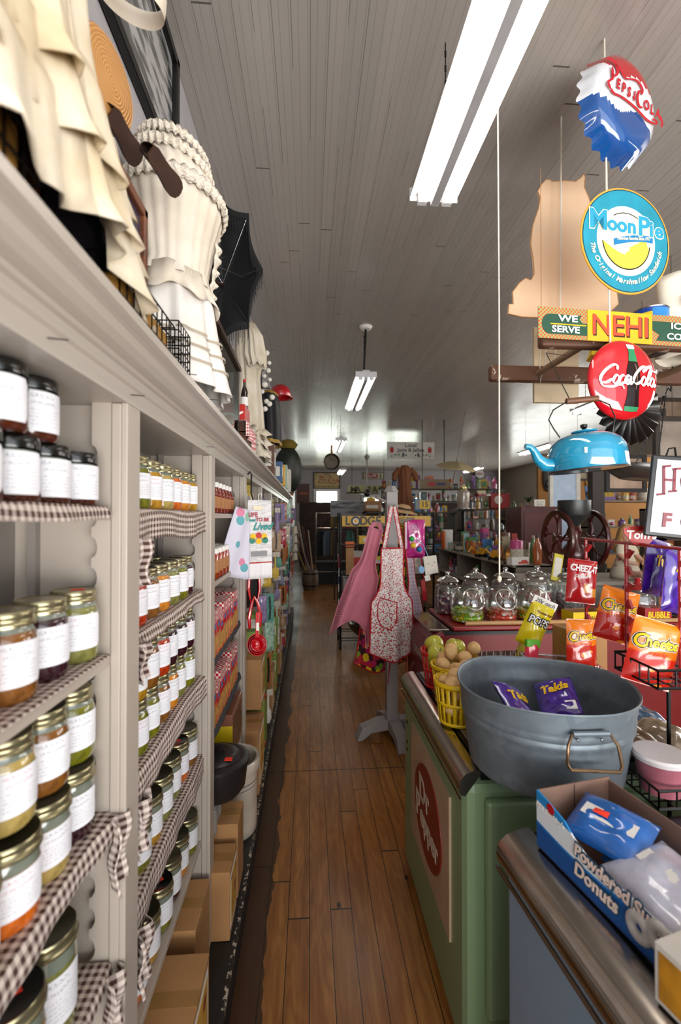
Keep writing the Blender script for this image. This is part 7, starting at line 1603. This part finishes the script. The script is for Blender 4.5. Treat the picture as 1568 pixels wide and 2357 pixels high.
# toy diggers
TY = None
for i, (y, lab) in enumerate(((4.42, 'yellow toy digger nearest on the toy shelf front edge'), (4.75, 'yellow toy digger second along the toy shelf edge'), (5.15, 'yellow toy digger third along the toy shelf edge'))):
    if TY is None:
        TY = thing('toy_digger', lab, 'toy truck', (1.98, y, 1.182), 1.2, 'toy diggers'); YM = M('#d99a12', .35, coat=.4)
        MB().lim((-.06, -.03, .03), (.05, .03, .06)).lim((-.03, -.025, .06), (.02, .025, .11)).build('body', YM, TY, bev=.004); MB().box((.08, 0, .09), (.10, .02, .015), (0, -.6, 0)).box((.13, 0, .09), (.08, .018, .013), (0, .9, 0)).build('arm', YM, TY)
        for x in (-.04, .035):
            for s in (-1, 1): MB().cyl((x, s*.032, .022), (x, s*.045, .022), .022, n=14).build('wheel', BLK, TY, smooth=True)
    else: dup(TY, (1.98, y, 1.182), 1.2+i, lab)
b = thing('crayon_box', 'white box with rainbow printed side on the toy shelf near corner', 'box', (2.03, 4.33, 1.182), .35); MB().lim((-.10, -.035, 0), (.12, .035, .075)).build('box_body', WHT, b, bev=.002); MB().lim((-.02, -.037, .01), (.11, -.035, .03)).lim((.02, -.037, .03), (.09, -.035, .045)).build('rainbow_print', M('#c8402a', .4, var=.5, vs=40), b)
# ================================================================ FAR ROOM
def signboard(name, lab, px0, py0, px1, py1, Y, col, frame=None, d=.02, cat='sign', rz=0):
    a, b = at(px0, py0, Y=Y), at(px1, py1, Y=Y); w, h = b.x-a.x, a.z-b.z
    t = thing(name, lab, cat, ((a.x+b.x)/2, Y, (a.z+b.z)/2), rz); MB().lim((-w/2, -d/2, -h/2), (w/2, d/2, h/2)).build('board', M(col, .5), t, bev=.002)
    if frame:
        f = MB(); e = .05*h+.01
        for q in (((-w/2-e, -d, h/2), (w/2+e, d/2, h/2+e)), ((-w/2-e, -d, -h/2-e), (w/2+e, d/2, -h/2)), ((-w/2-e, -d, -h/2), (-w/2, d/2, h/2)), ((w/2, -d, -h/2), (w/2+e, d/2, h/2))): f.lim(*q)
        f.build('frame', M(frame, .5), t)
    return t, w, h
t, w, h = signboard('framed_soda_sign', 'cream framed sign with red cola script above the back window', 724, 1089, 781, 1123, 19.08, '#c9b27a', '#3a1f14')
pepsi(MB(), 0, .0, w*.095, -.014).build('script_lettering', M('#9a2a22', .5), t); mb = MB(); tadd(mb, 'DRINK', 0, h*.40, h*.16, -.014); tadd(mb, 'A NICKEL DRINK-WORTH A DIME', 0, -h*.41, h*.13, -.014, 0, 0, .95); tadd(mb, '5', -w*.43, h*.36, h*.25, -.014); tadd(mb, '5', w*.43, h*.36, h*.25, -.014); mb.build('small_lettering', M('#2c2018', .5), t)
t, w, h = signboard('red_cola_sign', 'small cream and red cola sign high on the back wall', 838, 1088, 883, 1102, 19.08, '#b8b498', '#6a6a50'); MB().prism([(-w*.45, h*.4), (w*.18, h*.4), (w*.22, 0), (w*.18, -h*.4), (-w*.45, -h*.4), (-w*.40, 0)], -.014, -.011).build('red_panel', M('#9a1c1c', .5), t); coke(MB(), -w*.13, 0, h*.17, -.018).build('script_lettering', WHT, t); cokebottle(h*4, w*.34, 0).build('bottle_print', [M('#2f5a3a', .4)]*3, t, (0, -.014, 0))
t, w, h = signboard('general_store_sign', 'long olive sign board with large dark letters hung at the back', 801, 1117, 893, 1138, 15.4, '#9b9a6c'); mb = MB()
for c, x in (('M', -.36), ('A', -.25), ('P', .02), ('A', .17), ('C', .33)): tadd(mb, c, x*w, 0, h*.95, -.014, .008)
mb.build('dark_lettering', M('#3a3426', .6), t)
for s in (-.4, .4): MB().tube([(s*w, 0, h/2), (s*w, 0, ZC-t.location.z)], .008).build('hanging_wire', IRON, t)
# Local Jams sign
t, w, h = signboard('jam_sign', 'white hanging board hand-lettered Local Jams and Jellies', 891, 1017, 1000, 1057, 10.9, '#cfccc4')
mb = MB(); tadd(mb, 'Local', 0, h*.30, h*.30, -.013, .002, 0, 1.1); tadd(mb, 'Jams & Jellies', 0, .02*h, h*.32, -.013, .002, 0, .95); mb.build('dark_lettering', M('#3c3634', .6), t)
mb = MB()
for s in (-1, 1): mb.box((s*w*.40, -.013, .02*h), (w*.075, .004, h*.28), None, 0).box((s*w*.40, -.013, h*.20), (w*.05, .004, h*.05), None, 3)
for s in (-1, 1):
    mb.prism([(s*w*.16-.03, -.16*h), (s*w*.16+.03, -.16*h), (s*w*.16, -.46*h)], -.014, -.011, 1)
    for k in range(5): mb.prism(circ(.022, 6, s*(w*.10+k*w*.075), -h*(.28+.06*math.sin(k*2))), -.014, -.011, 2)
    mb.ribbon([(s*w*.08, -.25*h), (s*w*.2, -.34*h), (s*w*.3, -.28*h), (s*w*.44, -.2*h)], .008, -.0135, 2)
mb.build('painted_jars_and_vines', [M('#b01c1c', .6), M('#2c2a5a', .6), M('#2f6a3c', .6), BLK], t)
for s in (-.35, .35): MB().tube([(s*w, 0, h/2), (s*w, 0, ZC-t.location.z)], .003).build('hanging_wire', IRON, t)
# round hanging pan
p = at(763, 1063, Y=8.1); t = thing('hanging_pan', 'round dark copper-bottomed pan hanging from the ceiling over the aisle', 'pan', (p.x, 8.1, p.z), (math.radians(90), 0, .2)); MB().lathe([(.001, -.01), (.12, -.01), (.145, .03), (.15, .03), (.125, -.015), (.001, -.016)], 32).build('pan_body', M('#4b4236', .3, .7, var=.4, vs=12), t, smooth=True); MB().box((0, .21, .02), (.035, .16, .012)).build('handle', M('#7a4a2a', .4, .5), t, bev=.003)
rope('thin wire holding the round pan to the ceiling', [(p.x, 8.1, p.z+.28), (p.x, 8.1, ZC)], .003, 'hanging_wire', IRON)
# ceiling fan
p = at(845, 1135, Y=14.6); t = thing('ceiling_fan', 'ceiling fan with dark motor and blades on a long rod', 'ceiling fan', (p.x, 14.6, p.z)); MB().cyl((0, 0, 0), (0, 0, ZC-p.z), .02).build('down_rod', M('#8f8c88', .4), t); MB().lathe([(.001, ZC-p.z-.16), (.03, ZC-p.z-.16), (.10, ZC-p.z)], 20).build('canopy', M('#a09c96', .4), t, smooth=True); MB().lathe([(.001, -.12), (.08, -.1), (.13, -.02), (.12, .05), (.04, .12), (.001, .12)], 24).build('motor', M('#191512', .4), t, smooth=True)
for i in range(4): MB().box((.42, 0, 0), (.58, .13, .012), (.2, 0, 0)).build('blade', M('#4a3c30', .5), t, (0, 0, 0), (0, 0, i*PI/2+.2))
# wall things, back left
t, w, h = signboard('brown_menu_board', 'narrow reddish brown board leaning at left of the back window', 686, 1116, 710, 1156, 15.66, '#4a2a20', '#5f3226')
tadd(MB(), 'OPEN', 0, 0, .12, -.014, .002).build('faded_lettering', M('#c8642a', .6), t); 
t, w, h = signboard('grey_landscape_print', 'large grey landscape print on a pale board behind the rack', 761, 1152, 838, 1189, 9.0, '#8e9090', None, .02, 'picture')
q = NT('landscape_print'); n_ = q.noise(q.n('ShaderNodeMapping', Vector=q.co(), Scale=(3.0, 1.0, 14.0)), 1.0, 4); MB().lim((-w/2+.01, -.013, -h*.3), (w/2-.01, -.011, h*.45)).build('print', q.done(q.ramp(n_, [(.4, '#3a3c40'), (.55, '#8a8c90')]), .5), t); MB().lim((-w*.4, .012, -t.location.z), (-w*.36, .03, 0)).lim((w*.36, .012, -t.location.z), (w*.4, .03, 0)).build('easel_leg', IRON, t)
# barrel with tool handles
t = thing('wooden_barrel', 'small wooden barrel holding tool handles at far end of aisle', 'barrel', (.02, 10.3, 0)); pr3 = [(.001, 0), (.15, 0), (.18, .12), (.19, .22), (.18, .34), (.155, .46), (.145, .46), (.17, .3), (.001, .28)]
MB().lathe(pr3, 28).build('staves', wood('#4a3a2a', '#7a6650', (30, 30, 2)), t, smooth=True)
for z in (.09, .36): MB().lathe([(.178, z), (.180, z+.03)], 28).build('hoop', IRON, t, smooth=True)
for i in range(8):
    a = i*.8; b = MB().cyl((0, 0, 0), (-.12-.10*(i % 4), .08*math.sin(a)+.05, 1.05+.1*(i % 3)), .012, n=8).build('broom_handle', M(['#b8a888', '#6a1c18', '#8a8c90', '#b89a4a', '#3a3c40'][i % 5], .5), None, (.02+.07*math.cos(a), 10.3+.07*math.sin(a), .29), smooth=True)
    tag(b, f'{["cream", "dark red", "grey", "yellow", "black"][i % 5]} tool handle standing in the barrel, {["leaning far", "leaning slightly", "nearly upright", "leaning left"][i % 4]}{", behind" if i > 4 else ""}', 'handle', 'tool handles in the barrel')
# clothes rack
t = thing('clothes_rail', 'chrome two-tier clothes rail at the far end of the aisle', 'rack', (.16, 11.0, 0))
for x in (0, 1.0): MB().cyl((x, 0, 0), (x, 0, 1.75), .014, n=8).build('upright', CHR, t)
for z in (.32, 1.38, 1.74): MB().cyl((0, 0, z), (1.0, 0, z), .012, n=8).build('rail', CHR, t)
for i, (c, cn, z, kd) in enumerate((('#22262a', 'black shirt', 1.36, 0), ('#5f6f7c', 'grey-blue shirt', 1.36, 1), ('#6a5a40', 'olive shirt', 1.36, 2), ('#8a5a62', 'pink shirt', 1.36, 3), ('#3f6a5f', 'green shirt', 1.36, 4), ('#7a2a34', 'red shirt', 1.72, 3), ('#8c7a3a', 'mustard shirt', 1.72, 2), ('#94485a', 'rose shirt', 1.72, 4))):
    b = thing('hanging_shirt', f'{cn} hanging on the {"lower" if z < 1.5 else "upper"} rail at the aisle end', 'shirt', (.16+.14+.17*kd, 11.0, z), (0, 0, .9), 'shirts on the clothes rail')
    hh = .62 if z < 1.5 else .30
    MB().grid(lambda u, v: ((u-.5)*(.30+.10*min(1, v*4)), .05*math.sin(u*PI)+.015*math.sin(u*17+i), -.03-.06*abs(u-.5)*2*(1-min(1, v*3)) - hh*v), 16, 10).build('shirt_cloth', M(c, .9), b, smooth=True, solid=.02); MB().tube([(0, 0, .02), (.015, 0, .035), (.0, 0, .0), (-.15, 0, -.05), (.15, 0, -.05), (0, 0, 0)], .004, 5).build('hanger', IRON, b)
b = thing('dark_storage_bin', 'dark low trunk beneath the clothes rail', 'trunk', (.65, 11.3, 0)); MB().lim((-.5, -.2, 0), (.5, .2, .5)).build('trunk_body', M('#15110e', .6), b, bev=.01); MB().lim((-.51, -.21, .5), (.51, .21, .55)).build('trunk_lid', M('#1c1612', .6), b, bev=.01)
# ---------------------------------------------------------------- middle far clutter shelves
def shelfunit(lab, x, y, w, d, zs, col, name='display_shelf', rz=0, seed=0, hm=(.1, .28), where=''):
    t = thing(name, lab, 'shelving', (x, y, 0), rz); m = M(col, .6)
    for z in zs: MB().lim((0, 0, z-.025), (w, d, z)).build('shelf', m, t)
    for xx in (0, w-.03): MB().lim((xx, 0, 0), (xx+.03, d, zs[-1])).build('side_panel', m, t)
    for k, z in enumerate(zs): clutter('c', x+.04, x+w-.04, y+d*.4, z+.002, hm[0], hm[1], .09, .2, f'from left, {["lowest", "second", "third", "fourth", "top"][min(k, 4)] if k < len(zs)-1 else "top"} shelf of {where}', seed=seed+k, dep=d*.7)
    return t
shelfunit('dark open shelves crowded with tins behind the cast iron rack', 1.0, 8.2, 1.7, .4, (.6, 1.0, 1.38, 1.74), '#4a4238', seed=20, where='the dark shelves')
shelfunit('brown open shelves of antiques beyond the toy shelves', 2.85, 8.4, 1.9, .4, (.6, 1.0, 1.40, 1.80), '#5a4634', seed=30, where='the brown shelves')
shelfunit('tall pale shelves of goods far right behind the grinder', 4.2, 6.6, 1.6, .4, (.7, 1.1, 1.5, 1.9), '#7a6c5a', seed=40, where='the pale shelves')
shelfunit('dark shelves of frames and goods near the right wall', 4.1, 5.0, 1.8, .4, (.7, 1.05, 1.4, 1.75), '#3c342c', seed=50, where='the right dark shelves')
shelfunit('high wall shelf of antiques at the far back', 2.0, 12.6, 3.6, .5, (1.0, 1.6, 2.1, 2.45), '#4a4036', seed=60, hm=(.15, .4), where='the far antique shelves')
# brown dress on form, straw hat, umbrella etc. up high
p = at(932, 1110, Y=7.6); t = thing('brown_dress', 'rust brown vintage dress displayed high behind the apron stand', 'dress', (p.x, 7.6, 1.70)); cloth_lathe([(.0, .16, .15, 0, 1.6), (.25, .13, .12), (.5, .09, .08), (.55, .10, .09), (.72, .12, .09), (.82, .05, .05)], 60, ((9, .08, 0),), 0, 0, -9).build('gown', M('#6e3f22', .8), t, smooth=True)
for s in (-1, 1): MB().tube([(s*.09, 0, .76), (s*.17, -.02, .66), (s*.19, -.03, .56)], [.05, .055, .045], 10).build('sleeve', M('#6e3f22', .8), t, smooth=True)
MB().cyl((0, 0, -1.70), (0, 0, .1), .015).lathe([(.16, -1.70), (.16, -1.68), (.02, -1.66)], 20).build('stand', IRON, t)
p = at(925, 1153, Y=6.0); t = thing('sun_hat', 'wide brimmed straw hat on top of the cast iron rack', 'hat', (p.x, 5.9, 1.71), (.1, .15, 0)); MB().lathe([(.19, 0), (.15, .012), (.09, .03), (.085, .08), (.05, .10), (.001, .105)], 28).build('straw_body', M('#b8946a', .8, bump=.6), t, smooth=True, solid=.003); MB().lathe([(.092, .032), (.089, .06)], 28).build('hat_band', M('#2c2018', .6), t, smooth=True)
p = at(843, 1150, Y=9.5); t = thing('tan_box', 'tan rounded box on the dark shelves left of the stand post', 'box', (1.15, 8.35, 1.745)); MB().lim((-.14, -.12, 0), (.16, .12, .2)).build('box_body', M('#a5794c', .6), t, bev=.03); MB().lim((-.12, -.122, .06), (.10, -.12, .12)).build('label', PAPER, t)
p = at(1013, 1085, Y=9.2); t = thing('cream_parasol', 'open cream scalloped parasol hanging under the far ceiling', 'parasol', (p.x, 8.2, p.z-.02), (.25, .1, 0))
MB().grid(lambda u, v: ((.36*v)*math.cos(2*PI*u), (.36*v)*math.sin(2*PI*u), .10*(1-v*v) - .03*v*abs(math.sin(8*PI*u/2))), 64, 8).build('canopy', M('#b3a37c', .8), t, smooth=True, solid=.004); MB().cyl((0, 0, .14), (0, 0, -.45), .008).build('shaft', wood('#3a2415', '#5a3a20'), t); MB().tube([(0, 0, .14), (0, 0, ZC-p.z)], .003).build('hanging_wire', IRON, t)
t, w, h = signboard('cola_crate_sign', 'tan wooden box sign with red and blue soda lettering', 965, 1104, 1030, 1126, 9.0, '#7d6648', None, .2); MB().lim((-w*.22, -.104, -h*.2), (w*.02, -.101, h*.2)).build('red_emblem', M('#a8202a', .5), t); letters(t, 'PEPSI', M('#2a3470', .5), w*.22, 0, h*.36, -.104, .004, 0, 1.2)
MB().lim((-w*.4, -.02, h/2), (-w*.38, .02, ZC-t.location.z)).lim((w*.38, -.02, h/2), (w*.4, .02, ZC-t.location.z)).build('hanging_strap', IRON, t)
t, w, h = signboard('route_sign', 'yellow number 15 sign on grey board above the toy shelves', 956, 1150, 992, 1173, 6.9, '#7c8482', None, .02); MB().lim((-w*.22, -.014, -h*.4), (w*.42, -.011, h*.4)).build('yellow_panel', M('#d9ac12', .5), t); letters(t, '15', BLK, w*.1, 0, h*.75, -.016, .003)
MB().lim((-.02, 0, -t.location.z), (.02, .03, -h/2+.02)).build('support_post', IRON, t)
# lamp: lantern stack
p = at(1066, 1125, Y=7.6); t = thing('glass_lantern', 'tall pale glass lantern with gold band high in the middle distance', 'lantern', (p.x, 7.6, 1.78)); MB().lathe([(.12, 0), (.12, .02), (.09, .03), (.11, .2), (.11, .28), (.05, .34), (.04, .42), (.001, .43)], 24).build('lantern_body', M('#a99a8c', .25, coat=.7, var=.4, vs=14), t, smooth=True); MB().lathe([(.052, .33), (.062, .35), (.058, .38)], 20).build('gold_band', GOLD, t, smooth=True)
t2 = thing('lantern_table', 'narrow dark pedestal under the pale glass lantern', 'pedestal', (p.x, 7.6, 0)); MB().lim((-.14, -.14, 1.74), (.14, .14, 1.78)).build('top', IRON, t2); MB().cyl((0, 0, 0), (0, 0, 1.74), .03).build('column', IRON, t2)
# round fuel sign on back wall
p = at(1105, 1091, Y=18.8); t = thing('round_fuel_sign', 'round white sign with red letters and dark rim on far wall', 'sign', (p.x, 18.85, p.z)); MB().prism(circ(.22, 32), -.03, .1).build('dark_rim', M('#2a2a30', .4), t); MB().prism(circ(.19, 32), -.045, -.03).build('white_face', WHT, t); letters(t, 'ESSO', M('#a3242a', .5), 0, 0, .14, -.05, .003)
t, w, h = signboard('tall_product_can', 'tall tan and red cylinder tin against the far wall', 1096, 1107, 1117, 1142, 18.6, '#a89878', None, .3, 'tin')
MB().lim((-w/2, -.16, -h/2), (w/2, .16, -h*.36)).build('red_band', M('#8a1c1c', .5), t); MB().lim((-w*.4, -.1, -t.location.z), (w*.4, .1, -h/2)).build('plinth', M('#3a3430', .6), t)
# red cooler box and pot plant on shelves right
p = at(1148, 1128, Y=8.5); b = thing('red_picnic_cooler', 'red metal picnic cooler high on the brown shelves', 'cooler', (p.x, 8.56, 1.802)); MB().lim((-.17, -.12, 0), (.2, .12, .30)).build('cooler_body', M('#a8161e', .35, coat=.4), b, bev=.02); MB().prism(circ(.08, 20, -.03, .17), -.124, -.12).build('white_emblem', WHT, b); MB().tube([(-.16, 0, .28), (-.1, 0, .36), (.13, 0, .36), (.19, 0, .28)], .008).build('handle', STEEL, b)
b = thing('potted_plant', 'small green plant in white pot on the brown shelves', 'plant', (p.x+.62, 8.56, 1.802)); MB().lathe([(.001, 0), (.05, 0), (.07, .12), (.06, .12), (.001, .10)], 18).build('pot', WHT, b, smooth=True)
mb = MB()
for i in range(12): a = i*2.4; mb.tube([(0, 0, .11), (.04*math.cos(a), .04*math.sin(a), .19), (.09*math.cos(a), .09*math.sin(a), .22+.02*(i % 3))], [.006, .012, .002], 5)
mb.build('leaves', M('#2c5a34', .5), b, smooth=True)
# orange painted wall panel, right, with pictures
p0, p1 = at(1206, 1060, Y=6.9), at(1330, 1180, Y=6.9)
t = thing('ochre_wall_panel', 'ochre yellow partition wall behind the teal kettle', 'partition', (4.15, 8.0, 0)); MB().lim((0, 0, 0), (2.7, .06, 2.75)).build('panel', M('#a3702e', .7, var=.12, vs=2), t); MB().lim((-.02, -.01, 2.75), (2.72, .07, 2.80)).build('top_trim', M('#5a3f22', .6), t)
for i, (x, z, w, h, c, lab) in enumerate(((4.32, 2.35, .2, .5, '#1a1512', 'dark iron ornament shape high on the ochre partition'), (4.75, 2.3, .3, .34, '#b8832a', 'gold round relief on the ochre partition, left'), (5.2, 2.3, .34, .38, '#b8832a', 'gold round relief on the ochre partition, right'))):
    b = thing('wall_ornament', lab, 'ornament', (x, 7.98, z)); MB().ball((0, 0, 0), (w/2, .02, h/2), 16).build('relief', M(c, .5, var=.5, vs=14), b, smooth=True); MB().ball((0, -.02, -h*.2), (w*.28, .02, h*.16), 12).build('dark_figure', BLK, b, smooth=True)
def pict(lab, x, y, z, w, h, col, fr='#2a1c12', rz=0, cat='picture'):
    t = thing('framed_picture', lab, cat, (x, y, z), rz); MB().lim((-w/2, 0, -h/2), (w/2, .01, h/2)).build('print', M(col, .4, var=.4, vs=5), t); e = .035
    MB().lim((-w/2-e, -.02, h/2), (w/2+e, .015, h/2+e)).lim((-w/2-e, -.02, -h/2-e), (w/2+e, .015, -h/2)).lim((-w/2-e, -.02, -h/2), (-w/2, .015, h/2)).lim((w/2, -.02, -h/2), (w/2+e, .015, h/2)).build('frame', M(fr, .4), t); return t
# bright opening and posts at right
t = thing('glass_door_panel', 'tall pale blue glazed door standing bright behind the grinder', 'door', (3.43, 6.2, 0)); MB().lim((0, 0, 0), (.34, .03, 2.35)).build('frosted_pane', M('#a9bcd2', .3, coat=.5), t); MB().lim((-.05, -.01, 0), (0, .04, 2.4)).lim((.34, -.01, 0), (.40, .04, 2.4)).build('jamb', M('#c8c4bc', .5), t)
t = thing('dark_post', 'dark square post right of the bright glazed door', 'post', (3.95, 6.1, 0)); MB().lim((0, 0, 0), (.18, .12, 2.3)).build('post_body', M('#2f2622', .6), t, bev=.006); MB().lim((-.01, -.01, 2.3), (.19, .13, 2.36)).build('post_cap', M('#7a4a24', .6), t)
pb = pict('large framed sports print hanging right of the dark post', at(1440, 1110, Y=4.5).x, 4.5, at(1440, 1090, Y=4.5).z, .30*1.05, .27, '#a98f7c', '#1c1614'); pb.scale = (1.15, 1, 1.15)
MB().tube([(0, 0, .14), (0, 0, 1.6)], .003).build('hanging_wire', IRON, pb)
# hanging scale pan with chains
p = at(1475, 1085, Y=2.6); t = thing('scale_pan', 'grey metal hanging scale pan with chains left of the enamel sign', 'scale pan', (p.x, 2.62, p.z), (0, .12, -.2)); MB().lathe([(.001, -.05), (.10, -.045), (.16, -.01), (.19, .03)], 32).build('pan', M('#6e6c6a', .35, .8), t, smooth=True, solid=.002)
for i, a in enumerate((2.6, 4.2, .6)):
    mb = MB(); s_ = Vector((.185*math.cos(a), .185*math.sin(a), .03)); e_ = Vector((.10, .0, .48))
    for k in range(22): q = s_.lerp(e_, k/22); mb.box(q, (.008 if k % 2 else .003, .003 if k % 2 else .008, .02))
    mb.build('pan_chain', IRON, t)
MB().tube([(.10, 0, .48), (.11, 0, .52), (.125, 0, .50), (.12, 0, .60), (.12, 0, ZC-p.z)], .004).build('hook_rod', IRON, t)
# wooden rolling pins and frames far right upper
for i, (px, py, Y, w, h, c, lab) in enumerate(((1330, 1075, 6.5, .3, .34, '#b8a890', 'pale print hanging above the glazed door'), (1548, 1010, 3.2, .22, .26, '#8c8074', 'small framed print near the top right, above the enamel sign'), (1480, 975, 3.9, .34, .2, '#9fb0b8', 'pale blue framed print behind the black scalloped sign'), (1535, 955, 4.2, .3, .26, '#7f6a58', 'brown framed print at the right edge beside the button sign'))):
    p = at(px, py, Y=Y); q = pict(lab, p.x, Y, p.z, w, h, c); MB().tube([(0, 0, h/2), (0, 0, ZC-p.z)], .002).build('hanging_wire', IRON, q)
# lamp with cream shade
p = at(1436, 1170, Y=5.2); t = thing('table_lamp', 'small table lamp with cream shade on the right dark shelves', 'lamp', (4.25, 5.16, 1.752)); MB().lathe([(.001, 0), (.06, 0), (.02, .03), (.015, .14)], 18).build('base', M('#5f7f80', .4), t, smooth=True); MB().lathe([(.12, .12), (.07, .24)], 24).build('lamp_shade', M('#cfc2a0', .8), t, smooth=True, solid=.003)
# price card
b = thing('price_card', 'small cream handwritten price card on top of the maroon cabinet', 'card', (3.0, 5.75, 1.785), -.1); MB().lim((-.07, -.003, 0), (.07, .003, .09)).build('card', PAPER, b); mb = MB(); tadd(mb, 'Key Locks', 0, .06, .024, -.004, 0, .3); tadd(mb, '$.50 ea', 0, .03, .024, -.004, 0, .3); mb.build('handwriting', BLK, b)
MB().lim((-.05, 0, 0), (.05, .03, .004)).build('card_foot', PAPER, b)
